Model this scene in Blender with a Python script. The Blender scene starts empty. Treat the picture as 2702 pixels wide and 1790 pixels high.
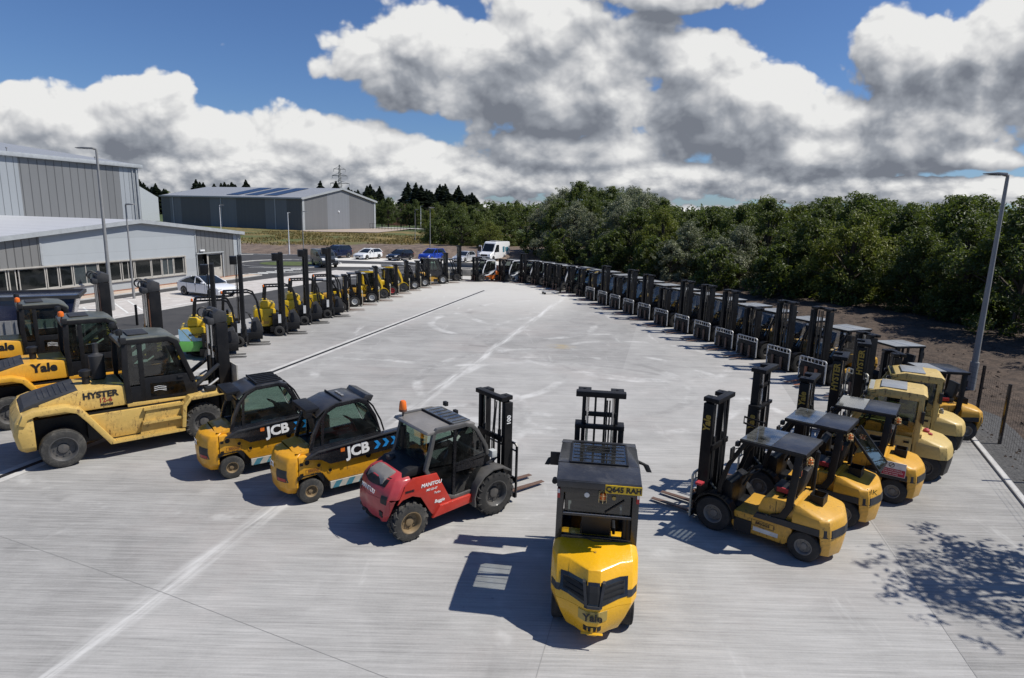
import bpy, bmesh, math, random
from mathutils import Vector, Matrix, noise
R = math.radians
PI = math.pi
S = bpy.context.scene
COL = S.collection
rng = random.Random(7)

# ------------------------------------------------------------------ mesh building
class MB:
    def __init__(s):
        s.v = []; s.f = []; s.m = []; s.sm = []
    def add(s, vs, fs, mi=0, smooth=False, M=None):
        o = len(s.v)
        s.v += [tuple(M @ Vector(p)) if M else tuple(p) for p in vs]
        for f in fs:
            s.f.append([i + o for i in f]); s.m.append(mi); s.sm.append(smooth)
        return s
    def box(s, x0, x1, y0, y1, z0, z1, mi=0, M=None):
        vs = [(x0,y0,z0),(x1,y0,z0),(x1,y1,z0),(x0,y1,z0),(x0,y0,z1),(x1,y0,z1),(x1,y1,z1),(x0,y1,z1)]
        return s.add(vs, [(3,2,1,0),(4,5,6,7),(0,1,5,4),(1,2,6,5),(2,3,7,6),(3,0,4,7)], mi, False, M)
    def prism(s, pts, y0, y1, mi=0, M=None, smooth=False):
        """polygon in x,z extruded along y"""
        n = len(pts); a = sum(pts[i][0]*pts[(i+1)%n][1]-pts[(i+1)%n][0]*pts[i][1] for i in range(n))
        if a < 0: pts = pts[::-1]
        vs = [(p[0], y0, p[1]) for p in pts] + [(p[0], y1, p[1]) for p in pts]
        s.add(vs, [tuple(range(n)), tuple(range(2*n-1, n-1, -1))], mi, False, M)
        o = len(s.v) - 2*n
        for i in range(n):
            j = (i+1) % n
            s.f.append([o+j, o+i, o+n+i, o+n+j]); s.m.append(mi); s.sm.append(smooth)
        return s
    def loft(s, rings, mi=0, smooth=False, cap=True, M=None, closed=True):
        n = len(rings[0]); vs = [p for r in rings for p in r]; fs = []
        for k in range(len(rings)-1):
            for i in range(n if closed else n-1):
                j = (i+1) % n
                fs.append((k*n+i, k*n+j, (k+1)*n+j, (k+1)*n+i))
        s.add(vs, fs, mi, smooth, M)
        if cap:
            s.add(rings[0], [tuple(range(n-1, -1, -1))], mi, False, M)
            s.add(rings[-1], [tuple(range(n))], mi, False, M)
        return s
    def tube(s, pts, r, n=8, mi=0, smooth=True, r2=None):
        pts = [Vector(p) for p in pts]; rings = []
        up = None
        for i, p in enumerate(pts):
            d = (pts[min(i+1, len(pts)-1)] - pts[max(i-1, 0)])
            d.normalize()
            if up is None:
                up = Vector((0,0,1)) if abs(d.z) < .9 else Vector((1,0,0))
            a = d.cross(up)
            if a.length < 1e-4: a = d.orthogonal()
            a.normalize(); b = a.cross(d); b.normalize(); up = b
            rr = r if r2 is None else r + (r2-r)*i/max(1, len(pts)-1)
            rings.append([tuple(p + (a*math.cos(t*2*PI/n) + b*math.sin(t*2*PI/n))*rr) for t in range(n)])
        rings = [q[::-1] for q in rings]
        return s.loft(rings, mi, smooth)
    def bar(s, pts, w, h, mi=0, up=(0,1,0)):
        """rectangular section w (along up) by h swept along pts"""
        pts = [Vector(p) for p in pts]; rings = []; u = Vector(up).normalized()
        for i, p in enumerate(pts):
            d = pts[min(i+1, len(pts)-1)] - pts[max(i-1, 0)]; d.normalize()
            b = d.cross(u)
            if b.length < 1e-4: b = d.orthogonal()
            b.normalize()
            k = 1.0
            if 0 < i < len(pts)-1:
                c = (pts[i]-pts[i-1]).normalized().dot((pts[i+1]-pts[i]).normalized())
                k = 1/max(.5, math.sqrt(max(0.01, (1+c)/2)))
            rings.append([tuple(p+u*w/2+b*h/2*k), tuple(p-u*w/2+b*h/2*k), tuple(p-u*w/2-b*h/2*k), tuple(p+u*w/2-b*h/2*k)])
        return s.loft(rings, mi)
    def lathe(s, prof, c=(0,0,0), axis='y', n=24, mi=0, smooth=True, mis=None):
        """prof: list of (along axis, radius)"""
        for k in range(len(prof)-1):
            rr = []
            for (a, r) in (prof[k], prof[k+1]):
                ring = []
                for t in range(n):
                    x, z = r*math.cos(t*2*PI/n), r*math.sin(t*2*PI/n)
                    q = (x, a, z) if axis == 'y' else ((a, x, z) if axis == 'x' else (x, z, a))
                    ring.append((c[0]+q[0], c[1]+q[1], c[2]+q[2]))
                rr.append(ring)
            s.loft(rr, mis[k] if mis else mi, smooth, cap=False)
        return s
    def mesh(s, name, mats, bevel=0, seg=2, angle=32):
        me = bpy.data.meshes.new(name)
        me.from_pydata(s.v, [], s.f)
        mats = mats if isinstance(mats, (list, tuple)) else [mats]
        for m in mats: me.materials.append(m)
        me.polygons.foreach_set('material_index', s.m)
        me.polygons.foreach_set('use_smooth', s.sm)
        bm = bmesh.new(); bm.from_mesh(me)
        if bevel or any(s.sm):
            bmesh.ops.remove_doubles(bm, verts=bm.verts, dist=1e-5)
        bmesh.ops.recalc_face_normals(bm, faces=bm.faces)
        if bevel:
            ed = [e for e in bm.edges if len(e.link_faces) == 2 and e.calc_face_angle(0) > R(angle)]
            try:
                bmesh.ops.bevel(bm, geom=ed, offset=bevel, segments=seg, profile=.6, affect='EDGES', clamp_overlap=True)
            except Exception:
                pass
            for f in bm.faces: f.smooth = True
        bm.to_mesh(me); bm.free()
        if bevel or any(s.sm):
            me.set_sharp_from_angle(angle=R(24 if bevel else 38))
        me.update()
        return me
    def build(s, name, mats, parent=None, bevel=0, loc=None, seg=2):
        return link(name, s.mesh(name, mats, bevel, seg), parent, loc)

def link(name, me, parent=None, loc=None, M=None):
    o = bpy.data.objects.new(name, me); COL.objects.link(o)
    if parent: o.parent = parent
    if loc: o.location = loc
    if M is not None: o.matrix_local = M
    return o

def tag(o, label=None, cat=None, group=None, kind=None):
    if label: o['label'] = label
    if cat: o['category'] = cat
    if group: o['group'] = group
    if kind: o['kind'] = kind
    return o

def empty(name, loc=(0,0,0), rz=0):
    o = bpy.data.objects.new(name, None); o.empty_display_size = .3
    COL.objects.link(o); o.location = loc; o.rotation_euler = (0, 0, rz)
    return o

def copy_tree(o, parent=None):
    c = o.copy(); COL.objects.link(c)
    if parent: c.parent = parent
    for ch in list(o.children): copy_tree(ch, c)
    return c

def place(o, x, y, az, z=0):
    """az: compass azimuth (0 = +Y, 90 = +X) of the thing's local +x"""
    o.location = (x, y, z); o.rotation_euler = (0, 0, R(90-az))
    return o

_txt = {}
def text_mesh(txt, size, mat, bold=.012, shear=0, ext=.002, align='CENTER', key=''):
    k = (txt, size, mat.name, bold, shear)
    if k in _txt: return _txt[k]
    cu = bpy.data.curves.new('lettering', 'FONT'); cu.body = txt; cu.size = size
    cu.align_x = align; cu.align_y = 'CENTER'; cu.extrude = ext; cu.offset = bold*size; cu.shear = shear
    cu.resolution_u = 3
    ob = bpy.data.objects.new('lettering', cu)
    me = bpy.data.meshes.new_from_object(ob)
    bpy.data.objects.remove(ob); bpy.data.curves.remove(cu)
    me.name = 'lettering'; me.materials.clear(); me.materials.append(mat)
    _txt[k] = me
    return me
def frame(origin, xdir, ydir):
    x = Vector(xdir).normalized(); y = Vector(ydir); y = (y - x*y.dot(x)).normalized(); z = x.cross(y)
    M = Matrix((x, y, z)).transposed().to_4x4(); M.translation = Vector(origin)
    return M
def letter(txt, size, mat, parent, origin, xdir, ydir, bold=.012, shear=0, name='lettering', label=None):
    o = link(name, text_mesh(txt, size, mat, bold, shear), parent, M=frame(origin, xdir, ydir))
    if label: o['label'] = label
    return o

# ------------------------------------------------------------------ materials
def new_mat(name):
    m = bpy.data.materials.new(name); m.use_nodes = True
    nt = m.node_tree; nt.nodes.clear()
    out = nt.nodes.new('ShaderNodeOutputMaterial')
    return m, nt, out
def nd(nt, typ, props=None, **ins):
    n = nt.nodes.new('ShaderNode'+typ)
    for k, v in (props or {}).items(): setattr(n, k, v)
    for k, v in ins.items():
        key = int(k[1:]) if k[0] == 'i' and k[1:].isdigit() else k.replace('_', ' ')
        sock = n.inputs[key]
        if isinstance(v, bpy.types.NodeSocket): nt.links.new(v, sock)
        elif isinstance(v, bpy.types.Node): nt.links.new(v.outputs[0], sock)
        else:
            if sock.type == 'RGBA' and len(v) == 3: v = (*v, 1)
            sock.default_value = v
    return n
def mth(nt, op, a, b=0.0, clamp=False, c=0.0):
    n = nd(nt, 'Math', {'operation': op, 'use_clamp': clamp}, i0=a, i1=b)
    if op in ('MULTIPLY_ADD', 'WRAP', 'SMOOTH_MIN'): 
        if isinstance(c, (int, float)): n.inputs[2].default_value = c
        else: nt.links.new(c.outputs[0] if isinstance(c, bpy.types.Node) else c, n.inputs[2])
    return n.outputs[0]
def mixc(nt, f, a, b, mode='MIX'):
    n = nt.nodes.new('ShaderNodeMix'); n.data_type = 'RGBA'; n.blend_type = mode
    for sock, v in ((n.inputs[0], f), (n.inputs[6], a), (n.inputs[7], b)):
        if isinstance(v, bpy.types.NodeSocket): nt.links.new(v, sock)
        elif isinstance(v, bpy.types.Node): nt.links.new(v.outputs[0], sock)
        elif sock.type == 'RGBA': sock.default_value = (*v, 1) if len(v) == 3 else v
        else: sock.default_value = v
    return n.outputs[2]
def sstep(nt, x, a, b):
    n = nd(nt, 'MapRange', {'interpolation_type': 'SMOOTHSTEP'}, Value=x)
    n.inputs[1].default_value = a; n.inputs[2].default_value = b
    return n.outputs[0]
def noise_(nt, vec, scale, detail=4, rough=.55, dist=0, out=0):
    n = nd(nt, 'TexNoise', Vector=vec, Scale=scale, Detail=detail, Roughness=rough, Distortion=dist)
    return n.outputs[out]
def coords(nt, kind='Object'):
    return nt.nodes.new('ShaderNodeTexCoord').outputs[kind]
def mapping(nt, vec, rot=(0,0,0), scale=(1,1,1), loc=(0,0,0)):
    return nd(nt, 'Mapping', Vector=vec, Rotation=rot, Scale=scale, Location=loc).outputs[0]

def paint(name, col, rough=.35, dirt=.35, dirtc=(.09,.075,.055), chips=0.0, chipc=(.10,.045,.02), coat=.15, scale=1.0, bump=.02, metal=0.0, fade=.12, spec=.5):
    m, nt, out = new_mat(name)
    g = coords(nt)
    n1 = noise_(nt, g, 2.2*scale, 6, .62)
    n2 = noise_(nt, g, 14*scale, 4, .6)
    base = mixc(nt, sstep(nt, n1, .3, .75), tuple(c*(1-fade) for c in col), tuple(min(1, c*(1+fade)+fade*.03) for c in col))
    d = mth(nt, 'MULTIPLY', sstep(nt, mth(nt, 'ADD', mth(nt, 'MULTIPLY', n1, .6), mth(nt, 'MULTIPLY', n2, .4)), .44, .72), dirt)
    base = mixc(nt, d, base, dirtc)
    ro = mth(nt, 'ADD', mth(nt, 'MULTIPLY', d, .4), mth(nt, 'ADD', mth(nt, 'MULTIPLY', n2, .16), rough-.08), True)
    if chips:
        st = mapping(nt, g, scale=(1,1,.35))
        n3 = noise_(nt, st, 20*scale, 8, .72)
        c = mth(nt, 'MULTIPLY', sstep(nt, mth(nt, 'ADD', mth(nt, 'MULTIPLY', n3, .65), mth(nt, 'MULTIPLY', n1, .35)), .64-.12*chips, .69-.1*chips), .9)
        base = mixc(nt, c, base, chipc)
        ro = mth(nt, 'MAXIMUM', ro, mth(nt, 'MULTIPLY', c, .85))
    bs = nd(nt, 'BsdfPrincipled', Base_Color=base, Roughness=ro, Metallic=metal, Coat_Weight=coat, Coat_Roughness=.15, Specular_IOR_Level=spec)
    if bump:
        b = nd(nt, 'Bump', Strength=.25, Distance=bump, Height=n2); nt.links.new(b.outputs[0], bs.inputs['Normal'])
    nt.links.new(bs.outputs[0], out.inputs[0])
    return m
def glass(name, tint=(.75,.85,.82), density=.35, rough=.03, dust=.16):
    """thin pane: tinted see-through sheet with a fresnel reflection"""
    m, nt, out = new_mat(name)
    n = noise_(nt, coords(nt), 3, 4)
    tr = nd(nt, 'BsdfTransparent', Color=tuple(c*(1-density) for c in tint))
    gl = nd(nt, 'BsdfGlossy', Color=(1,1,1), Roughness=rough)
    dif = nd(nt, 'BsdfDiffuse', Color=(.3,.3,.28))
    fr = nd(nt, 'Fresnel', IOR=1.5)
    mx = nd(nt, 'MixShader', Fac=mth(nt, 'MULTIPLY', fr.outputs[0], 1.6, True)); nt.links.new(tr.outputs[0], mx.inputs[1]); nt.links.new(gl.outputs[0], mx.inputs[2])
    m2 = nd(nt, 'MixShader', Fac=mth(nt, 'MULTIPLY', sstep(nt, n, .25, .75), dust)); nt.links.new(mx.outputs[0], m2.inputs[1]); nt.links.new(dif.outputs[0], m2.inputs[2])
    nt.links.new(m2.outputs[0], out.inputs[0])
    return m
def plain(name, col, rough=.6, metal=0, spec=.5):
    m, nt, out = new_mat(name)
    n = noise_(nt, coords(nt), 6, 5, .6)
    c = mixc(nt, sstep(nt, n, .3, .75), tuple(x*.85 for x in col), tuple(min(1, x*1.12) for x in col))
    bs = nd(nt, 'BsdfPrincipled', Base_Color=c, Roughness=mth(nt, 'ADD', mth(nt, 'MULTIPLY', n, .2), rough-.1, True), Metallic=metal)
    nt.links.new(bs.outputs[0], out.inputs[0])
    return m
def glow(name, col, st):
    m, nt, out = new_mat(name)
    bs = nd(nt, 'BsdfPrincipled', Base_Color=col, Roughness=.25, Emission_Color=col, Emission_Strength=st)
    nt.links.new(bs.outputs[0], out.inputs[0]); return m
def ribbed(name, col, axis='X', pitch=.3, depth=.02, rough=.4, rib=.12, metal=.0, darkline=.45):
    """profiled cladding sheet: trapezoid ribs as bump and dark seam lines, along object axis"""
    m, nt, out = new_mat(name)
    g = coords(nt)
    sep = nd(nt, 'SeparateXYZ', Vector=g)
    x = mth(nt, 'DIVIDE', sep.outputs[axis], pitch)
    fr = mth(nt, 'FRACT', x)
    tri = mth(nt, 'ABSOLUTE', mth(nt, 'SUBTRACT', fr, .5))
    prof = sstep(nt, tri, .5-rib*1.5, .5-rib*.5)
    cell = nd(nt, 'TexWhiteNoise', {'noise_dimensions': '1D'}, W=mth(nt, 'FLOOR', x)).outputs[0]
    n1 = noise_(nt, mapping(nt, g, scale=(1,1,.3)), 1.3, 5, .6)
    c = mixc(nt, cell, tuple(v*.95 for v in col), tuple(v*1.05 for v in col))
    c = mixc(nt, mth(nt, 'MULTIPLY', sstep(nt, n1, .4, .8), .16), c, tuple(v*.7 for v in col))
    c = mixc(nt, mth(nt, 'MULTIPLY', prof, darkline), c, tuple(v*.3 for v in col))
    bs = nd(nt, 'BsdfPrincipled', Base_Color=c, Roughness=rough, Metallic=metal)
    b = nd(nt, 'Bump', Strength=.6, Distance=depth, Height=mth(nt, 'SUBTRACT', 1.0, prof)); nt.links.new(b.outputs[0], bs.inputs['Normal'])
    nt.links.new(bs.outputs[0], out.inputs[0])
    return m

M = {}
YW = (.60,.36,.018)
M['yellow'] = paint('clean_yellow_paint', (.82,.43,.010), .28, .06, coat=.35, fade=.04)
M['yale'] = paint('worn_yellow_paint', (.66,.36,.045), .42, .42, chips=.7)
M['yale2'] = paint('golden_yellow_paint', (.68,.355,.03), .42, .42, chips=.55)
M['hyster'] = paint('pale_yellow_paint', (.62,.45,.155), .5, .45, chips=.7, dirtc=(.16,.12,.06))
M['bigyellow'] = paint('faded_yellow_paint', (.64,.43,.12), .45, .6, chips=.8, dirtc=(.14,.09,.04))
M['bigorange'] = paint('orange_yellow_paint', (.70,.36,.03), .42, .30, chips=.4)
M['jcb'] = paint('scuffed_orange_paint', (.72,.34,.012), .38, .42, chips=.5, dirtc=(.12,.06,.02), coat=.3)
M['red'] = paint('faded_red_paint', (.44,.045,.05), .42, .28, chips=.1, dirtc=(.2,.1,.09), coat=.3)
M['red2'] = paint('bright_red_paint', (.50,.04,.025), .38, .15, coat=.3)
M['elec'] = paint('lemon_yellow_paint', (.72,.47,.012), .4, .22, chips=.15)
M['amber'] = paint('ochre_paint', (.55,.30,.03), .42, .35, chips=.2)
M['green'] = paint('green_paint', (.13,.42,.09), .4, .15)
M['skyblue'] = paint('pale_blue_paint', (.28,.48,.62), .4, .15)
M['orange'] = paint('orange_panel_paint', (.70,.16,.02), .4, .2)
M['black'] = paint('black_steel_paint', (.010,.010,.011), .45, .25, dirtc=(.035,.032,.03), coat=0, spec=.25)
M['blackg'] = paint('gloss_black_paint', (.012,.012,.014), .25, .2, dirtc=(.06,.055,.05), coat=.4)
M['mast'] = paint('greasy_mast_steel', (.010,.010,.011), .42, .25, dirtc=(.035,.028,.022), chips=.12, chipc=(.09,.07,.055), coat=0, spec=.22)
M['charcoal'] = paint('charcoal_panel', (.036,.037,.04), .55, .35, dirtc=(.08,.075,.07), coat=0, spec=.3)
M['roofgrey'] = paint('grey_roof_panel', (.20,.188,.172), .45, .25, dirtc=(.24,.22,.2))
M['roofblk'] = paint('dusty_black_roof', (.030,.030,.033), .32, .5, dirtc=(.085,.085,.085), coat=.2)
M['roofwht'] = paint('dusty_sheen_roof_panel', (.30,.31,.31), .35, .4, dirtc=(.16,.16,.16), coat=.2)  # dusty, and painted pale to stand in for sun reflected off roofs
M['olive'] = paint('grey_green_roof', (.085,.092,.075), .4, .4, dirtc=(.14,.12,.09))
M['greypan'] = paint('light_grey_paint', (.52,.54,.53), .4, .2)
M['white'] = paint('white_paint', (.78,.79,.80), .3, .06, coat=.4, fade=.03)
M['offwhite'] = paint('worn_white_edge', (.62,.58,.46), .5, .4, chips=.35)
M['steelw'] = paint('worn_steel_and_glint', (.50,.50,.49), .4, .35, dirtc=(.12,.09,.07), metal=.0, chips=.2)  # worn steel parts, and the highlight painted on the cab crossbar
M['galv'] = paint('galvanised_steel', (.27,.27,.265), .55, .4, dirtc=(.19,.19,.185), coat=0, metal=.15)
M['fork'] = paint('rusty_fork_steel', (.13,.07,.045), .6, .5, chips=.5, chipc=(.22,.09,.04))
M['forkr'] = paint('red_oxide_fork', (.36,.13,.06), .6, .4, chips=.3)
M['tyre'] = paint('tyre_rubber', (.022,.022,.022), .82, .55, dirtc=(.09,.08,.07), coat=0, scale=2)
M['tyred'] = paint('dusty_tyre_rubber', (.035,.034,.032), .85, .7, dirtc=(.15,.14,.12), coat=0, scale=2)
M['rim'] = paint('dirty_grey_rim', (.20,.19,.175), .55, .6, dirtc=(.10,.09,.075), chips=.3)
M['rimd'] = paint('dark_rim', (.06,.06,.06), .55, .6, dirtc=(.14,.12,.1))
M['rimc'] = paint('cream_rim', (.22,.155,.08), .55, .6, dirtc=(.12,.09,.06), chips=.3)
M['rimw'] = paint('white_rim', (.6,.6,.58), .5, .35)
M['alloy'] = paint('alloy_rim', (.45,.46,.47), .3, .15, metal=.6)
M['seat'] = plain('black_vinyl_seat', (.012,.012,.013), .5)
M['vinyl'] = plain('black_plastic', (.011,.011,.012), .55)
M['rubber'] = plain('black_rubber_mat', (.02,.02,.02), .8)
M['redseat'] = plain('red_belt', (.4,.03,.04), .6)
M['chrome'] = plain('hydraulic_rod_steel', (.55,.55,.55), .18, 1)
M['cyl'] = plain('cylinder_black', (.03,.03,.03), .3)
M['chain'] = plain('leaf_chain', (.07,.065,.06), .5, .6)
M['amberl'] = glow('amber_beacon_lens', (.80,.17,.02), .0)
M['redl'] = plain('red_lens', (.4,.02,.02), .3)
M['whitel'] = plain('clear_lamp_lens', (.75,.75,.72), .2)
M['cage'] = plain('brass_cage_wire', (.6,.45,.2), .4)
M['glass'] = glass('clear_pane', (.86,.93,.91), .22)
M['glassg'] = glass('green_tinted_pane', (.66,.84,.76), .34, dust=.05)
M['glassd'] = glass('dark_tinted_pane', (.30,.36,.34), .5, dust=.05)
M['glassc'] = glass('hatch_pane', (.9,.93,.93), .10, .05, .06)
M['glasst'] = glass('top_pane', (.80,.86,.88), .30, .08, .30)
M['lblk'] = plain('black_lettering', (.012,.012,.015), .5)
M['lwht'] = plain('white_lettering', (.80,.80,.78), .5)
M['lyel'] = plain('yellow_lettering', (.40,.27,.045), .55)
M['fendgrey'] = paint('dark_grey_fender', (.085,.082,.078), .5, .35, dirtc=(.16,.15,.13))
M['lred'] = plain('dark_red_lettering', (.30,.03,.02), .5)
M['lblu'] = plain('blue_marking', (.02,.25,.62), .4)
M['lgry'] = plain('grey_lettering', (.35,.33,.28), .5)
M['lbrn'] = plain('brown_lettering', (.2,.08,.02), .5)
M['plate'] = plain('yellow_number_plate', (.78,.50,.02), .35)
M['platew'] = plain('white_number_plate', (.75,.75,.72), .35)
M['signred'] = plain('red_sign_panel', (.42,.02,.05), .45)
M['signwht'] = plain('white_sign_panel', (.72,.72,.70), .45)
M['paper'] = plain('paper_sheet', (.7,.7,.68), .7)
M['hazb'] = plain('teal_stripe_and_reflection', (.06,.20,.26), .5)  # hazard stripes, and the reflection patches painted on the white van
M['hazg'] = plain('grey_hazard_stripe', (.45,.43,.38), .5)
M['rustbrn'] = plain('rusty_brown', (.14,.06,.035), .7)
M['navy'] = paint('navy_car_paint', (.012,.02,.06), .2, .08, coat=.8, metal=.3)
M['carblk'] = paint('black_car_paint', (.008,.009,.013), .2, .08, coat=.8)
M['carblu'] = paint('blue_car_paint', (.015,.06,.42), .22, .06, coat=.8, metal=.2)
M['carslv'] = paint('silver_car_paint', (.55,.57,.60), .25, .06, coat=.7, metal=.35)
M['carwht'] = paint('white_car_paint', (.78,.79,.80), .22, .05, coat=.8, fade=.02)
M['cargry'] = paint('grey_van_paint', (.06,.065,.072), .25, .1, coat=.6, metal=.3)
M['carglass'] = plain('dark_car_glass', (.012,.016,.02), .06)

# ------------------------------------------------------------------ camera, sun, sky
H = 6.6
cd = bpy.data.cameras.new('camera'); cam = bpy.data.objects.new('camera', cd); COL.objects.link(cam)
cd.sensor_width = 36; cd.lens = 36*1440/2367; cd.clip_start = .1; cd.clip_end = 5000
cam.matrix_world = Matrix(((0.999657,-0.026177,0,0),(0.005129,0.195879,-0.980615,0),(0.025669,0.980279,0.195946,H),(0,0,0,1)))
S.camera = cam
SUN_AZ, SUN_EL = 92, 54.5
sv = Vector((math.sin(R(SUN_AZ))*math.cos(R(SUN_EL)), math.cos(R(SUN_AZ))*math.cos(R(SUN_EL)), math.sin(R(SUN_EL))))
sl = bpy.data.lights.new('sun', 'SUN'); sl.energy = 5.0; sl.angle = R(.53); sl.color = (1, .955, .88)
so = bpy.data.objects.new('sun', sl); COL.objects.link(so); so.rotation_euler = sv.to_track_quat('Z', 'Y').to_euler()
S.view_settings.view_transform = 'Standard'; S.view_settings.look = 'None'; S.view_settings.exposure = 0; S.view_settings.gamma = 1

W = bpy.data.worlds.new('World'); S.world = W; W.use_nodes = True
nt = W.node_tree; nt.nodes.clear()
# cumulus density in tangent-plane coordinates (x/y, z/y) of the viewing direction
BLOBS = [(-.12,.225,.16,.085),(.03,.235,.16,.085),(.10,.18,.20,.085),(.17,.245,.10,.05),(.26,.225,.10,.055),(.28,.165,.19,.08),(.40,.145,.16,.07),
         (.45,.105,.18,.05),(.56,.115,.16,.04),(.62,.245,.14,.07),(.70,.18,.17,.08),(.78,.28,.16,.08),(.62,.15,.12,.05),(.70,.105,.10,.02),
         (-.62,.115,.16,.075),(-.56,.15,.07,.045),(-.78,.10,.13,.07),(-.42,.095,.15,.065),(-.28,.08,.15,.06),(-.16,.062,.14,.045),
         (.06,.095,.16,.035),(.22,.335,.14,.035),(.0,.30,.07,.05),(-.02,.055,.2,.03),(.25,.06,.2,.028),(.55,.05,.22,.025),(-.5,.05,.5,.045),(.78,.055,.16,.022),(0,.0,3,.022)]
def cloud_group(detail, billow):
    grp = bpy.data.node_groups.new('cumulus_density', 'ShaderNodeTree')
    grp.interface.new_socket('p', in_out='INPUT', socket_type='NodeSocketVector')
    grp.interface.new_socket('d', in_out='OUTPUT', socket_type='NodeSocketFloat')
    gi = grp.nodes.new('NodeGroupInput'); go = grp.nodes.new('NodeGroupOutput'); P = gi.outputs[0]
    acc = None
    for (u, w, ru, rw) in BLOBS:
        q = nd(grp, 'VectorMath', {'operation': 'MULTIPLY_ADD'}, i0=P, i1=(1/ru, 1/rw, 0), i2=(-u/ru, -w/rw, 0))
        l = nd(grp, 'VectorMath', {'operation': 'DOT_PRODUCT'}, i0=q.outputs[0], i1=q.outputs[0]).outputs['Value']
        mk = mth(grp, 'SUBTRACT', 1.0, l)
        acc = mk if acc is None else mth(grp, 'SMOOTH_MAX', acc, mk)
        if acc.node.operation == 'SMOOTH_MAX': acc.node.inputs[2].default_value = .25
    acc = mth(grp, 'MAXIMUM', acc, -1.0)
    sp_ = nd(grp, 'SeparateXYZ', Vector=P); low = sstep(grp, sp_.outputs[1], .13, .02)
    pw = mapping(grp, P, scale=(1, 1.25, 1))
    wv_ = nd(grp, 'VectorMath', {'operation': 'SUBTRACT'}, i0=noise_(grp, pw, 9, 4, .5, 0, 1), i1=(.5, .5, .5)).outputs[0]
    pq = nd(grp, 'VectorMath', {'operation': 'ADD'}, i0=pw, i1=nd(grp, 'VectorMath', {'operation': 'SCALE'}, i0=wv_, Scale=.05).outputs[0]).outputs[0]
    n1 = noise_(grp, pw, 6.0, detail, .46, .1); n2 = noise_(grp, mapping(grp, P, scale=(1, 1.7, 1)), 15.0, detail, .48, .1)
    nn = nd(grp, 'Mix', i0=low, i2=n1, i3=n2).outputs[0]
    v1 = nd(grp, 'TexVoronoi', {'feature': 'SMOOTH_F1', 'voronoi_dimensions': '2D'}, Vector=pq, Scale=11.0, Detail=billow, Roughness=.46, Smoothness=.25, Lacunarity=2.2); v1.normalize = True
    v2 = nd(grp, 'TexVoronoi', {'feature': 'SMOOTH_F1', 'voronoi_dimensions': '2D'}, Vector=mapping(grp, pq, scale=(1, 1.5, 1)), Scale=27.0, Detail=billow, Roughness=.46, Smoothness=.25, Lacunarity=2.2); v2.normalize = True
    vv = nd(grp, 'Mix', i0=low, i2=v1.outputs[0], i3=v2.outputs[0]).outputs[0]
    d = mth(grp, 'ADD', mth(grp, 'MULTIPLY', acc, .66), mth(grp, 'MULTIPLY', mth(grp, 'SUBTRACT', nn, .51), 1.35))
    d = mth(grp, 'ADD', d, mth(grp, 'MULTIPLY', mth(grp, 'SUBTRACT', .36, vv), 1.65))
    grp.links.new(d, go.inputs[0])
    return grp
grp = cloud_group(9, 3.0); g2 = cloud_group(3, 0.0)


g = coords(nt, 'Generated')
sp = nd(nt, 'SeparateXYZ', Vector=g)
yy = mth(nt, 'MAXIMUM', sp.outputs[1], .06)
P0 = nd(nt, 'CombineXYZ', X=mth(nt, 'DIVIDE', sp.outputs[0], yy), Y=mth(nt, 'DIVIDE', sp.outputs[2], yy)).outputs[0]
def dens(off, gr=None):
    n = nt.nodes.new('ShaderNodeGroup'); n.node_tree = gr or grp
    nt.links.new(nd(nt, 'VectorMath', {'operation': 'ADD'}, i0=P0, i1=(*off, 0)).outputs[0], n.inputs[0])
    return n.outputs[0]
d0 = dens((0, 0)); d1 = dens((.006, .014)); d2 = dens((.014, .035), g2); d3 = dens((.02, .075), g2)
cl = lambda v: mth(nt, 'MINIMUM', mth(nt, 'MAXIMUM', v, -.1), 1.0)
c0 = cl(d0)
lit = mth(nt, 'ADD', .735, mth(nt, 'MULTIPLY', mth(nt, 'SUBTRACT', c0, cl(d1)), .75))
lit = mth(nt, 'ADD', lit, mth(nt, 'MULTIPLY', mth(nt, 'SUBTRACT', c0, cl(d2)), .36))
lit = mth(nt, 'SUBTRACT', lit, mth(nt, 'MULTIPLY', cl(d3), .50))
lowd = sstep(nt, nd(nt, 'SeparateXYZ', Vector=P0).outputs[1], .10, .015)
lit = nd(nt, 'Mix', i0=mth(nt, 'MULTIPLY', lowd, .45), i2=lit, i3=.66).outputs[0]
alpha = sstep(nt, d0, -.05, .17)
ramp = nd(nt, 'ValToRGB', Fac=lit)
el = ramp.color_ramp.elements
el[0].position = .05; el[0].color = (.20,.22,.262,1)
el[1].position = 1; el[1].color = (.92,.92,.91,1)
e = el.new(.38); e.color = (.355,.38,.425,1)
e = el.new(.70); e.color = (.64,.65,.67,1)
sky = nd(nt, 'TexSky', {'sky_type': 'NISHITA', 'sun_disc': False, 'sun_elevation': R(SUN_EL), 'sun_rotation': R(SUN_AZ), 'air_density': 1.0, 'dust_density': .4, 'ozone_density': 2.5})
b1 = nd(nt, 'Background', Color=mixc(nt, 1.0, sky.outputs[0], (.70,.91,1.26), 'MULTIPLY'), Strength=.074)
b2 = nd(nt, 'Background', Color=ramp.outputs[0], Strength=.9)
mx = nd(nt, 'MixShader', Fac=alpha); nt.links.new(b1.outputs[0], mx.inputs[1]); nt.links.new(b2.outputs[0], mx.inputs[2])
W.cycles.sampling_method = 'MANUAL'; W.cycles.sample_map_resolution = 512
S.cycles.max_bounces = 6; S.cycles.diffuse_bounces = 2; S.cycles.glossy_bounces = 3; S.cycles.transparent_max_bounces = 16; S.cycles.caustics_reflective = False; S.cycles.caustics_refractive = False
wo = nt.nodes.new('ShaderNodeOutputWorld'); nt.links.new(mx.outputs[0], wo.inputs[0])

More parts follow.
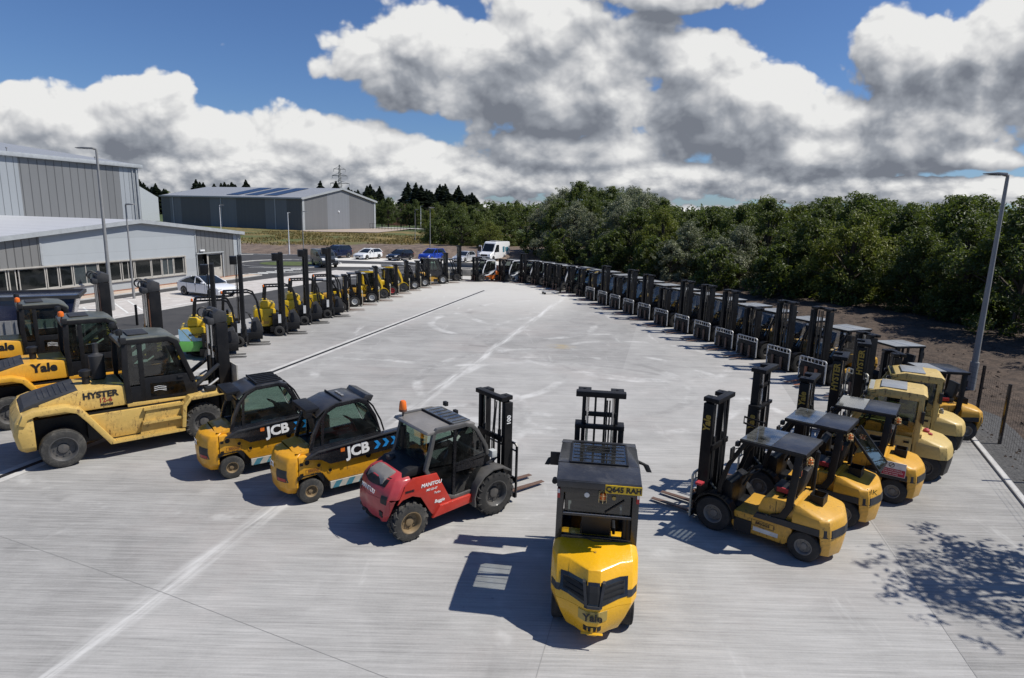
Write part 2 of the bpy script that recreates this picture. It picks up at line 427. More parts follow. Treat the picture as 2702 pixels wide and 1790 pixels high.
# ------------------------------------------------------------------ ground materials
AZ = 13.8                                   # heading of the yard's long joints
def yard_uv(nt):
    g = coords(nt)
    m = mapping(nt, g, rot=(0, 0, R(AZ)))
    s = nd(nt, 'SeparateXYZ', Vector=m)
    return g, m, s.outputs[0], s.outputs[1]     # v across, u along
def concrete_mat(name, base=(.322,.315,.300)):
    m, nt, out = new_mat(name)
    g, uv, v, u = yard_uv(nt)
    # brushed finish: fine lines running across the bays, a few degrees off square
    br = mapping(nt, g, rot=(0, 0, R(AZ-6)), scale=(.35, 15, 1))
    b1 = noise_(nt, br, 1.0, 8, .68)
    b2 = noise_(nt, mapping(nt, g, rot=(0, 0, R(AZ-5)), scale=(.12, 2.6, 1)), 1.0, 6, .65)
    b3 = noise_(nt, mapping(nt, g, rot=(0, 0, R(AZ-6)), scale=(1.1, 42, 1)), 1.0, 4, .7)
    big = noise_(nt, g, .13, 5, .6)
    med = noise_(nt, g, .75, 6, .62, .6)
    fine = noise_(nt, g, 22, 5, .7)
    # bays cast separately: slightly different tone
    bv = mth(nt, 'FLOOR', mth(nt, 'DIVIDE', mth(nt, 'ADD', v, 8.12), 6.52)); bu = mth(nt, 'FLOOR', mth(nt, 'DIVIDE', mth(nt, 'SUBTRACT', u, 3.4), 24.0))
    wn = nd(nt, 'TexWhiteNoise', {'noise_dimensions': '2D'}, Vector=nd(nt, 'CombineXYZ', X=bv, Y=bu).outputs[0]).outputs[0]
    val = mth(nt, 'ADD', mth(nt, 'MULTIPLY', mth(nt, 'SUBTRACT', b1, .5), 1.15), mth(nt, 'MULTIPLY', mth(nt, 'SUBTRACT', b2, .5), .55))
    val = mth(nt, 'ADD', val, mth(nt, 'MULTIPLY', mth(nt, 'SUBTRACT', b3, .5), 1.1))
    val = mth(nt, 'ADD', val, mth(nt, 'MULTIPLY', mth(nt, 'SUBTRACT', big, .5), .8))
    val = mth(nt, 'ADD', val, mth(nt, 'MULTIPLY', mth(nt, 'SUBTRACT', med, .5), .75))
    val = mth(nt, 'ADD', val, mth(nt, 'MULTIPLY', mth(nt, 'SUBTRACT', fine, .5), .35))
    val = mth(nt, 'ADD', val, mth(nt, 'MULTIPLY', mth(nt, 'SUBTRACT', wn, .5), .30))
    c = mixc(nt, mth(nt, 'ADD', val, .5, True), tuple(x*.58 for x in base), tuple(min(1, x*1.42) for x in base))
    c = mixc(nt, mth(nt, 'MULTIPLY', sstep(nt, u, 30, 52), mth(nt, 'MULTIPLY', sstep(nt, v, -5, -8.2), .8)), c, (.55,.535,.495))
    c = mixc(nt, mth(nt, 'MULTIPLY', sstep(nt, noise_(nt, g, .22, 5, .65), .48, .66), .16), c, (.40,.34,.31))
    # pale cement dust along joints and in old tyre tracks
    wob = mth(nt, 'MULTIPLY', mth(nt, 'SUBTRACT', noise_(nt, g, .5, 3), .5), .35)
    dj = mth(nt, 'ABSOLUTE', mth(nt, 'ADD', mth(nt, 'ADD', v, wob), 8.12))
    dust = mth(nt, 'MULTIPLY', sstep(nt, dj, .34, .02), sstep(nt, noise_(nt, mapping(nt, uv, scale=(3, .28, 1)), 1.0, 5, .65), .36, .68))
    tr = None
    for (cx, cy, r, wd) in ((2.6,24.5,4.6,.3),(2.6,24.5,6.3,.3),(-3,26,5.2,.28),(-7,20,7.5,.3),(0,38,5,.35),(6,29,4.2,.3),(-1,16,3.6,.22),(4,42,7,.35),(7.5,34,9,.3),(-5,9,5,.2),(1.5,19.5,8.2,.25)):
        q = nd(nt, 'VectorMath', {'operation': 'DISTANCE'}, i0=g, i1=(cx, cy, 0)).outputs['Value']
        q = mth(nt, 'ABSOLUTE', mth(nt, 'SUBTRACT', q, r))
        q = sstep(nt, q, wd, wd*.35)
        tr = q if tr is None else mth(nt, 'MAXIMUM', tr, q)
    trk = mth(nt, 'MULTIPLY', tr, mth(nt, 'MULTIPLY', sstep(nt, noise_(nt, g, .35, 5, .7), .46, .68), .55))
    scrub = mth(nt, 'MULTIPLY', tr, mth(nt, 'MULTIPLY', sstep(nt, noise_(nt, g, .28, 5, .7, .3), .50, .36), .34))
    spots = mth(nt, 'MULTIPLY', sstep(nt, noise_(nt, g, 3.2, 3, .5), .735, .78), .45)
    c = mixc(nt, mth(nt, 'MAXIMUM', scrub, spots), c, (.14,.138,.132))
    smear = mth(nt, 'MULTIPLY', sstep(nt, noise_(nt, mapping(nt, g, rot=(0, 0, R(-28)), scale=(.9, .16, 1)), 1.0, 6, .66), .60, .76), .5)
    pale = mth(nt, 'MAXIMUM', mth(nt, 'MAXIMUM', mth(nt, 'MULTIPLY', dust, .8), trk), smear)
    c = mixc(nt, pale, c, (.66,.655,.63))
    dark = mth(nt, 'MULTIPLY', sstep(nt, noise_(nt, g, 1.7, 6, .7), .66, .80), .30)
    c = mixc(nt, dark, c, (.19,.19,.185))
    rust = mth(nt, 'MULTIPLY', sstep(nt, nd(nt, 'VectorMath', {'operation': 'DISTANCE'}, i0=g, i1=(2.55, 31.4, 0)).outputs['Value'], .9, .1), sstep(nt, noise_(nt, g, 2.5, 4), .35, .6))
    c = mixc(nt, mth(nt, 'MULTIPLY', rust, .5), c, (.42,.30,.10))
    bs = nd(nt, 'BsdfPrincipled', Base_Color=c, Roughness=.82)
    h = mth(nt, 'ADD', mth(nt, 'MULTIPLY', b1, .7), mth(nt, 'ADD', mth(nt, 'MULTIPLY', b3, .6), mth(nt, 'MULTIPLY', fine, .5)))
    bp = nd(nt, 'Bump', Strength=.30, Distance=.012, Height=h); nt.links.new(bp.outputs[0], bs.inputs['Normal'])
    nt.links.new(bs.outputs[0], out.inputs[0])
    return m
def mottled(name, a, b, sc=1.0, rough=.9, bump=.02, sc2=20, stretch=(1,1,1), third=None, lo=.3, hi=.7):
    m, nt, out = new_mat(name)
    g = coords(nt)
    n1 = noise_(nt, mapping(nt, g, scale=stretch), sc, 7, .65, .4); n2 = noise_(nt, g, sc2, 5, .7)
    f = mth(nt, 'ADD', mth(nt, 'MULTIPLY', n1, .65), mth(nt, 'MULTIPLY', n2, .35))
    c = mixc(nt, sstep(nt, f, lo, hi), a, b)
    if third: c = mixc(nt, mth(nt, 'MULTIPLY', sstep(nt, noise_(nt, g, sc*3.1, 6, .7), .55, .72), .8), c, third)
    bs = nd(nt, 'BsdfPrincipled', Base_Color=c, Roughness=rough)
    bp = nd(nt, 'Bump', Strength=.6, Distance=bump, Height=f); nt.links.new(bp.outputs[0], bs.inputs['Normal'])
    nt.links.new(bs.outputs[0], out.inputs[0]); return m
M['concrete'] = concrete_mat('brushed_concrete')
M['asphalt'] = mottled('asphalt', (.032,.032,.034), (.062,.06,.058), .6, .9, .006, 60, third=(.075,.072,.068))
M['paver'] = mottled('pale_block_paving', (.40,.37,.34), (.56,.53,.50), 1.2, .85, .006, 30, third=(.30,.26,.24))
M['kerb'] = mottled('kerb_concrete', (.40,.39,.37), (.56,.55,.52), 2, .8, .006, 30)
M['path'] = mottled('tan_footpath', (.40,.32,.25), (.55,.45,.36), 1.5, .85, .006, 30)
M['road_paint'] = mottled('worn_road_paint', (.55,.55,.52), (.80,.80,.77), 2.5, .7, .002, 40)
M['bayconc'] = mottled('pale_bay_concrete', (.50,.48,.44), (.66,.64,.60), .8, .85, .006, 25)
M['soil'] = mottled('dark_topsoil', (.028,.019,.013), (.095,.066,.046), 2.2, .95, .08, 9, third=(.16,.125,.095), lo=.34, hi=.66)
M['gravel'] = mottled('dark_gravel', (.03,.03,.03), (.11,.108,.105), 9, .9, .05, 40)
M['cgravel'] = mottled('tan_gravel', (.30,.24,.19), (.44,.36,.29), 2, .9, .02, 20)
M['sawcut'] = plain('saw_cut_grey', (.27,.265,.255), .9, 0)
M['drain'] = plain('drain_slot_iron', (.02,.02,.02), .6, .3)
M['pcgrey'] = mottled('weathered_precast', (.20,.19,.17), (.36,.34,.30), 1.5, .85, .01, 20)
def terrain_mat():
    m, nt, out = new_mat('bank_grass_and_dirt')
    g = coords(nt); s = nd(nt, 'SeparateXYZ', Vector=g)
    n1 = noise_(nt, g, .09, 6, .65); n2 = noise_(nt, mapping(nt, g, scale=(1, .5, 1)), .7, 8, .7); n3 = noise_(nt, g, 3, 6, .7)
    t = mth(nt, 'ADD', mth(nt, 'ADD', s.outputs[1], mth(nt, 'MULTIPLY', s.outputs[0], -.06)), mth(nt, 'MULTIPLY', mth(nt, 'SUBTRACT', n1, .5), 22))
    grass = sstep(nt, mth(nt, 'ADD', t, mth(nt, 'MULTIPLY', mth(nt, 'SUBTRACT', n2, .5), 18)), 112, 118)
    gc = mixc(nt, sstep(nt, n2, .35, .65), (.085,.080,.024), (.24,.165,.055))
    gc = mixc(nt, sstep(nt, noise_(nt, g, .05, 4), .45, .65), gc, (.075,.095,.025))
    dc = mixc(nt, sstep(nt, mth(nt, 'ADD', mth(nt, 'MULTIPLY', n2, .6), mth(nt, 'MULTIPLY', n3, .4)), .36, .62), (.075,.055,.042), (.20,.148,.112))
    far = sstep(nt, s.outputs[1], 175, 200)
    c = mixc(nt, grass, dc, gc)
    c = mixc(nt, far, c, (.05,.075,.02))
    bs = nd(nt, 'BsdfPrincipled', Base_Color=c, Roughness=.95)
    bp = nd(nt, 'Bump', Strength=.8, Distance=.25, Height=mth(nt, 'ADD', n2, mth(nt, 'MULTIPLY', n3, .4))); nt.links.new(bp.outputs[0], bs.inputs['Normal'])
    nt.links.new(bs.outputs[0], out.inputs[0]); return m
M['terrain'] = terrain_mat()

def ss(x, a, b):
    t = max(0, min(1, (x-a)/(b-a))); return t*t*(3-2*t)
def height(x, y):
    """the one ground sheet: flat under the yard, a low bank behind the car park, fields beyond"""
    h = -.06
    if y > 86:
        h += ss(x, -34, -20)*ss(y, 89.5, 94)*1.15*(1-.25*ss(y, 100, 125)) + (1-ss(x, -34, -20))*ss(y, 93, 135)*.95
        h += .2*noise.noise((x*.25, y*.25, 0))*ss(y, 90, 96) + .25*noise.noise((x*.06, y*.06, 3))*ss(y, 96, 120)
    h += ss(math.hypot(x, y), 260, 700)*(6+6*noise.noise((x*.004, y*.004, 5)))
    return h
def axis_vals(lo, hi, fine, flo, fhi):
    a = []; t = flo
    while t < fhi: a.append(t); t += fine
    a.append(fhi); st = fine
    t = fhi
    while t < hi: st *= 1.35; t += st; a.append(min(t, hi))
    t = flo; st = fine; b = []
    while t > lo: st *= 1.35; t -= st; b.append(max(t, lo))
    return b[::-1] + a
xs = axis_vals(-1800, 1800, 1.4, -62, 40); ys = axis_vals(-60, 3000, 1.4, 84, 140)
mb = MB(); nx = len(xs)
mb.v = [(x, y, height(x, y)) for y in ys for x in xs]
for j in range(len(ys)-1):
    for i in range(nx-1):
        mb.f.append((j*nx+i, j*nx+i+1, (j+1)*nx+i+1, (j+1)*nx+i)); mb.m.append(0); mb.sm.append(True)
tag(mb.build('ground', M['terrain']), 'rough grass and bare dirt ground around the yard', kind='structure')

def sheet(name, pts, z, mat, label, kind='structure'):
    me = bpy.data.meshes.new(name); me.from_pydata([(x, y, z) for x, y in pts], [], [tuple(range(len(pts)))])
    bm = bmesh.new(); bm.from_mesh(me)
    bmesh.ops.recalc_face_normals(bm, faces=bm.faces)
    for f in bm.faces:
        if f.normal.z < 0: f.normal_flip()
    bmesh.ops.triangulate(bm, faces=bm.faces); bm.to_mesh(me); bm.free()
    me.materials.append(mat)
    return tag(link(name, me), label, kind=kind)
def ln(P, az, d, off=0):
    a = R(az); return (P[0]+math.sin(a)*d+math.cos(a)*off, P[1]+math.cos(a)*d-math.sin(a)*off)
# the yard's right edge (kerb line) and far edge
KERB = [(5.2,-2.5), (10.5,9.4), (14.56,18.55), (15.6,20.9), (9.2,47.5), (6.1,60.5), (4.6,66)]
LEDGE = [ln((-16.0,37.5), AZ, d) for d in (-52, -30, -8.0, 10, 30.0)]
yard = KERB + [(-3.6,67.2)] + LEDGE[::-1] + [(-24,-8)]
sheet('asphalt_road', [(-75,8), (-20,2), (-8,40), (3,66), (4,89.5), (-24,89.8), (-36,92.5), (-75,92)], -.012, M['asphalt'], 'dark asphalt road and car park beside the concrete yard')
sheet('concrete_yard', yard, 0.0, M['concrete'], 'brushed pale grey concrete yard cast in long bays')

def strip(name, pts, w, z, mat, label=None, parent=None, h=None):
    """flat ribbon of width w along pts, or a low upstand when h is given"""
    mb = MB()
    P = [Vector((p[0], p[1], 0)) for p in pts]
    for i in range(len(P)-1):
        d = (P[i+1]-P[i]).normalized(); n = Vector((-d.y, d.x, 0))*w/2
        a, b, c, e = P[i]+n, P[i]-n, P[i+1]-n, P[i+1]+n
        if h: 
            vs = [(q.x, q.y, zz) for zz in (z, z+h) for q in (a, b, c, e)]
            mb.add(vs, [(3,2,1,0),(4,5,6,7),(0,1,5,4),(1,2,6,5),(2,3,7,6),(3,0,4,7)])
        else: mb.add([(q.x, q.y, z) for q in (a, b, c, e)], [(0,1,2,3)])
    o = mb.build(name, mat, parent, bevel=.012 if h else 0)
    if label: tag(o, label, kind='structure')
    return o
strip('kerb', KERB[:4], .16, -.1, M['kerb'], 'narrow pale kerb along the right edge of the yard', h=.16)
DR = [ln((-9.51,25.97), 13.75, d) for d in (-30, 29.3)]
strip('drain_surround', DR, .62, .004, M['kerb'], 'pale concrete band beside the drain')
strip('drain_channel', DR, .17, .008, M['drain'], 'dark slot drain running along the yard')
# saw cuts between the bays
for (P, az, d0_, d1_) in (((.63,8.55), 13.6, -6, 14), ((8.116,12.57), 13.3, -10, 6)):
    strip('saw_cut', [ln(P, az, d0_), ln(P, az, d1_)], .012, .004, M['sawcut'], 'thin saw cut joint in the concrete')
strip('saw_cut', [(-14.5,13.2), (-6.0,9.75), (2.3,6.1)], .008, .004, M['sawcut'], 'thin saw cut joint across the concrete bays')

# soil bank on the right
mb = MB(); cols, rows = 46, 150
kl = [(9.5,7.2), (14.62,18.52), (15.75,20.9), (9.3,47.5), (6.2,60.5), (4.4,74), (2.5,92)]
def kpt(t):
    L = [math.dist(kl[i], kl[i+1]) for i in range(len(kl)-1)]; tt = t*sum(L)
    for i, l in enumerate(L):
        if tt <= l or i == len(L)-1:
            f = tt/l; return (kl[i][0]+(kl[i+1][0]-kl[i][0])*f, kl[i][1]+(kl[i+1][1]-kl[i][1])*f)
        tt -= l
for j in range(rows+1):
    t = j/rows; p = kpt(t)
    for i in range(cols+1):
        s_ = (i/cols)**1.5*34
        dx, dy = (1.0, .22)
        x, y = p[0]+.09+dx*s_, p[1]+dy*s_*(.4+.6*(1-t))
        bump = ss(s_, .6, 3)
        hh = -.02 + .25*ss(s_, 1.2, 4) + .55*ss(s_, 4, 13) + bump*(.16*noise.noise((x*.9, y*.9, 1)) + .10*noise.noise((x*2.6, y*2.6, 4)) + .07*noise.noise((x*5.5, y*5.5, 9)))
        mb.v.append((x, y, hh))
for j in range(rows):
    for i in range(cols):
        a = j*(cols+1)+i
        mb.f.append((a, a+1, a+cols+2, a+cols+1)); mb.sm.append(True)
        mb.m.append(1 if (i/cols)**1.5*34 < 1.5 and j < 60 else 0)
o = mb.build('soil_bank', [M['soil'], M['gravel']]); tag(o, 'bare dark soil bank between the yard and the woods', kind='structure')

# paved areas by the office
WR = Vector((-26.8, 61.3)); WA = 13.9
def wl(d, out=0):     # point d metres from the far right corner back along the office wall, out metres in front of it
    a = R(WA); return (WR.x - math.sin(a)*d + math.cos(a)*out, WR.y - math.cos(a)*d - math.sin(a)*out)
sheet('footpath', [wl(-1.2,.02), wl(-1.2,1.3), wl(28,1.3), wl(28,.02)], .075, M['path'], 'tan footpath along the office wall')
strip('footpath_kerb', [wl(-1.2,1.38), wl(28,1.38)], .14, -.05, M['kerb'], 'pale kerb of the office footpath', h=.13)
sheet('paved_bays', [wl(4.0,3.1), wl(2.2,7.4), wl(-8.2,8.4), wl(-9.4,6.6), wl(12,2.9), wl(30,2.9), wl(30,9.2), wl(8.5,9.2), wl(-8.2,8.42)][4:8]+[wl(-9.0,9.2), wl(-10.0,4.6)], -.008, M['paver'], 'pale paved parking bays in front of the office')
mbh = MB()
def quad(mbx, a, b, w, z):
    a = Vector((*a, 0)); b = Vector((*b, 0)); d = (b-a).normalized(); n = Vector((-d.y, d.x, 0))*w/2
    mbx.add([(q.x, q.y, z) for q in (a+n, a-n, b-n, b+n)], [(0,1,2,3)])
for k in range(9):
    quad(mbh, wl(16.5+k*1.15, 4.2), wl(19.5+k*1.15, 8.4), .12, -.004)
for (a, b) in (((15.5,4.1),(28,4.1)), ((15.5,8.6),(28,8.6)), ((15.5,4.1),(15.5,8.6)), ((9.6,3.4),(9.6,8.8)), ((12.4,3.4),(12.4,8.8)), ((6.6,3.4),(6.6,8.8)), ((3.6,3.4),(3.6,8.8)), ((.6,3.8),(.6,8.8)), ((-2.4,4),(-2.4,8.8))):
    quad(mbh, wl(*a), wl(*b), .11, -.004)
for (a, b) in (((-26.2,64.2),(-17.5,70)), ((-27.5,63.6),(-22,66)), ((-24,66.5),(-12,74)), ((-30,70.5),(-24,70.5)), ((-22,64),(-8,72)), ((-18,60),(-7,66)), ((-16.5,75.2),(-12,78.5)), ((-12,78.5),(-18,78.7))):
    quad(mbh, a, b, .13, -.004)
for k in range(7):
    c = Vector((-26.6+k*.42, 62.6+k*1.25)); quad(mbh, (c.x-.9, c.y-.25), (c.x+.9, c.y+.25), .5, -.004)
tag(mbh.build('road_markings', M['road_paint']), 'white painted lines, hatching and crossing stripes', kind='structure')
strip('bay_edge_kerb', [wl(-9.6,9.3), wl(30,9.3)], .12, -.05, M['kerb'], 'flush pale kerb along the paved bays', h=.06)
sheet('car_bays', [(-26.5,83.2), (-26.5,89.4), (3.5,89.2), (3.6,81.6), (-8,82.6)], -.004, M['bayconc'], 'pale parking bays under the far cars')
strip('car_bay_kerb', [(-26.5,83.0), (-8,82.4), (3.6,81.4)], .18, -.06, M['kerb'], 'kerb in front of the far parking bays', h=.12)
sheet('van_bay', [(-24.2,73.5), (-15.5,75.2), (-17,79.2), (-25.4,78.2)], -.004, M['bayconc'], 'pale bay under the dark van')
# roundabout
rc = (-27.4, 76.6)
def ring(name, r, w, z, mat, label, h=None, n=40):
    return strip(name, [(rc[0]+r*math.cos(i*2*PI/n), rc[1]+r*math.sin(i*2*PI/n)) for i in range(n+1)], w, z, mat, label, h=h)
ring('roundabout_kerb', 6.0, .16, -.05, M['kerb'], 'outer kerb ring of the mini roundabout', h=.13)
sheet('roundabout_island', [(rc[0]+2.9*math.cos(i*PI/16)*1.25, rc[1]+2.9*math.sin(i*PI/16)) for i in range(32)], .02, mottled('mown_grass', (.05,.08,.02), (.10,.12,.035), 2, .95, .03), 'small grass island of the mini roundabout')
strip('road_kerb', [(-40,88.2), (-37.6,90.2), (-33,91.2), (-26.6,90.2)], .2, -.06, M['kerb'], 'pale kerb curving along the far road', h=.14)
sheet('gravel_apron', [(-57,168), (-53,160), (-36,166), (-34,208), (-45,206)], 1.06, M['cgravel'], 'tan gravel apron in front of the far warehouse gable')
strip('far_road', [(-46,214), (-20,200), (-4,176)], 5, 1.25, M['bayconc'], 'pale road beyond the far warehouse')

# ------------------------------------------------------------------ buildings
M['cladl'] = ribbed('pale_grey_flat_cladding', (.36,.385,.40), 'Z', 1.02, .004, .45, .012, .0, .25)
M['cladg'] = ribbed('mid_grey_standing_seam', (.185,.185,.18), 'X', .52, .03, .45, .06, 0, .8)
M['cladp'] = ribbed('pale_grey_standing_seam', (.30,.32,.335), 'X', .62, .03, .45, .05, 0, .7)
M['cladw'] = ribbed('mid_grey_tall_cladding', (.165,.168,.168), 'X', .78, .03, .45, .05, 0, .75)
M['cladd'] = ribbed('dark_grey_cladding', (.098,.104,.108), 'X', .33, .02, .5, .1, 0, .12)
M['cladm'] = ribbed('blue_grey_cladding', (.165,.178,.19), 'X', .33, .02, .5, .1, 0, .12)
M['cladn'] = ribbed('gable_grey_cladding', (.15,.152,.155), 'X', .33, .02, .5, .1, 0, .12)
M['cladb'] = ribbed('gable_pale_cladding', (.20,.21,.225), 'X', .33, .02, .5, .1, 0, .12)
M['roofw'] = ribbed('white_profiled_roof', (.50,.51,.53), 'X', .33, .03, .45, .1, 0, .2)
M['roofg'] = ribbed('grey_profiled_roof', (.30,.31,.32), 'X', .33, .03, .45, .1, 0, .2)
M['trim'] = paint('grey_aluminium_trim', (.36,.38,.39), .4, .1)
M['frame'] = paint('warm_grey_window_frame', (.42,.40,.36), .45, .1)
M['winbl'] = plain('dark_window_glass', (.010,.012,.012), .06)
M['wingr'] = plain('blue_grey_blind_behind_glass', (.05,.062,.066), .12)
M['solar'] = ribbed('solar_panel', (.03,.048,.095), 'X', 1.0, .004, .3, .03, .3, .4)
M['brick'] = mottled('red_brick', (.22,.10,.06), (.32,.16,.10), 3, .9, .01, 30)
M['tile'] = mottled('brown_roof_tiles', (.06,.05,.045), (.11,.095,.085), 3, .9, .01, 30)
M['render'] = plain('white_render', (.72,.73,.73), .7)

def wall_frame(root, origin, az):
    """root's local x runs back along the wall (right to left as seen from outside), y points out"""
    a = R(az); x = Vector((-math.sin(a), -math.cos(a), 0)); y = Vector((0,0,1)).cross(x)
    Mx = Matrix((x, y, (0,0,1))).transposed().to_4x4(); Mx.translation = Vector((*origin[:2], origin[2] if len(origin) > 2 else 0))
    root.matrix_world = Mx; return root
def rise(x, L, e0, rg, e1):
    return e0+(rg-e0)*x/(L/2) if x < L/2 else rg+(e1-rg)*(x-L/2)/(L/2)

# office annex with the low gable facing the yard
of = wall_frame(empty('office_building'), (WR.x, WR.y, 0), WA)
tag(of, 'low grey office annex with a shallow gable and one long strip of dark windows', 'building')
L, e0, rg = 24, 4.12, 5.28
top = lambda x: rise(x, L, e0, rg, e0)
def wall_piece(name, x0, x1, z0, mat, y=0, t=.12, cut=None, z1=None):
    pts = [(x0, z0), (x1, z0)] + ([(x1, top(x1)-.02)] + ([(12, rg-.02)] if x0 < 12 < x1 else []) + [(x0, top(x0)-.02)] if z1 is None else [(x1, z1), (x0, z1)])
    return MB().prism(pts, y-t, y).build(name, mat, of)
S0, S1 = .86, 2.32
wall_piece('wall', 0, .9, 0, M['cladl'])
wall_piece('wall', .9, 2.56, 0, M['cladg'])
wall_piece('wall', 2.56, 5.95, 2.45, M['cladg'])
wall_piece('wall', 5.95, 7.35, 0, M['cladl'])
wall_piece('wall', 7.35, 20.1, S1, M['cladl'])
wall_piece('wall', 7.35, 18.0, 0, M['cladl'], z1=S0)
wall_piece('wall', 20.1, 24, S1, M['cladg'])
wall_piece('wall', 18.0, 24, 0, M['cladg'], z1=S0)
MB().box(-.0, .12, -14, -.122, 0, 4.08).build('wall', M['cladg'], of); MB().box(23.88, 24, -14, -.122, 0, 4.08).build('wall', M['cladg'], of)
mb = MB(); mb.box(.2, 23.8, -14, -.6, 0, 3.0); mb.build('wall', M['winbl'], of)
for sgn in (0, 1):
    x0, x1 = (-.28, 12) if sgn == 0 else (12, 24.28)
    z0 = e0-.02 if sgn == 0 else rg+.02; z1 = rg+.02 if sgn == 0 else e0-.02
    mb = MB(); mb.add([(x0,-14.2,z0),(x1,-14.2,z1),(x1,.30,z1),(x0,.30,z0),(x0,-14.2,z0+.14),(x1,-14.2,z1+.14),(x1,.30,z1+.14),(x0,.30,z0+.14)], [(3,2,1,0),(4,5,6,7),(0,1,5,4),(1,2,6,5),(2,3,7,6),(3,0,4,7)])
    mb.build('roof', M['roofw'], of)
mb = MB(); mb.bar([(-.32,.34,e0+.02),(12,.34,rg+.06),(24.32,.34,e0+.02)], .10, .30, up=(0,1,0)); mb.build('roof_trim', M['trim'], of)
for q in ((-.06, .10, .01, .07, 0, e0-.1), (5.88, 6.0, .004, .05, 2.6, 4.65), (20.02, 20.16, .004, .05, S1+.12, 4.42)): MB().box(*q).build('corner_trim', M['trim'], of)
mb = MB(); mb.box(7.3, 24.2, 0.003, .10, S1, S1+.09); mb.box(7.3, 24.2, .003, .12, S0-.09, S0); mb.box(7.26, 7.4, .003, .08, S0, S1); mb.build('window_surround', M['frame'], of)
mb = MB(); mb.box(0.0, 24, .005, .03, 0, .16); mb.build('wall_base', M['brick'], of)
# strip window: (from, to, blind)
wins = [(7.44,8.58,0),(8.62,9.86,2),(9.9,10.95,0),(11.0,12.6,0),(12.66,13.8,1),(13.9,15.05,0),(15.1,15.86,0),(15.9,17.88,2),(17.95,18.92,0),(19.0,19.86,0),(19.92,21.75,0),(21.9,22.4,0),(22.5,24.0,0)]
for a, b, bl in wins:
    mb = MB(); f = .07
    mb.box(a, b, -.10, -.02, S0, S0+f); mb.box(a, b, -.10, -.02, S1-f, S1); mb.box(a, a+f, -.10, -.02, S0+f, S1-f); mb.box(b-f, b, -.10, -.02, S0+f, S1-f)
    w = mb.build('window', M['frame'], of)
    if bl:
        mid = (a+b)/2
        MB().box(mid-.03, mid+.03, -.09, -.02, S0+f, S1-f).build('mullion', M['frame'], w)
    MB().box(a+f, b-f, -.075, -.06, S0+f, S1-f).build('pane', M['wingr'] if bl == 2 else M['winbl'], w)
# entrance: recessed dark doorway, glazed side door
mb = MB(); mb.box(2.5, 6.0, .003, .14, 2.42, 2.52); mb.box(2.52, 2.62, .003, .08, 0, 2.42); mb.box(5.88, 5.98, .052, .08, 0, 2.42); mb.build('door_surround', M['trim'], of)
d = MB().box(2.66, 4.55, -.10, -.03, .08, 2.40).build('door', M['frame'], of)
MB().box(2.82, 4.38, -.03, -.018, 1.12, 2.28).build('pane', M['winbl'], d)
MB().box(2.9, 3.0, -.028, .03, .95, 1.05).build('handle', M['chrome'], d)
d = MB().box(4.6, 5.86, -.35, -.30, .08, 2.40).build('door', M['winbl'], of)
MB().box(4.72, 4.80, -.30, -.26, .6, 1.9).build('handle', M['chrome'], d)
mb = MB(); mb.box(5.0, 5.55, .01, .16, 2.66, 2.80); mb.build('wall_light', M['white'], of)
mb = MB(); mb.tube([(.35,.09,.1),(.35,.09,4.0)], .05); mb.build('downpipe', M['trim'], of)

# tall workshop behind it
HB = Vector((-39.72, 67.38)); tw = wall_frame(empty('workshop_building'), (HB.x, HB.y, 0), WA)
tag(tw, 'tall grey profiled metal workshop rising behind the white office roof', 'building')
for (x0, x1, m) in ((0, 2.36, 'cladp'), (2.36, 12.65, 'cladw'), (12.65, 22, 'cladp'), (22, 40, 'cladw')):
    MB().box(x0, x1, -.15, 0, 0, 10.35).build('wall', M[m], tw)
MB().box(0, .15, -40, -.152, 0, 10.3).build('wall', M['cladw'], tw)
mb = MB(); mb.box(-.3, 40, -.25, .38, 10.35, 10.72); mb.build('gutter', M['trim'], tw, bevel=.05)
mb = MB(); mb.add([(-.3,-20,13.2),(40,-20,13.2),(40,-.2,10.74),(-.3,-.2,10.74)], [(0,1,2,3)]); mb.add([(-.3,-40,10.5),(40,-40,10.5),(40,-20,13.2),(-.3,-20,13.2)], [(0,1,2,3)]); mb.build('roof', M['roofg'], tw)
mb = MB(); mb.tube([(.35,.12,.2),(.35,.12,10.3)], .09); mb.tube([(.85,.10,.2),(.85,.10,10.3)], .05); mb.build('downpipe', M['trim'], tw)
for x in (5.2, 13.6):
    mb = MB(); mb.tube([(x,.2,10.72),(x,.2,10.98)], .03); mb.lathe([(-.06,.0),(-.05,.07),(.05,.07),(.06,0)], (x,.2,11.0), 'z', 8); mb.build('roof_anchor', M['galv'], tw)

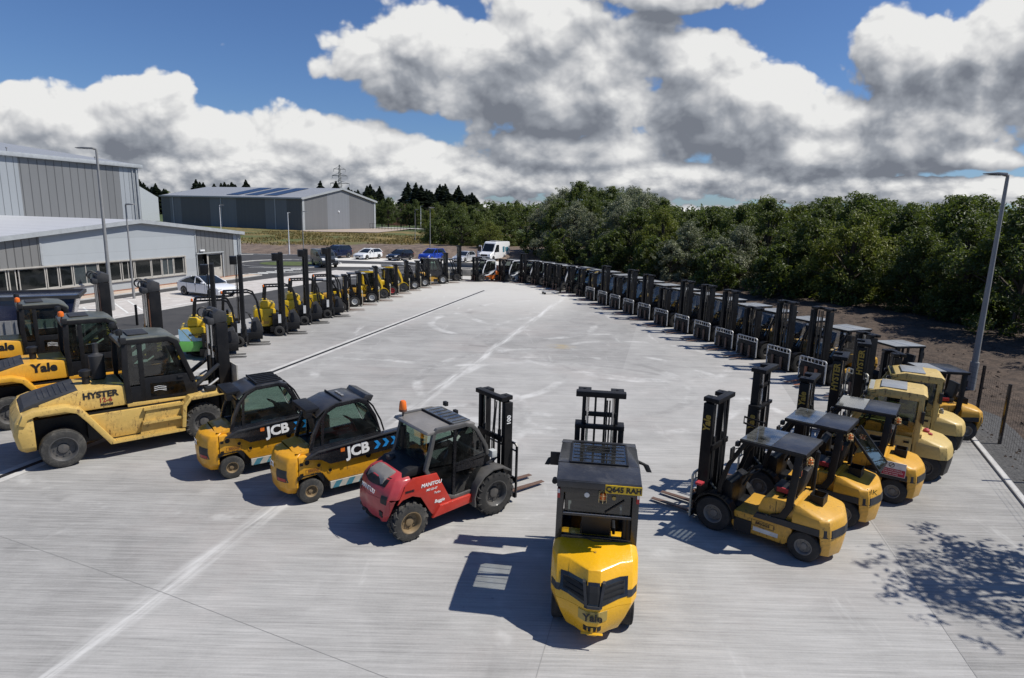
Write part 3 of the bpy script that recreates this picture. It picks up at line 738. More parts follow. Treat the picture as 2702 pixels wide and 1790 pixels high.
# distant warehouse with solar panels
dw = empty('warehouse'); a = R(22)
xv = Vector((math.sin(a), math.cos(a), 0)); yv = Vector((0,0,1)).cross(xv)    # x back along the gable, y along the long side (to the left)
Mx = Matrix((xv, yv, (0,0,1))).transposed().to_4x4(); Mx.translation = Vector((-57.7, 171.85, .9)); dw.matrix_world = Mx
tag(dw, 'wide low grey warehouse with striped cladding and solar panels on its roof', 'building')
WL, WW, WE, WRD = 52.5, 34.1, 8.4, 11.7
yb = 0
for k, (y0, y1, m) in enumerate(((0,5,'cladd'),(5,12.5,'cladm'),(12.5,23,'cladd'),(23,33,'cladm'),(33,44.5,'cladd'),(44.5,49,'cladm'),(49,52.5,'cladd'))):
    o = MB().box(y0, y1, 0, .3, 0, WE).build('wall', M[m], dw); o.matrix_local = Matrix.Rotation(R(90), 4, 'Z')
for (x0, x1, m) in ((.3,10.5,'cladn'),(10.5,20.6,'cladb'),(20.6,33.6,'cladn')):
    tp = lambda x: WE+(WRD-WE)*(1-abs(x-WW/2)/(WW/2))
    MB().prism([(x0,0),(x1,0),(x1,tp(x1)-.05)]+([(WW/2,WRD-.05)] if x0 < WW/2 < x1 else [])+[(x0,tp(x0)-.05)], -.1, .2).build('wall', M[m], dw)
for q in ((-.12, .7, -.22, -.11, 0, WE), (WW-.9, WW, -.22, -.11, 0, WE)): MB().box(*q).build('corner_trim', M['trim'], dw)
for y in (8.8, 28.5, 47.5): MB().box(-.42, -.30, y, y+.35, 0, WE-.2).build('downpipe', M['trim'], dw)
for s_ in (0, 1):
    p = [(-.4,WE),(WW/2,WRD),(WW/2,WRD+.25),(-.4,WE+.25)] if s_ == 0 else [(WW/2,WRD),(WW+.4,WE),(WW+.4,WE+.25),(WW/2,WRD+.25)]
    MB().prism(p, -.5, WL+.3).build('roof', M['roofg'], dw)
mb = MB(); mb.bar([(-.45,-.55,WE+.05),(WW/2,-.55,WRD+.1),(WW+.45,-.55,WE+.05)], .12, .55, up=(0,1,0)); mb.bar([(-.6,-.6,WE+.1),(-.6,WL+.3,WE+.1)], .3, .4, up=(1,0,0)); mb.build('roof_trim', M['trim'], dw)
sl_ = (WRD-WE)/(WW/2+.4)
for y in (10.5, 17.5, 24.5):
    pts = [(2.2+.4, y), (15.5+.4, y), (15.5+.4, y+4.6), (2.2+.4, y+4.6)]
    mb = MB(); vs = [(px-.4, py, WE+.32+sl_*px) for px, py in pts]; mb.add(vs + [(p[0], p[1], p[2]+.06) for p in vs], [(4,5,6,7),(0,1,5,4),(1,2,6,5),(2,3,7,6),(3,0,4,7)]); mb.build('solar_panel', M['solar'], dw)
for y in (3.4, 48.5): MB().box(-.12, 0, y-.6, y+.6, 0, 2.3).build('door', M['black'], dw)
MB().lathe([(-.25,0),(-.2,.25),(0,.3)], (15.5,-.1,5.2), 'y', 10).build('wall_light', M['white'], dw)

# distant white building seen past the workshop corner
wb = empty('white_building', (-147, 238, .8), R(32))
tag(wb, 'bright white building with roof lights and a round gable vent, behind the workshop corner', 'building')
MB().prism([(-11,0),(11,0),(11,8.6),(4.4,13.0),(-11,14)], -14, 14).build('wall', M['render'], wb)
mb = MB(); mb.lathe([(-.1,1.2),(.1,1.2),(.1,.8),(-.1,.8)], (3.4,-14.1,10.6), 'y', 16); mb.box(2.6,4.2,-14.2,-14.05,10.52,10.68); mb.box(3.32,3.48,-14.2,-14.02,9.8,11.4); mb.build('vent', M['black'], wb)
for k in range(4): MB().box(-9.5+k*3, -8+k*3, -13.0, -9, 14.0-.06*(k*3), 14.15).build('roof_light', M['winbl'], wb)

# houses far behind the trees
def house(x, y, az, label, w=9, d=7):
    h = empty('house', (x, y, height(x, y)), R(90-az)); tag(h, label, 'house', 'houses behind the trees')
    MB().box(-w/2, w/2, -d/2, d/2, 0, 4.6).build('wall', M['brick'], h)
    MB().prism([(-d/2,4.6),(d/2,4.6),(0,7.6)], -w/2, w/2).build('wall', M['brick'], h).rotation_euler = (0, 0, R(90))
    mb = MB(); mb.bar([(-d/2-.3,0,4.5),(0,0,7.75),(d/2+.3,0,4.5)], w+.5, .16); o = mb.build('roof', M['tile'], h); o.rotation_euler = (0, 0, R(90))
    MB().box(w/2-1.4, w/2-.6, -.4, .4, 6.6, 8.6).build('chimney', M['brick'], o).rotation_euler = (0, 0, R(-90))
    for sx in (-2.4, 2.2):
        f = MB().box(sx-.7, sx+.7, -d/2-.05, -d/2, 1.2, 2.5).build('window', M['render'], h)
        MB().box(sx-.6, sx+.6, -d/2-.07, -d/2-.052, 1.3, 2.4).build('pane', M['carglass'], f)
house(-49, 262, 80, 'brown roofed brick house right of the warehouse gable')
house(-33, 258, 20, 'brick house whose pale gable end shows among the bushes')
house(-16, 275, 95, 'house with a long brown roof under the conifers')
house(6, 262, 60, 'house with a dark gable roof above the pale green trees')

# ------------------------------------------------------------------ lamp posts, fence, posts
def lamp_post(x, y, h, az, label, r0=.085, r1=.045, arm=.6, z=0, mat='galv', head=.62):
    t = empty('lamp_post', (x, y, z), R(90-az)); tag(t, label, 'lamp post', 'lamp posts around the yard')
    MB().tube([(0,0,0),(0,0,1.3)], r0*1.35, 12).build('base', M[mat], t)
    MB().tube([(0,0,1.3),(0,0,h)], r0, 12, r2=r1).build('pole', M[mat], t)
    mb = MB(); mb.tube([(0,0,h-.05),(0,0,h+.06),(arm*.3,0,h+.10)], r1, 8); mb.build('bracket', M[mat], t)
    mb = MB(); mb.prism([(arm*.2,h+.07),(arm*.2+head,h+.10),(arm*.2+head,h+.13),(arm*.2+head*.5,h+.17),(arm*.2,h+.16)], -.15, .15); ld = mb.build('lamp_head', M['galv'], t, bevel=.02)
    MB().box(arm*.2+.1, arm*.2+head-.06, -.11, .11, h+.058, h+.068).build('lens', M['whitel'], ld)
    return t
lamp_post(-25.4, 39.0, 9.75, 262, 'tall grey lamp post at the office windows, left of the shorter one', .12, .06, head=1.0)
lamp_post(-27.2, 44.3, 6.5, 100, 'short grey lamp post standing on the paved bays by the office', .07, .045)
lamp_post(18.5, 24.3, 8.45, 268, 'tall grey lamp post on the soil bank at the right edge', .115, .06, head=.75)
lamp_post(-51.7, 111, 6.6, 60, 'white lamp post half hidden by the office roof', .07, .05, z=.2, mat='white')
lamp_post(-33.0, 92.0, 5.9, 0, 'white lamp post on the dirt beside the roundabout', .075, .05, mat='white')
lamp_post(-25.7, 76.5, 6.2, 70, 'thin grey lamp post standing beside the dark van', .06, .045)
lamp_post(-13.2, 98.5, 6.2, 80, 'thin grey lamp post behind the blue car', .07, .05, z=1.0)
lamp_post(-20.5, 129.9, 6.2, 80, 'thin grey lamp post far out on the grass bank', .07, .05, z=.8)
lamp_post(-30.5, 205, 7.4, 80, 'far lamp post by the road right of the warehouse', .08, .06, z=1, mat='white')
lamp_post(-52.5, 225, 7.4, 80, 'farthest lamp post, beside the warehouse gable edge', .08, .06, z=1, mat='white')

fence = empty('mesh_fence'); tag(fence, 'black posts and thin wire mesh fence along the soil bank', 'fence')
FP = [(10.1,6.6), (11.35,9.55), (12.65,12.5), (13.95,15.5), (15.27,18.48), (16.35,21.0), (15.7,24.2), (15.0,27.2), (14.3,30.2), (13.6,33.2), (12.9,36.2)]
for (x, y) in FP:
    p = MB().box(x-.035, x+.035, y-.035, y+.035, -.05, 1.9).build('post', M['blackg'], fence)
mb = MB()
for i in range(len(FP)-1):
    a, b = Vector((*FP[i], 0)), Vector((*FP[i+1], 0)); n = int((b-a).length/.2)
    for k in range(1, n):
        q = a.lerp(b, k/n); mb.tube([(q.x, q.y, .05), (q.x, q.y, 1.75)], .0028, 3, smooth=False)
    for k in range(0, 10):
        z = .06+k*.188; mb.tube([(a.x, a.y, z), (b.x, b.y, z)], .003, 3, smooth=False)
mb.build('wire_mesh', M['black'], fence)
bo = MB(); bo.box(-.05,.05,-.05,.05,0,1.15); o = bo.build('bollard', M['black'], bevel=.01); o.location = (-20.96,34.2,0); tag(o, 'slim black bollard at the edge of the paved bays', 'bollard')
pf = empty('railing', (0,0,1.3)); tag(pf, 'far dark railing along the road right of the warehouse', 'fence')
mb = MB()
for k in range(34): mb.box(-45+k*1.05, -44.92+k*1.05, 196.0-k*.55, 196.08-k*.55, -.4, 1.5)
mb.bar([(-45,196,1.4),(-9.3,177.3,1.4)], .06, .06); mb.bar([(-45,196,.3),(-9.3,177.3,.3)], .06, .06); mb.build('rail', M['black'], pf)

# precast block and low wall at the far end of the yard
cb_ = MB().box(-7.3, -3.55, 66.9, 69.2, 0, .72).build('concrete_block', M['pcgrey'], bevel=.06); tag(cb_, 'long weathered concrete block at the far end of the yard', 'concrete block')
MB().box(-5.6, -4.7, 67.7, 68.3, .72, .735).build('recess', M['drain'], cb_)
lw = MB().box(-8.6, -3.2, 77.2, 77.45, -.05, .62).build('low_wall', M['pcgrey'], bevel=.03); tag(lw, 'low dark retaining wall below the silver car', 'wall')
M['timber'] = mottled('weathered_timber', (.16,.10,.075), (.30,.21,.16), 4, .85, .01, 20, stretch=(1,1,.2))
def pallet_stack(x, y, az, n, label):
    t = empty('timber_panel', (x, y, 0), R(90-az)); tag(t, label, 'timber panel', 'timber panels behind the grey trucks')
    MB().box(-1.0, 1.0, -.03, .03, .35, .45).build('rail', M['timber'], t); MB().box(-1.0, 1.0, -.03, .03, 1.15, 1.25).build('rail', M['timber'], t)
    for k in range(n): MB().box(-1.0+k*2/n+.02, -1.0+(k+1)*2/n-.03, .03, .055, .05, 1.45).build('board', M['timber'], t)
pallet_stack(-1.5, 64.2, 95, 9, 'upright brown timber panel left of the second grey truck')
pallet_stack(1.9, 63.5, 95, 9, 'upright brown timber panel right of the second grey truck')

# electricity pylon far away
py = empty('pylon', (-165, 600, 4)); tag(py, 'distant electricity pylon above the conifers', 'pylon')
mb = MB()
for sx in (-1, 1):
    for sy in (-1, 1): mb.tube([(sx*3.4,sy*3.4,0),(sx*1.1,sy*1.1,26),(sx*.25,sy*.25,44)], .22, 4, smooth=False)
for k in range(11):
    z = 4+k*3.6; w = 3.4*(1-z/48)+.3
    for sy in (-1, 1): mb.tube([(-w,sy*w,z),(w,sy*w*.9,z+3.2)], .13, 4, smooth=False); mb.tube([(w,sy*w,z),(-w,sy*w*.9,z+3.2)], .13, 4, smooth=False)
mb.build('tower', M['galv'], py)
mb = MB()
for z, w in ((27,9),(34,7),(40,5.5)):
    mb.tube([(-w,0,z),(w,0,z)], .3, 4, smooth=False); mb.tube([(-w,0,z),(0,0,z+2.6),(w,0,z)], .16, 4, smooth=False)
    for sx in (-1, 1): mb.tube([(sx*w,0,z),(sx*w,0,z-2.4)], .16, 4, smooth=False)
mb.build('cross_arm', M['galv'], py)

# dark skip at the far left
sk = empty('waste_skip', (-22.9, 27.6, 0), R(90-62)); tag(sk, 'dark blue steel skip behind the orange trucks at the left edge', 'skip')
mb = MB(); mb.prism([(-2.9,.75),(2.4,.75),(2.9,2.45),(-3.2,2.45)], -1.25, 1.25); mb.build('body', M['navy'], sk, bevel=.04)
mb = MB(); mb.bar([(-3.3,-1.28,2.45),(3.0,-1.28,2.45)], .1, .16); mb.bar([(-3.3,1.28,2.45),(3.0,1.28,2.45)], .1, .16); mb.bar([(3.0,-1.28,2.45),(3.0,1.28,2.45)], .1, .16, up=(1,0,0)); mb.build('rim_rail', M['charcoal'], sk)
gp = MB()
for k in range(14): gp.prism([(-2.6+k*.36,.05),(-2.6+k*.36+.2,.05),(-2.6+k*.36+.2,1.5),(-2.6+k*.36,1.5)], -1.42, -1.34)
gp.box(-2.7, 2.5, -1.36, -1.3, .05, 1.5); gp.build('side_panel', M['galv'], sk)

# ------------------------------------------------------------------ trees
def leaf_mat(name, dark, light, trans=.32, rough=.5):
    m, nt, out = new_mat(name)
    geo = nt.nodes.new('ShaderNodeNewGeometry'); oi = nt.nodes.new('ShaderNodeObjectInfo')
    r1 = geo.outputs['Random Per Island']
    n = noise_(nt, coords(nt), .8, 4, .6)
    f = mth(nt, 'ADD', mth(nt, 'MULTIPLY', r1, .5), mth(nt, 'MULTIPLY', sstep(nt, n, .35, .65), .5))
    c = mixc(nt, f, dark, light)
    c = mixc(nt, mth(nt, 'MULTIPLY', oi.outputs['Random'], .35), c, tuple(x*.6 for x in dark))
    bs = nd(nt, 'BsdfPrincipled', Base_Color=c, Roughness=rough, Specular_IOR_Level=.35)
    tr = nd(nt, 'BsdfTranslucent', Color=mixc(nt, .5, c, (.22,.30,.03)))
    mx = nd(nt, 'MixShader', Fac=trans); nt.links.new(bs.outputs[0], mx.inputs[1]); nt.links.new(tr.outputs[0], mx.inputs[2])
    nt.links.new(mx.outputs[0], out.inputs[0]); return m
M['leafg'] = leaf_mat('mid_green_leaves', (.042,.060,.014), (.175,.21,.058))
M['leafd'] = leaf_mat('deep_green_leaves', (.030,.045,.012), (.13,.165,.042))
M['leafs'] = leaf_mat('silver_green_leaves', (.095,.105,.058), (.36,.375,.245), .2)
M['leafy'] = leaf_mat('yellow_green_leaves', (.075,.095,.014), (.27,.28,.06))
M['needle'] = leaf_mat('dark_conifer_needles', (.010,.017,.009), (.026,.038,.018), .05)
M['bark'] = mottled('grey_brown_bark', (.05,.038,.028), (.13,.105,.08), 4, .95, .03, 20)

def leaves(mb, c, r, n, size, rnd, flat=.8, up=.35, mi=0):
    for _ in range(n):
        while True:
            p = Vector((rnd.uniform(-1,1), rnd.uniform(-1,1), rnd.uniform(-1,1)))
            if p.length < 1: break
        k = p.length; p = p*(.55+.45*rnd.random())/max(.3, k)*k**.4
        q = Vector(c) + Vector((p.x*r, p.y*r, p.z*r*flat))
        nrm = (p*.9 + Vector((rnd.gauss(0,.6), rnd.gauss(0,.6), rnd.gauss(0,.6)+up))).normalized()
        t = nrm.orthogonal().normalized(); t.rotate(Matrix.Rotation(rnd.uniform(0,6.28), 3, nrm)); b = nrm.cross(t)
        s_ = size*rnd.uniform(.65,1.35)
        mb.add([q-t*s_, q-b*s_*.45+nrm*s_*.12, q+t*s_, q+b*s_*.45+nrm*s_*.12], [(0,1,2,3)], mi)
def broadleaf(seed, h, rad, mat, clumps=60, per=95, leaf=.15, base=.10, top=.5, lift=0):
    """crown and trunk meshes of one tree: leaf clumps on limbs spread through an uneven crown"""
    rnd = random.Random(seed); tr = MB(); cr = MB()
    tr.tube([(0,0,-.3),(rnd.uniform(-.1,.1),rnd.uniform(-.1,.1),h*.3),(rnd.uniform(-.3,.3),rnd.uniform(-.3,.3),h*.62),(rnd.uniform(-.4,.4),rnd.uniform(-.4,.4),h*.9)], .028*h, 8, r2=.03)
    lobes = [(rnd.uniform(0,6.28), rnd.uniform(.25,.95), rnd.uniform(.75,1.25)) for _ in range(7)]
    for k in range(clumps):
        z = base + (1-base)*(rnd.random()**.85)
        prof = math.sin(PI*min(1, max(.06, (z-base+.16)/(1.12-base))))**.62 if z > top*.5 else (.80+.2*z)
        a = rnd.uniform(0, 6.28); bump = 1
        for (la, lz, lv) in lobes:
            w = math.exp(-((math.cos(a-la)-1)**2*2 + ((z-lz)/.22)**2)); bump += (lv-1)*w*1.3
        rr = rad*prof*bump*rnd.uniform(.45, 1.0)
        c = (rr*math.cos(a), rr*math.sin(a), h*z*(.94+.1*rnd.random()))
        cs = rad*rnd.uniform(.16,.32)
        leaves(cr, c, cs, int(per*(cs/(rad*.24))**1.6), leaf, rnd)
        if k % 3 == 0:
            m0 = (0, 0, max(.15*h, c[2]*.55)); tr.tube([m0, (c[0]*.45, c[1]*.45, c[2]*.78), c], .011*h, 5, r2=.012)
    for k in range(int(clumps*.25)):            # odd sprays that break the outline
        z = rnd.uniform(.5, 1.04); a = rnd.uniform(0, 6.28); pr = math.sin(PI*min(1, max(.1, z*.92)))**.6
        leaves(cr, (rad*1.05*pr*math.cos(a), rad*1.05*pr*math.sin(a), h*z), rad*.11, int(per*.3), leaf*.9, rnd)
    return cr.mesh('crown', M[mat]), tr.mesh('trunk', M['bark'])
def conifer(seed, h, rad):
    rnd = random.Random(seed); tr = MB(); cr = MB(); tr.tube([(0,0,-.3),(0,0,h)], .02*h, 6, r2=.03)
    n = 40
    for k in range(n):
        z = h*(.14+.86*k/n); r = rad*(1-(k/n)**1.25)*rnd.uniform(.7,1.1)+.12
        for j in range(12):
            a = rnd.uniform(0, 6.28); L = r*rnd.uniform(.6,1.1); w = L*rnd.uniform(.22,.4)+.15
            d = Vector((math.cos(a), math.sin(a), -.28)); s_ = Vector((-math.sin(a), math.cos(a), 0)); o = Vector((0,0,z+rnd.uniform(-.3,.3)))
            tip = o+d*L
            cr.add([o+Vector((0,0,.2)), o+d*L*.55+s_*w, tip, o+d*L*.55-s_*w+Vector((0,0,.1))], [(0,1,2,3)])
            cr.add([o+d*L*.3+Vector((0,0,.35)), o+d*L*.6+Vector((0,0,.3)), tip-Vector((0,0,.25)), o+d*L*.5-Vector((0,0,.35))], [(0,1,2,3)])
    return cr.mesh('crown', M['needle']), tr.mesh('trunk', M['bark'])
KINDS = {}
def kind(key, fn): KINDS[key] = fn
kind('a', broadleaf(1, 8.4, 3.0, 'leafg', 95, 120, .125))
kind('b', broadleaf(2, 9.2, 3.2, 'leafs', 100, 135, .11))
kind('c', broadleaf(3, 7.8, 3.2, 'leafd', 95, 120, .125))
kind('d', broadleaf(4, 8.6, 2.8, 'leafg', 90, 125, .115))
kind('e', broadleaf(5, 4.6, 2.4, 'leafs', 60, 150, .095))
kind('f', broadleaf(6, 8.0, 3.3, 'leafy', 90, 120, .125))
kind('g', broadleaf(8, 9.0, 3.0, 'leafd', 95, 115, .12))
kind('s', broadleaf(9, 3.6, 2.0, 'leafd', 45, 100, .12, .04))
kind('w', broadleaf(12, 8.8, 2.6, 'leafg', 46, 60, .10, .36))
kind('p', conifer(11, 15, 4.0)); kind('q', conifer(12, 13, 4.6))
def tree(k, x, y, sc=1, rz=None, label=None, cat='tree', group='trees of the wood beside the yard', z=None, name='tree', sz=1):
    rz = rng.uniform(0, 6.28) if rz is None else rz
    t = empty(name, (x, y, height(x, y) + .2 if z is None else z), rz); t.scale = (sc, sc, sc*sz)
    cr, tr = KINDS[k]; link('crown', cr, t); link('trunk', tr, t)
    return tag(t, label, cat, group)

CF = 1440.0
def px_of(x, y, z):
    v = cam.matrix_world.inverted() @ Vector((x, y, z)); return 1183.5+CF*v.x/-v.z, 784-CF*v.y/-v.z
SKY = [(1080,500),(1150,478),(1214,465),(1264,456),(1303,448),(1335,446),(1390,460),(1466,443),(1513,458),(1560,484),(1628,486),(1700,490),(1765,467),(1819,488),(1866,474),(1952,455),(1985,455),(2059,482),(2139,488),(2213,466),(2273,456),(2367,460),(2700,440)]
def skyline(px):
    for (a, b) in zip(SKY, SKY[1:]):
        if a[0] <= px <= b[0]: return a[1]+(b[1]-a[1])*(px-a[0])/(b[0]-a[0])
    return SKY[0][1] if px < SKY[0][0] else SKY[-1][1]
def top_for(x, y, py):
    lo, hi = 0, 30
    for _ in range(30):
        m = (lo+hi)/2
        if px_of(x, y, m)[1] > py: lo = m
        else: hi = m
    return lo
BASEH = dict(a=8.4, b=9.2, c=7.8, d=8.6, e=4.6, f=8.0, g=9.0, s=3.6, w=8.8)
ORD = 'first second third fourth fifth sixth seventh eighth ninth tenth eleventh twelfth thirteenth fourteenth fifteenth sixteenth seventeenth eighteenth nineteenth twentieth'.split()
WL_ = [(0.8,98),(6.5,84),(12.4,69.5),(19.2,55),(23.6,43.4),(25.4,32.8),(26.4,23)]
def wpt(t):
    Ls = [math.dist(WL_[i], WL_[i+1]) for i in range(len(WL_)-1)]; tt = t*sum(Ls)
    for i, l in enumerate(Ls):
        if tt <= l or i == len(Ls)-1:
            f = tt/l; d = Vector((WL_[i+1][0]-WL_[i][0], WL_[i+1][1]-WL_[i][1])).normalized()
            return WL_[i][0]+(WL_[i+1][0]-WL_[i][0])*f, WL_[i][1]+(WL_[i+1][1]-WL_[i][1])*f, d
        tt -= l
DESC = dict(a='mid green leafy tree', b='silver green willow', c='deep green spreading tree', d='narrow green tree', f='yellow green tree', g='tall dark green tree', e='low silver green sallow bush', s='low dark green bush')
FRONT = 'bbdbbabcfbabgafagcgdg'
nf = 20
for i in range(nf):
    x, y, d = wpt((i+.3)/nf); r_ = Vector((-d.y, d.x))
    if r_.x < 0: r_ = -r_
    k = FRONT[i % len(FRONT)]
    x += rng.uniform(-.5,.5)+r_.x*2.8; y += rng.uniform(-.5,.5)+r_.y*2.8
    px = px_of(x, y, 5)[0]; zt = top_for(x, y, skyline(px)+rng.uniform(18, 60))
    sc = max(.62, min(1.25, zt/BASEH[k]))
    tree(k, x, y, sc, label=DESC[k]+', '+ORD[i]+' along the wood edge counting from the white van')
for row in range(1, 4):
    n = 19
    for i in range(n):
        x, y, d = wpt((i+.5*(row % 2)+rng.uniform(-.15,.15))/n); r_ = Vector((-d.y, d.x))
        if r_.x < 0: r_ = -r_
        x += r_.x*(2.8+row*4.4)+rng.uniform(-.8,.8); y += r_.y*(2.8+row*4.4)+rng.uniform(-.8,.8)
        px = px_of(x, y, 5)[0]
        if px > 2560: continue
        k = 'bbbdbagfcadgcagd'[int((px-1050)/95) % 16] if 1050 < px < 1540 else rng.choice('acdgfadg')
        zt = top_for(x, y, skyline(px)+rng.choice((0, 3, 8, 14)))
        sc = max(.62, min(1.5, zt/BASEH[k]))
        tree(k, x, y, sc, label='leafy tree standing inside the wood, its crown showing between and above the front trees')
for j, (x, y, k, s_, lb) in enumerate(((18.8,57.2,'e',1.0,'pale silver bush at the wood edge behind the fourth and fifth dark trucks'),(15.6,62.6,'e',.9,'silver bush at the wood edge behind the farthest dark trucks'),(24.6,46.2,'s',1.1,'low dark bush at the wood edge behind the row of dark trucks'),(28.2,38,'s',1.2,'low dark bush at the wood edge left of the tall right lamp post'),(29.4,30.6,'s',1.15,'low dark bush at the wood edge right of the tall right lamp post'),(9.3,74.5,'s',1.0,'low dark bush behind the grey trucks at the far end'),(6.0,82.5,'s',1.25,'low dark bush right of the white van'),(2.8,92.5,'s',1.2,'low dark bush beside the white van roof'),(4.6,88,'e',.9,'low silver bush right of the white van'),(11.2,70.5,'s',1.3,'low dark bush above the fourth grey truck at the far end'),(14.4,64.5,'s',1.2,'low dark bush above the sixth grey truck at the far end'),(18.2,55.2,'s',1.1,'low dark bush beside the pale silver bush'),(21.2,49.5,'s',1.25,'low dark bush at the middle of the wood edge'))):
    tree(k, x, y, s_, label=lb, cat='bush', group='bushes at the wood edge', name='bush')
# clump left of the van
for (x, y, k, h_, lb) in ((-4.2,104,'f',4.6,'bright yellow green weeping tree left of the white van'),(-7.5,116,'a',6.6,'round green tree left of the weeping tree'),(-11.5,124,'c',7.4,'broad green tree, largest of the clump beyond the grass bank'),(-15.5,132,'g',6.4,'dark green tree at the left end of the clump beyond the grass bank'),(-1.8,112,'g',6.6,'dark tree behind the weeping tree'),(2.2,118,'c',7.4,'dark green tree just behind the white van roof'),(-9.3,111,'c',5.6,'low dark tree right of the thin lamp post'),(-13.6,118,'s',4.8,'broad dark bush at the foot of the clump'),(-5.8,123,'a',7.2,'rounded tree in the middle of the clump'),(-9,130,'d',7.6,'highest green tree at the back of the clump'),(-17.8,138,'f',5.8,'olive tree at the left end of the clump'),(-3.2,108.5,'s',3.4,'dark bush beside the weeping tree')):
    tree(k, x, y, h_/BASEH[k], label=lb, group='trees beyond the grass bank', z=height(x, y)-.6, sz=.86 if k != 's' else .8) if False else (lambda t_: setattr(t_, 'scale', (t_.scale[0]*1.28, t_.scale[1]*1.28, t_.scale[2])))(tree(k, x, y, h_/BASEH[k], label=lb, group='trees beyond the grass bank', z=height(x, y)-.5))
for i in range(26):
    x = -58+i*2.4+rng.uniform(-1,1); y = 232+rng.uniform(-12,14)-.3*i; k = rng.choice('acgdf')
    tree(k, x, y, rng.uniform(.8,1.15), label='roundish green tree or bush in the belt by the far houses', group='trees by the far houses')
for i, px in enumerate(list(range(722, 882, 7)) + list(range(934, 1094, 6)) + list(range(455, 602, 8)) + list(range(335, 396, 9))):
    y = 300+rng.uniform(-20,25) if px > 600 else 330+rng.uniform(-15,15)
    x = (px-1183)/CF*y*1.0
    pt = {0: 436}.get(px, (437 if px < 740 else 426 if px < 885 else 427+abs(px-975)*.10) if px > 600 else (419+abs(px-530)*.08 if px > 400 else 422))
    z = height(x, y); zt = top_for(x, y, pt+rng.uniform(-4,14)) if True else 0
    where = 'behind the solar panel warehouse' if px < 605 else ('beside the pylon, right of the warehouse ridge' if px < 885 else 'in the right hand conifer group above the houses')
    t_ = tree(rng.choice('pq'), x, y, max(.7, (zt-z)/14), label='dark conifer '+where, group='far conifers', z=z); t_.scale = (t_.scale[0]*1.9, t_.scale[1]*1.9, t_.scale[2]*rng.uniform(.84,1.03))
for i in range(20):
    x = -86+i*4.6; y = 290+rng.uniform(-8,8); tree(rng.choice('acg'), x, y, rng.uniform(.85,1.15), label='dark round tree between the far conifers', group='trees by the far houses')
for i, px in enumerate((2020, 2038, 2050, 2066, 2082, 2098, 1640, 1652, 1560, 1572)):
    y = 150 if px > 1600 else 110; x = (px-1183)/CF*y; z = height(x, y)
    tree('p', x, y, max(.5, (top_for(x, y, (476 if px > 2000 else 478)+rng.uniform(-3,8))-z)/15), label='dark conifer tip showing above the wood on the right', group='conifers behind the wood', z=z)
# wooded horizon as one mass
rw = random.Random(31); mb = MB()
for i in range(900):
    a = rw.uniform(-44, 44); dd = rw.uniform(330, 620); x, y = dd*math.sin(R(a)), dd*math.cos(R(a))
    if -34 < a < -12 and dd < 420: continue
    hz = height(x, y)
    leaves(mb, (x, y, hz+rw.uniform(2, 9)), rw.uniform(4, 7), 26, 1.5, rw)
tag(mb.build('far_wood', M['leafd']), 'distant wooded skyline behind everything', 'wood', kind='stuff')
# grass on the bank
M['grass'] = leaf_mat('dry_bank_grass', (.12,.095,.032), (.32,.225,.085), .2, .7)
rg_ = random.Random(5); mb = MB()
for i in range(15000):
    x = rg_.uniform(-62, 2); y = rg_.uniform(110, 160)
    if noise.noise((x*.12, y*.12, 2)) < -.12+.35*max(0, (118-y)/8): continue
    z = height(x, y); s_ = rg_.uniform(.14,.42); a = rg_.uniform(0, 6.28); w = s_*.35
    mb.add([(x-w*math.cos(a), y-w*math.sin(a), z), (x+w*math.cos(a), y+w*math.sin(a), z), (x+rg_.uniform(-.2,.2), y+rg_.uniform(-.2,.2), z+s_)], [(0,1,2)])
tag(mb.build('bank_grass', M['grass']), 'dry yellow green grass growing on the bank before the warehouse', 'grass', kind='stuff')
# the tree whose shadow falls on the concrete
tree('w', 13.9, 10.4, .95, 1.0, 'thin leafed tree at the right edge that throws the dappled shadow on the concrete', group='trees at the fence', z=0)
# clods and stones on the soil
mb = MB(); rs = random.Random(9)
for i in range(2600):
    j = rs.random(); p = kpt(j*.75); s_ = .5+rs.random()**1.5*16; x, y = p[0]+s_, p[1]+.22*s_*(.4+.6*(1-j))
    hh = -.02 + .25*ss(s_, 1.2, 4) + .55*ss(s_, 4, 13); r_ = rs.uniform(.02,.085)
    q = [(x+r_*rs.uniform(.6,1.2)*math.cos(t*1.57+i), y+r_*rs.uniform(.6,1.2)*math.sin(t*1.57+i), hh-.02) for t in range(4)]
    mb.add(q+[(x+rs.uniform(-.3,.3)*r_, y+rs.uniform(-.3,.3)*r_, hh+r_*rs.uniform(.3,.7))], [(0,1,4),(1,2,4),(2,3,4),(3,0,4)])
tag(mb.build('soil_clods', M['soil']), 'clods and stones lying on the soil bank', 'soil', kind='stuff')

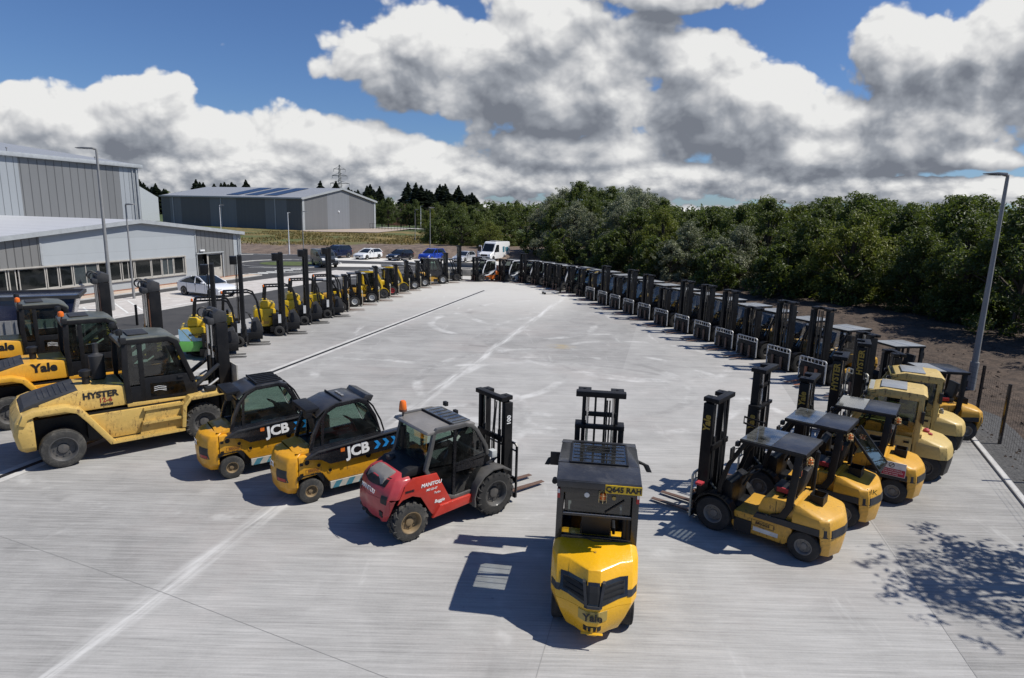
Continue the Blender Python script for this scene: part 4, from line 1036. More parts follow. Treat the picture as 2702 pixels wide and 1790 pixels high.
# ------------------------------------------------------------------ fork lift trucks: shared pieces
_wc = {}
def wheel(parent, x, y, r, w, tyre='tyre', rim='rim', lugs=0, ratio=.54, name='wheel', dish=.30):
    """tyre with its rim as a sub-part; lugs > 0 cuts a chunky tread"""
    s = 1 if y >= 0 else -1
    k = (r, w, tyre, rim, lugs, ratio, s, dish)
    if k not in _wc:
        mb = MB(); h = w/2; q = r*ratio
        prof = [(-h*.8,q*.9),(-h,q),(-h*1.02,r*.80),(-h*.92,r*.94),(-h*.72,r*.99),(-h*.3,r),(h*.3,r),(h*.72,r*.99),(h*.92,r*.94),(h*1.02,r*.80),(h,q),(h*.8,q*.9)]
        if lugs: prof = [(a, min(b, r*.93)) for a, b in prof]
        mb.lathe(prof, (0,0,0), 'y', 36)
        if not lugs:
            for a in (-.35, 0, .35): mb.lathe([(a*w-.008, r*1.001),(a*w, r*.985),(a*w+.008, r*1.001)], (0,0,0), 'y', 36)
        for i in range(lugs):
            for sd in (-1, 1):
                a = (i+(.5 if sd > 0 else 0))*2*PI/lugs
                Mr = Matrix.Rotation(a, 4, 'Y') @ Matrix.Translation((0, 0, r*.93)) @ Matrix.Rotation(sd*R(34), 4, 'Z')
                mb.add([(-.045*r/.5, sd*.01*1, -.02),(.045*r/.5, sd*.01, -.02),(.045*r/.5, sd*h*1.16, -.05*r/.5),(-.045*r/.5, sd*h*1.16, -.05*r/.5),(-.038*r/.5, sd*.02, r*.07),(.038*r/.5, sd*.02, r*.07),(.038*r/.5, sd*h*1.04, r*.045),(-.038*r/.5, sd*h*1.04, r*.045)], [(3,2,1,0),(4,5,6,7),(0,1,5,4),(1,2,6,5),(2,3,7,6),(3,0,4,7)], 0, False, Mr)
        t = mb.mesh('wheel', M[tyre])
        rm = MB(); f = s*h
        rm.lathe([(f*.98,q*1.02),(f*1.0,q*.93),(f*.86,q*.86),(f*dish,q*.78),(f*dish,q*.42),(f*(dish+.22),q*.36),(f*(dish+.28),q*.18),(f*(dish+.28),0)], (0,0,0), 'y', 28)
        for i in range(8):
            a = i*2*PI/8; rm.lathe([(f*dish, q*.055),(f*(dish+.12), q*.055),(f*(dish+.12), 0)], (q*.58*math.cos(a), 0, q*.58*math.sin(a)), 'y', 6)
        _wc[k] = (t, rm.mesh('rim', M[rim]))
    t, rm = _wc[k]
    o = link(name, t, parent, (x, y, r)); link('rim', rm, o)
    return o
def torus_pts(c, r, n=14, tilt=.5, ax='y'):
    return [(c[0]+r*math.cos(i*2*PI/n)*math.cos(tilt), c[1]+r*math.sin(i*2*PI/n), c[2]-r*math.cos(i*2*PI/n)*math.sin(tilt)) for i in range(n+1)]
def mast(root, x, h, h2, w=.42, txt=None, tm='lyel', backrest='plain', forklen=1.05, fz=.06, forkmat='fork', tilt=0, d=.23, railw=.095, brw=.55, brh=1.05, edge='offwhite', mid=0, load=True, frs=.24, tsize=.21):
    """two stage mast with carriage, backrest and forks; x = centre of the rails"""
    mt = M['mast']
    mb = MB()
    for s in (-1, 1):
        mb.box(x-d/2, x+d/2, s*w-railw/2, s*w+railw/2, .12, h)
        mb.box(x-d/2-.03, x-d/2+.012, s*w-railw*.5-.02, s*w+railw*.5+.02, h*.30, h*.36)
    for z in (.3, h*.62): mb.box(x-d/2-.05, x-d/2-.002, -w-.02, w+.02, z, z+.12)
    m = mb.build('mast', mt, root, bevel=.008)
    mb = MB(); wi = w-railw*.5-.055
    for s in (-1, 1): mb.box(x-d*.38+.03, x+d*.38+.03, s*wi-.035, s*wi+.035, max(.15, h2-h+.15), h2)
    # head: thick plate over each rail joined across, the hole in the middle left open
    mb.box(x-d*.95, x-d*.25, -w-.05, w+.05, h2-.03, h2+.07)
    for s in (-1, 1):
        mb.box(x-d*.25, x+d*.62, s*wi-.12, s*wi+.12, h2-.03, h2+.065)
        mb.lathe([(h2+.04,.035),(h2+.075,.03),(h2+.075,0)], (x+.02, s*wi, 0), 'z', 8)
    if h2-h > .25:
        mb.box(x-d*.7, x+d*.5, -w-.05, -wi+.05, h-.02, h+.06); mb.box(x-d*.7, x+d*.5, wi-.05, w+.05, h-.02, h+.06); mb.box(x-d*.7, x-d*.3, -wi, wi, h-.02, h+.06)
        mb.box(x-d*.5, x-d*.2, -wi, wi, h2-.42, h2-.34)
    mb.build('inner_mast', mt, root, bevel=.008)
    for s in (-1, 1):
        c = MB(); c.tube([(x-d*.42,s*(w-.17),.2),(x-d*.42,s*(w-.17),h*.72)], .042, 10); cy = c.build('lift_cylinder', M['cyl'], root)
        c = MB(); c.tube([(x-d*.42,s*(w-.17),h*.72),(x-d*.42,s*(w-.17),h2-.02)], .024, 8); c.build('piston_rod', M['chrome'], cy)
        c = MB(); c.box(x+d*.2, x+d*.28, s*.09-.02, s*.09+.02, .5, h2-.05); c.build('chain', M['chain'], root)
    c = MB(); c.tube([(x-d*.8, -w*.3, .5),(x-d*.85,-w*.3,h*.6),(x-d*.5,-w*.3,h2-.1)], .014, 6); c.tube([(x-d*.8, -w*.42, .5),(x-d*.85,-w*.42,h*.6),(x-d*.5,-w*.42,h2-.1)], .014, 6); c.build('hose', M['vinyl'], root)
    xc = x+d/2+.05; fz0 = fz
    mb = MB(); mb.box(xc, xc+.05, -brw+.02, brw-.02, fz0+.02, fz0+.13); mb.box(xc, xc+.05, -brw+.02, brw-.02, fz0+.40, fz0+.52)
    for s in (-1, 1): mb.box(xc-.14, xc, s*(wi-.1)-.02, s*(wi-.1)+.02, fz0+.05, fz0+.62)
    car = mb.build('carriage', M['mast'], root, bevel=.006)
    if backrest:
        mb = MB(); xb = xc+.012; z0, z1 = fz0+.05, fz0+brh
        for s in (-1, 1): mb.bar([(xb,s*brw,z0),(xb,s*brw,z1-.05),(xb,s*(brw-.06),z1)], .035, .05, up=(1,0,0))
        mb.bar([(xb,-brw+.06,z1),(xb,brw-.06,z1)], .035, .045, up=(1,0,0)); mb.bar([(xb,-brw,z1-.17),(xb,brw,z1-.17)], .03, .03, up=(1,0,0))
        n = 7
        for i in range(1, n): yy_ = -brw+2*brw*i/n; mb.box(xb-.012, xb+.012, yy_-.013, yy_+.013, z1-.17, z1-.02)
        if backrest == 'bars':
            for i in range(1, n): yy_ = -brw+2*brw*i/n; mb.box(xb-.012, xb+.012, yy_-.012, yy_+.012, fz0+.53, z1-.18)
        mb.build('backrest', M[edge], root)
        if backrest == 'plate':
            MB().box(xb-.02, xb+.014, -brw+.06, brw-.06, z0, z1-.22).build('carriage_plate', M['mast'], root, bevel=.01)
    xf = xc+.055
    for s in (-1, 1):
        mb = MB(); y = s*frs
        mb.prism([(xf,fz0),(xf+forklen,fz0),(xf+forklen,fz0+.012),(xf+.10,fz0+.042),(xf+.045,fz0+.10),(xf+.04,fz0+.56),(xf,fz0+.56)], y-.06, y+.06); mb.build('fork', M[forkmat], root, bevel=.004)
    if txt:
        for s in (-1, 1): letter(txt, tsize, M[tm], m, (x, s*(w+railw/2+.003), h*.84), (0,0,1), (s,0,0), shear=.12, bold=.035)
    return m
def caged_beacon(root, x, y, z, cage=True, lens='amberl'):
    b = MB(); b.lathe([(0,.05),(.03,.05),(.03,.042)], (x,y,z), 'z', 12); bo = b.build('beacon', M['vinyl'], root)
    b = MB(); b.lathe([(.03,.042),(.09,.046),(.14,.036),(.155,0)], (x,y,z), 'z', 12); b.build('lens', M[lens], bo)
    if cage:
        b = MB()
        for i in range(6):
            a = i*PI/3; b.tube([(x+.065*math.cos(a),y+.065*math.sin(a),z),(x+.062*math.cos(a),y+.062*math.sin(a),z+.15),(x,y,z+.185)], .005, 4)
        for zz in (.05,.12): b.tube([(x+.065*math.cos(i*PI/5),y+.065*math.sin(i*PI/5),z+zz) for i in range(11)], .005, 4)
        b.build('guard_cage', M['cage'], bo)
    return bo
def work_light(root, x, y, z, d=1):
    b = MB(); b.box(x-.04, x+.04, y-.06, y+.06, z-.05, z+.05); o = b.build('work_light', M['vinyl'], root, bevel=.01)
    MB().box(x+d*.041-.003, x+d*.041+.003, y-.05, y+.05, z-.04, z+.04).build('lens', M['whitel'], o)
def seat(root, x, z, y=0, mat='seat'):
    b = MB(); b.box(x-.24, x+.24, y-.25, y+.25, z, z+.13); b.bar([(x-.20,y,z+.08),(x-.27,y,z+.32),(x-.32,y,z+.62)], .46, .11, up=(0,1,0)); o = b.build('seat', M[mat], root, bevel=.035)
    b = MB(); b.box(x-.12, x+.16, y-.31, y-.262, z+.10, z+.22); b.build('armrest', M['seat'], o, bevel=.015)
    return o
def steering(root, x, z, y=0):
    b = MB(); b.tube(torus_pts((x,y,z), .17, 16, .55), .014, 6); b.tube([(x,y,z),(x+.16,y,z-.35)], .03, 8); b.bar([(x,y-.16,z),(x,y+.16,z)], .03, .02, up=(.8,0,.5)); b.build('steering_wheel', M['vinyl'], root)

VX = [(.16,.44,-1.19,-1.36,-1.43),(.42,.55,-1.20,-1.40,-1.47),(.62,.645,-1.20,-1.42,-1.49),(.80,.655,-1.18,-1.40,-1.475),(.94,.652,-1.15,-1.36,-1.43),(.985,.63,-1.10,-1.30,-1.37),(1.10,.56,-.72,-.80,-.84)]
def cw_ring(lv, xf, off=0):
    z, w, xa, xc, xt = lv; w += off
    return [(xf, w, z), (xa, w, z), ((xa+xc)/2-.045, w*.87, z), (xc-off, w*.58, z), (xt-off, w*.14, z), (xt-off, -w*.14, z), (xc-off, -w*.58, z), ((xa+xc)/2-.045, -w*.87, z), (xa, -w, z), (xf, -w, z)]
def cw_at(levels, z, y):
    """x of the counterweight's tail surface at height z and side offset y"""
    for a, b in zip(levels, levels[1:]):
        if a[0] <= z <= b[0]: break
    f = (z-a[0])/(b[0]-a[0]); lv = [p+(q-p)*f for p, q in zip(a, b)]
    ring = cw_ring(lv, -.6)[1:9]
    for p, q in zip(ring, ring[1:]):
        if q[1] <= y <= p[1]: g_ = (y-p[1])/(q[1]-p[1]) if abs(q[1]-p[1]) > 1e-6 else 0; return p[0]+(q[0]-p[0])*g_
    return ring[0][0]
def cw_patch(levels, zf0, zf1, y0, y1, off, n=12, nz=3):
    """thin skin following the tail between heights zf0(y) and zf1(y)"""
    mb = MB(); v = []
    for i in range(n+1):
        y = y0+(y1-y0)*i/n
        for j in range(nz+1):
            z = zf0(y)+(zf1(y)-zf0(y))*j/nz; v.append((cw_at(levels, z, y)-off, y*(1+off*.6), z))
    m1 = len(v); v += [(p[0]+off+.02, p[1], p[2]) for p in v]
    f = []
    for i in range(n):
        for j in range(nz):
            a = i*(nz+1)+j; f.append((a, a+1, a+nz+2, a+nz+1))
    bd = [i*(nz+1) for i in range(n+1)] + [n*(nz+1)+j for j in range(1, nz+1)] + [i*(nz+1)+nz for i in range(n-1, -1, -1)] + [j for j in range(nz-1, 0, -1)]
    for a, b in zip(bd, bd[1:]+bd[:1]): f.append((a, b, b+m1, a+m1))
    mb.add(v, f); return mb

def truck(name, label, cat, group=None, col='yale', cab=None, stripe=True, mh=2.75, mh2=None, text=None, ttext='Yale', tm='lyel', box=True, beacon=True, roofA='glasst', roofB='roofblk', backrest='plain', brw=.55, brh=1.05, forklen=1.05, rim='rim', guard='black', levels=VX, lowcw=None, edge='offwhite', forkmat='fork', cabmat=None, hood=None, sticker=True, rr=.31, fr=.38, roofz=2.13, redbelt=True, fz=.06, stile='std', cowl='black', side=None, sidetxt='Yale', sidetm='lgry', frs=.24, rimf=None):
    root = empty(name); tag(root, label, cat, group)
    P = M[col]; G = M[guard]; hoodm = M[hood] if hood else P
    # chassis between the wheels, with the low step on the left and right
    mb = MB(); mb.prism([(-.62,.30),(-.52,.20),(.50,.20),(.56,.30),(.52,.60),(-.55,.64),(-.66,.55)], -.58, .58)
    mb.build('chassis', P, root, bevel=.02)
    mb = MB(); mb.box(-1.05, 1.12, -.36, .36, .26, .60); mb.box(.55, 1.15, -.40, .40, .24, .56); mb.tube([(-.95,-.5,rr),(-.95,.5,rr)], .06, 8); mb.tube([(.95,-.5,fr),(.95,.5,fr)], .07, 8); mb.build('frame', M['black'], root)
    # counterweight
    up = [l for l in levels if l[0] >= .62]; lo = [l for l in levels if l[0] <= .62]
    mb = MB(); mb.loft([cw_ring(l, -.64) for l in up]); cwt = mb.build('counterweight', P, root, bevel=.03)
    mb = MB(); mb.loft([cw_ring(l, -1.18) for l in lo]); mb.build('tail_skirt', M[lowcw] if lowcw else P, cwt, bevel=.02)
    mb = MB(); mb.prism([(-1.19,.25),(-1.18,.5),(-1.07,.66),(-.90,.70),(-.74,.66),(-.64,.52),(-.62,.62),(-.62,.72),(-1.19,.72)], -.42, .42); mb.build('wheel_arch', M['black'], cwt)
    # hood under the seat
    mb = MB(); mb.prism([(-.66,.66),(.02,.66),(.06,.80),(-.02,1.04),(-.14,1.10),(-.66,1.12)], -.56, .56); mb.build('hood', hoodm, root, bevel=.04)
    if stripe:
        mb = MB()
        for s in (-1, 1):
            mb.prism([(.10,.62),(.05,.72),(-.42,.75),(-1.16,.78),(-1.17,.64)], s*.655-.012, s*.655+.012)
            mb.prism([(.10,.62),(.05,.72),(-.45,.75),(-.62,.72),(-.62,.62)], s*.61-.04, s*.61+.04)
        st = mb.build('side_stripe', M['charcoal'], root)
        cw_patch(levels, lambda y: .60+.20*abs(y)/.6 if False else .62, lambda y: .78, -.62, .62, .012).build('rear_stripe', M['charcoal'], root)
    # floor, cowl, fenders
    mb = MB(); mb.box(.02, .66, -.54, .54, .44, .50); mb.box(.14, .50, -.60, -.575, .18, .46); mb.box(.14, .50, .575, .60, .18, .46); mb.build('floor_plate', M['rubber'], root)
    mb = MB(); mb.prism([(.64,.5),(.92,.5),(.92,1.0),(.80,1.16),(.66,1.10)], -.43, .43); mb.build('dash_cowl', M[cowl], root, bevel=.02)
    for s in (-1, 1):
        pts = [(.95+(fr+.07)*math.cos(R(a)), s*.53, fr+(fr+.07)*math.sin(R(a))) for a in range(15, 176, 20)]
        mb = MB(); mb.bar(pts, .26, .03, up=(0,1,0)); mb.build('fender', P if stile == 'paintfender' else G, root)
    seat(root, -.36, 1.12)
    if redbelt: MB().box(-.42, -.20, .262, .30, 1.16, 1.26).build('seat_belt', M['redseat'], root)
    steering(root, .42, 1.30)
    mb = MB()
    for k in range(3): mb.tube([(.60,-.22-k*.06,1.12),(.54,-.22-k*.06,1.28)], .012, 6); mb.lathe([(0,.02),(.03,.02),(.035,0)], (.54,-.22-k*.06,1.28), 'z', 6)
    mb.build('lever', M['vinyl'], root)
    # overhead guard
    hw = .57
    gm = MB()
    for s in (-1, 1):
        gm.bar([(.90,s*.52,.50),(.88,s*.53,1.05),(.74,s*.54,1.55),(.42,s*(hw-.03),roofz)], .07, .09)
        if stile != 'slim':
            gm.bar([(-.24,s*.60,.70),(-.44,s*.60,.78),(-.55,s*.59,1.0),(-.58,s*.58,1.4),(-.62,s*(hw-.03),roofz)], .08, .14)
        else: gm.bar([(-.56,s*.57,.9),(-.60,s*.57,1.5),(-.64,s*(hw-.05),roofz)], .06, .07)
    gd = gm.build('overhead_guard', G, root, bevel=.012)
    mb = MB(); z = roofz
    mb.bar([(.52,-hw,z),(.52,hw,z)], .06, .07, up=(0,0,1)); mb.bar([(-.72,-hw,z),(-.72,hw,z)], .06, .07, up=(0,0,1)); mb.bar([(-.72,-hw,z),(.52,-hw,z)], .06, .07, up=(0,0,1)); mb.bar([(-.72,hw,z),(.52,hw,z)], .06, .07, up=(0,0,1))
    for k in range(7): mb.bar([(-.10+k*.1,-hw,z-.01),(-.10+k*.1,hw,z-.01)], .04, .022, up=(0,0,1))
    mb.build('roof_frame', G, gd)
    MB().box(-.745, -.08, -hw-.01, hw+.01, z+.032, z+.052).build('roof_panel', M[roofB], gd, bevel=.006)
    MB().box(-.07, .54, -hw+.01, hw-.01, z+.034, z+.046).build('roof_window', M[roofA], gd)
    if box:
        mb = MB(); x0, x1, z0, z1 = -1.06, -.80, 1.02, 1.22
        mb.box(x0, x0+.02, -.17, .17, z0, z1+.02); mb.box(x1-.02, x1, -.17, .17, z0, z1+.03); mb.box(x0+.02, x1-.02, -.17, -.15, z0, z1+.02); mb.box(x0+.02, x1-.02, .15, .17, z0, z1+.02); mb.box(x0+.02, x1-.02, -.15, .15, z0, z0+.04)
        mb.build('bottle_tray', M['black'], root)
    mb = MB(); mb.tube([(-.70,-.44,1.05),(-.70,-.44,1.55),(-.72,-.44,1.95)], .045, 10); mb.build('exhaust_pipe', M['black'], root)
    mb = MB()
    for s in (-1, 1):
        mb.box(-.655, -.645, s*.562-.006, s*.562+.006, .80, 1.10); mb.box(-.30, -.292, s*.562-.004, s*.562+.004, .80, 1.06)
        for k in range(4): mb.box(-.60+k*.07, -.565+k*.07, s*.30-.10, s*.30+.10, 1.118, 1.124)
    mb.build('panel_gap', M['drain'], root)
    if beacon: caged_beacon(root, -.80, hw-.12 if beacon != 'right' else -hw+.12, roofz-.20)
    for s in (-1, 1):
        work_light(root, .60, s*(hw-.04), roofz-.09)
        b = MB(); b.box(-.70, -.66, s*(hw+.0)-.03, s*(hw)+.03, roofz-.42, roofz-.20); tl = b.build('tail_light', M['vinyl'], root)
        MB().box(-.705, -.701, s*hw-.025, s*hw+.025, roofz-.40, roofz-.30).build('lens', M['redl'], tl)
    b = MB(); b.bar([(.50,.60,roofz-.12),(.62,.72,roofz-.18)], .02, .02); b.box(.60,.64,.66,.84,roofz-.36,roofz-.12); b.build('mirror', M['vinyl'], root, bevel=.01)
    for s in (-1, 1):
        wheel(root, .95, s*.535, fr, .24, rim=rimf or rim); wheel(root, -.90, s*.53, rr, .20, rim=rim)
    mast(root, 1.33, mh, mh2 or mh+.06, .40, ttext, tm, backrest, forklen, fz, forkmat, brw=brw, brh=brh, edge=edge, frs=frs)
    for s in (-1, 1):
        mb = MB(); mb.tube([(.80,s*.30,.55),(1.24,s*.30,.95)], .035, 8); mb.build('tilt_cylinder', M['cyl'], root)
    if stripe and sidetxt:
        for s in (-1, 1): letter(sidetxt, .15, M[sidetm], st, (-.28, s*.652, .685), (-s,0,0), (0,0,1), bold=.02)
    if sticker:
        for s in (-1, 1):
            b = MB().box(-.40, .10, s*.583-.002, s*.583+.002, .29, .38).build('warning_sticker', M['paper'], root)
            letter('BRIGGS', .085, M['lblk'], root, (-.08, s*.586, .47), (-s,0,0), (0,0,1), bold=.03, name='maker_sticker')
            e_ = MB()
            for (a0, a1, b0, b1) in ((-.31,.15,.41,.418),(-.31,.15,.522,.53),(-.31,-.302,.418,.522),(.142,.15,.418,.522)): e_.box(a0, a1, s*.584-.002, s*.584+.002, b0, b1)
            e_.build('sticker_border', M['lblk'], root)
    if cab == 'screen':            # windscreen and rear pane only
        mb = MB(); mb.add([(.90,-.47,1.06),(.90,.47,1.06),(.76,.50,1.55),(.76,-.50,1.55),(.50,.52,roofz-.04),(.50,-.52,roofz-.04)], [(0,1,2,3),(3,2,4,5)]); mb.build('windscreen', M['glass'], root)
        for s in (-1, 1):
            mb = MB(); mb.add([(.82,s*.585,.58),(.80,s*.585,1.2),(.42,s*.585,2.0),(-.55,s*.585,2.0),(-.50,s*.585,1.2)], [(0,1,2,3,4)]); mb.build('side_window', M['glass'], root)
    elif cab == 'hyster':          # full steel cab with big door window
        cm = M[cabmat or col]
        for s in (-1, 1):
            MB().prism([(-.5,.62),(.0,.62),(.0,1.10),(-.5,1.12)], -.5, .5).build('cab_floor', M['vinyl'], root) if s > 0 else None
            yb = s*.60
            door = MB()
            door.bar([(.86,yb,.55),(.84,yb,1.12),(.40,yb,2.03)], .05, .10); door.bar([(.44,yb,2.0),(.28,yb,2.09),(-.60,yb,2.09)], .05, .12); door.bar([(-.64,yb,2.14),(-.64,yb,.66)], .06, .12); door.bar([(.86,yb,.58),(-.55,yb,.58)], .05, .12)
            door.prism([(.82,.6),(.80,1.02),(-.56,1.02),(-.56,.6)], yb-.02, yb+.02); door.bar([(.82,yb,1.04),(-.56,yb,1.04)], .05, .07)
            dr = door.build('cab_door', cm, root, bevel=.012)
            mb = MB(); mb.add([(.78,yb,1.06),(.37,yb,2.02),(-.55,yb,2.05),(-.55,yb,1.06)], [(0,1,2,3)]); mb.build('pane', M['glassg'], dr)
            MB().box(-.50, -.38, yb+s*.022, yb+s*.05, .92, .97).build('handle', M['black'], dr)
            MB().box(-.74, -.66, yb-.05+s*.07, yb+.05+s*.07, 1.50, 1.80).build('mirror', M['vinyl'], root, bevel=.015)
        mb = MB(); mb.prism([(-.72,2.10),(.42,2.10),(.46,2.17),(.2,2.24),(-.66,2.22),(-.76,2.16)], -.62, .62); mb.build('cab_roof', M[roofB], root, bevel=.03)
        MB().box(-.30, .28, -.46, .46, 2.238, 2.262).build('roof_hatch', M['roofwht'], root, bevel=.012)
        mb = MB(); mb.add([(.90,-.55,1.10),(.90,.55,1.10),(.46,.55,2.08),(.46,-.55,2.08)], [(0,1,2,3)]); mb.build('windscreen', M['glassg'], root)
        mb = MB(); mb.add([(-.72,.53,1.2),(-.72,-.53,1.2),(-.76,-.53,2.06),(-.76,.53,2.06)], [(0,1,2,3)]); mb.build('rear_window', M['glassg'], root)
        mb = MB(); mb.bar([(-.70,.56,1.14),(-.70,-.56,1.14)], .08, .1, up=(0,0,1)); mb.build('cab_sill', cm, root)
    elif cab == 'loop':            # pale pillar loops on each side
        for s in (-1, 1):
            mb = MB(); yb = s*.60
            mb.bar([(.84,yb,.62),(.80,yb,1.1),(.44,yb,1.98),(.30,yb,2.08),(-.40,yb,2.10),(-.62,yb,1.98),(-.64,yb,1.2),(-.30,yb,.9),(.2,yb,.66),(.84,yb,.60)], .07, .10); mb.build('pillar_loop', M[cabmat], root, bevel=.015)
            mb = MB(); mb.add([(.78,yb,.8),(.42,yb,1.96),(-.58,yb,1.96),(-.6,yb,1.2)], [(0,1,2,3)]); mb.build('side_window', M['glassd'], root)
    elif cab == 'closed':          # dark fabric cab with windows
        for s in (-1, 1):
            mb = MB(); yb = s*.595
            mb.prism([(.86,.52),(.84,1.15),(-.64,1.22),(-.62,.8),(.1,.74)], yb-.015, yb+.015); mb.bar([(.84,yb,1.1),(.44,yb,2.06),(-.7,yb,2.08)], .05, .09); mb.bar([(-.68,yb,1.2),(-.72,yb,2.1)], .05, .1); mb.bar([(.1,yb,1.15),(.1,yb,2.06)], .05, .07)
            dr = mb.build('cab_door', M['charcoal'], root)
            mb = MB(); mb.add([(.80,yb,1.18),(.42,yb,2.04),(-.66,yb,2.04),(-.62,yb,1.22)], [(0,1,2,3)]); mb.build('pane', M['glassg'], dr)
        mb = MB(); mb.add([(.88,-.55,1.10),(.88,.55,1.10),(.48,.55,2.08),(.48,-.55,2.08)], [(0,1,2,3)]); mb.build('windscreen', M['glassg'], root)
    return root

# ------------------------------------------------------------------ the front arc and the right hand row
def at_rear_left(o, px, py, az, s=1):
    """put a truck so that its left rear wheel stands at (px, py)"""
    a = R(az); f = Vector((math.sin(a), math.cos(a))); l = Vector((-f.y, f.x))
    c = Vector((px, py)) + f*.90*s - l*.62*s
    o.scale = (s,)*3; return place(o, c.x, c.y, az)
GA = 'counterbalance trucks parked in the front arc'
t8 = truck('forklift_truck', 'worn yellow open truck nearest on the right, a white sticker along its flank', 'forklift', GA, col='yale', mh=2.72)
at_rear_left(t8, 5.85, 11.29, -49.5)
MB().box(1.20, 1.34, .62, .78, .98, 1.03).build('red_cloth', M['redseat'], t8)
MB().box(.05, .58, .05, .50, .502, .515).build('floor_sheet', M['paper'], t8)
t9 = truck('forklift_truck', 'golden yellow truck with its rear window pane propped open at a slant', 'forklift', GA, col='yale2', mh=2.2, mh2=3.1, sticker=False)
at_rear_left(t9, 7.41, 12.77, -50)
mb = MB(); mb.bar([(-.78,-.2,2.02),(-1.40,-.2,1.30)], .78, .025); mb.build('rear_flap', M['glassd'], t9)
mb = MB()
for s in (-1, 1): mb.bar([(-.78,-.2+s*.40,2.02),(-1.40,-.2+s*.40,1.30)], .05, .05)
mb.bar([(-1.40,-.6,1.30),(-1.40,.2,1.30)], .05, .05, up=(1,0,0)); mb.build('flap_frame', M['black'], t9)
letter('JHK', .16, M['lyel'], t9, (cw_at(VX, .92, .48)-.012, .50, .92), (-.9,-.4,0), (0,0,1), name='fleet_lettering')
mb = MB(); mb.bar([(.95,.62,1.75),(1.45,.62,1.85),(1.45,.62,2.0),(.95,.62,1.95)], .03, .03); mb.build('mirror_frame', M['black'], t9)
t10 = truck('forklift_truck', 'golden yellow truck with a white and red notice on its counterweight', 'forklift', GA, col='yale2', mh=2.55, sticker=False)
at_rear_left(t10, 9.22, 14.01, -54)
sg = MB().box(-1.12, -.52, .668, .682, .72, 1.06).build('notice_board', M['signwht'], t10)
MB().box(-1.11, -.53, .683, .686, .73, .90).build('red_panel', M['signred'], sg)
mb = MB(); mb.tube([(-.82+.055*math.cos(i*PI/6), .686, .985+.055*math.sin(i*PI/6)) for i in range(13)], .007, 4); mb.tube([(-.86,.686,1.02),(-.78,.686,.95)], .007, 4); mb.build('prohibition_mark', M['lblk'], sg)
for k, tx in enumerate(('Do not travel without', 'a trained and authorised', 'truck on route')): letter(tx, .050, M['lwht'], sg, (-.82, .688, .868-k*.048), (-1,0,0), (0,0,1), bold=.0)
GH = 'pale yellow cab trucks in the front arc'
for i, (px, py, az, lb) in enumerate(((10.88,15.40,-58,'pale yellow truck with a steel cab, a red rag on its tail'), (12.61,17.29,-63,'pale yellow truck with a steel cab, a bare metal filler cap on its tail'))):
    t = truck('forklift_truck', lb, 'forklift', GH, col='hyster', cab='hyster', stripe=False, mh=2.75+.05*i, ttext='HYSTER', tm='lyel', box=False, beacon=False, roofA='glassg', roofB='hyster', lowcw='black', rim='rimd', sticker=False, redbelt=False, guard='hyster', cabmat='hyster', rr=.36, stile='slim', hood='vinyl')
    at_rear_left(t, px, py, az, 1.04)
    if i == 0:
        b = MB(); b.lathe([(0,.07),(.06,.08),(.10,.05),(.12,0)], (-.86,-.1,1.08), 'z', 9); b.lathe([(0,.05),(.05,.05),(.08,0)], (-.95,.05,1.06), 'z', 9); b.build('red_rag', M['redseat'], t)
    else:
        b = MB(); b.lathe([(0,.06),(.10,.06),(.10,.04),(.15,.04),(.15,0)], (-.85,.1,1.08), 'z', 10); b.build('filler_cap', M['galv'], t)
t13 = truck('forklift_truck', 'ochre open truck beside the tall lamp post at the kerb corner', 'forklift', GA, col='yale', mh=2.5, sticker=False, roofA='roofwht', beacon=False, sidetxt=None)
at_rear_left(t13, 14.32, 18.65, -84)
t14 = truck('forklift_truck', 'dark open truck between the ochre truck and the row of load guards', 'forklift', GA, col='black', mh=2.45, sticker=False, roofA='roofwht', roofB='roofwht', beacon=False, sidetxt=None, stripe=False, hood='black', ttext=None)
a = R(-100); place(t14, 14.65, 23.3, -100)

# the long row on the right
RAZ = -111
posts = [(12.81,24.7),(12.31,26.95),(11.78,29.38),(11.25,31.25),(10.78,33.5),(10.21,35.68),(9.51,37.84),(8.92,40.21),(8.25,42.33),(7.68,44.59),(7.04,46.64),(6.42,49.15)]
mhs = [2.85,2.80,2.2,2.75,2.75,2.75,2.1,2.65,2.75,2.1,2.65,1.9]
GR = 'black fork lift trucks parked in the long right hand row'
ORD2 = ['nearest', 'second', 'third', 'fourth', 'fifth', 'sixth', 'seventh', 'eighth', 'ninth', 'tenth', 'eleventh', 'twelfth']
protoR = {}
for i, (px, py) in enumerate(posts):
    k = (mhs[i], i % 3 == 0)
    lb = ORD2[i]+' truck with a white edged load guard, counting the right row from the camera'
    if k not in protoR:
        o = truck('forklift_truck', lb, 'forklift', GR, col='amber' if i % 3 == 0 else 'black', cab='screen', mh=mhs[i], stripe=False, box=False, beacon=False, roofA='roofwht', roofB='roofwht', backrest='plate', brw=.62, brh=.92, rim='rimd', sticker=False, redbelt=False, hood='amber', ttext=None, edge='steelw', forkmat='fork' if i else 'forkr', roofz=2.10, sidetxt=None, cowl='black')  # load guard edges: worn metal, with the sun on them painted in as pale colour
        protoR[k] = o
    else:
        o = copy_tree(protoR[k]); o['label'] = lb
    s = 1.07; a = R(RAZ+rng.uniform(-1.5,1.5)); f = Vector((math.sin(a), math.cos(a))); l = Vector((-f.y, f.x))
    c = Vector((px, py)) - f*1.50*s - l*.62*s
    o.scale = (s,)*3; o.location = (c.x, c.y, 0); o.rotation_euler = (0, 0, R(90)-a)

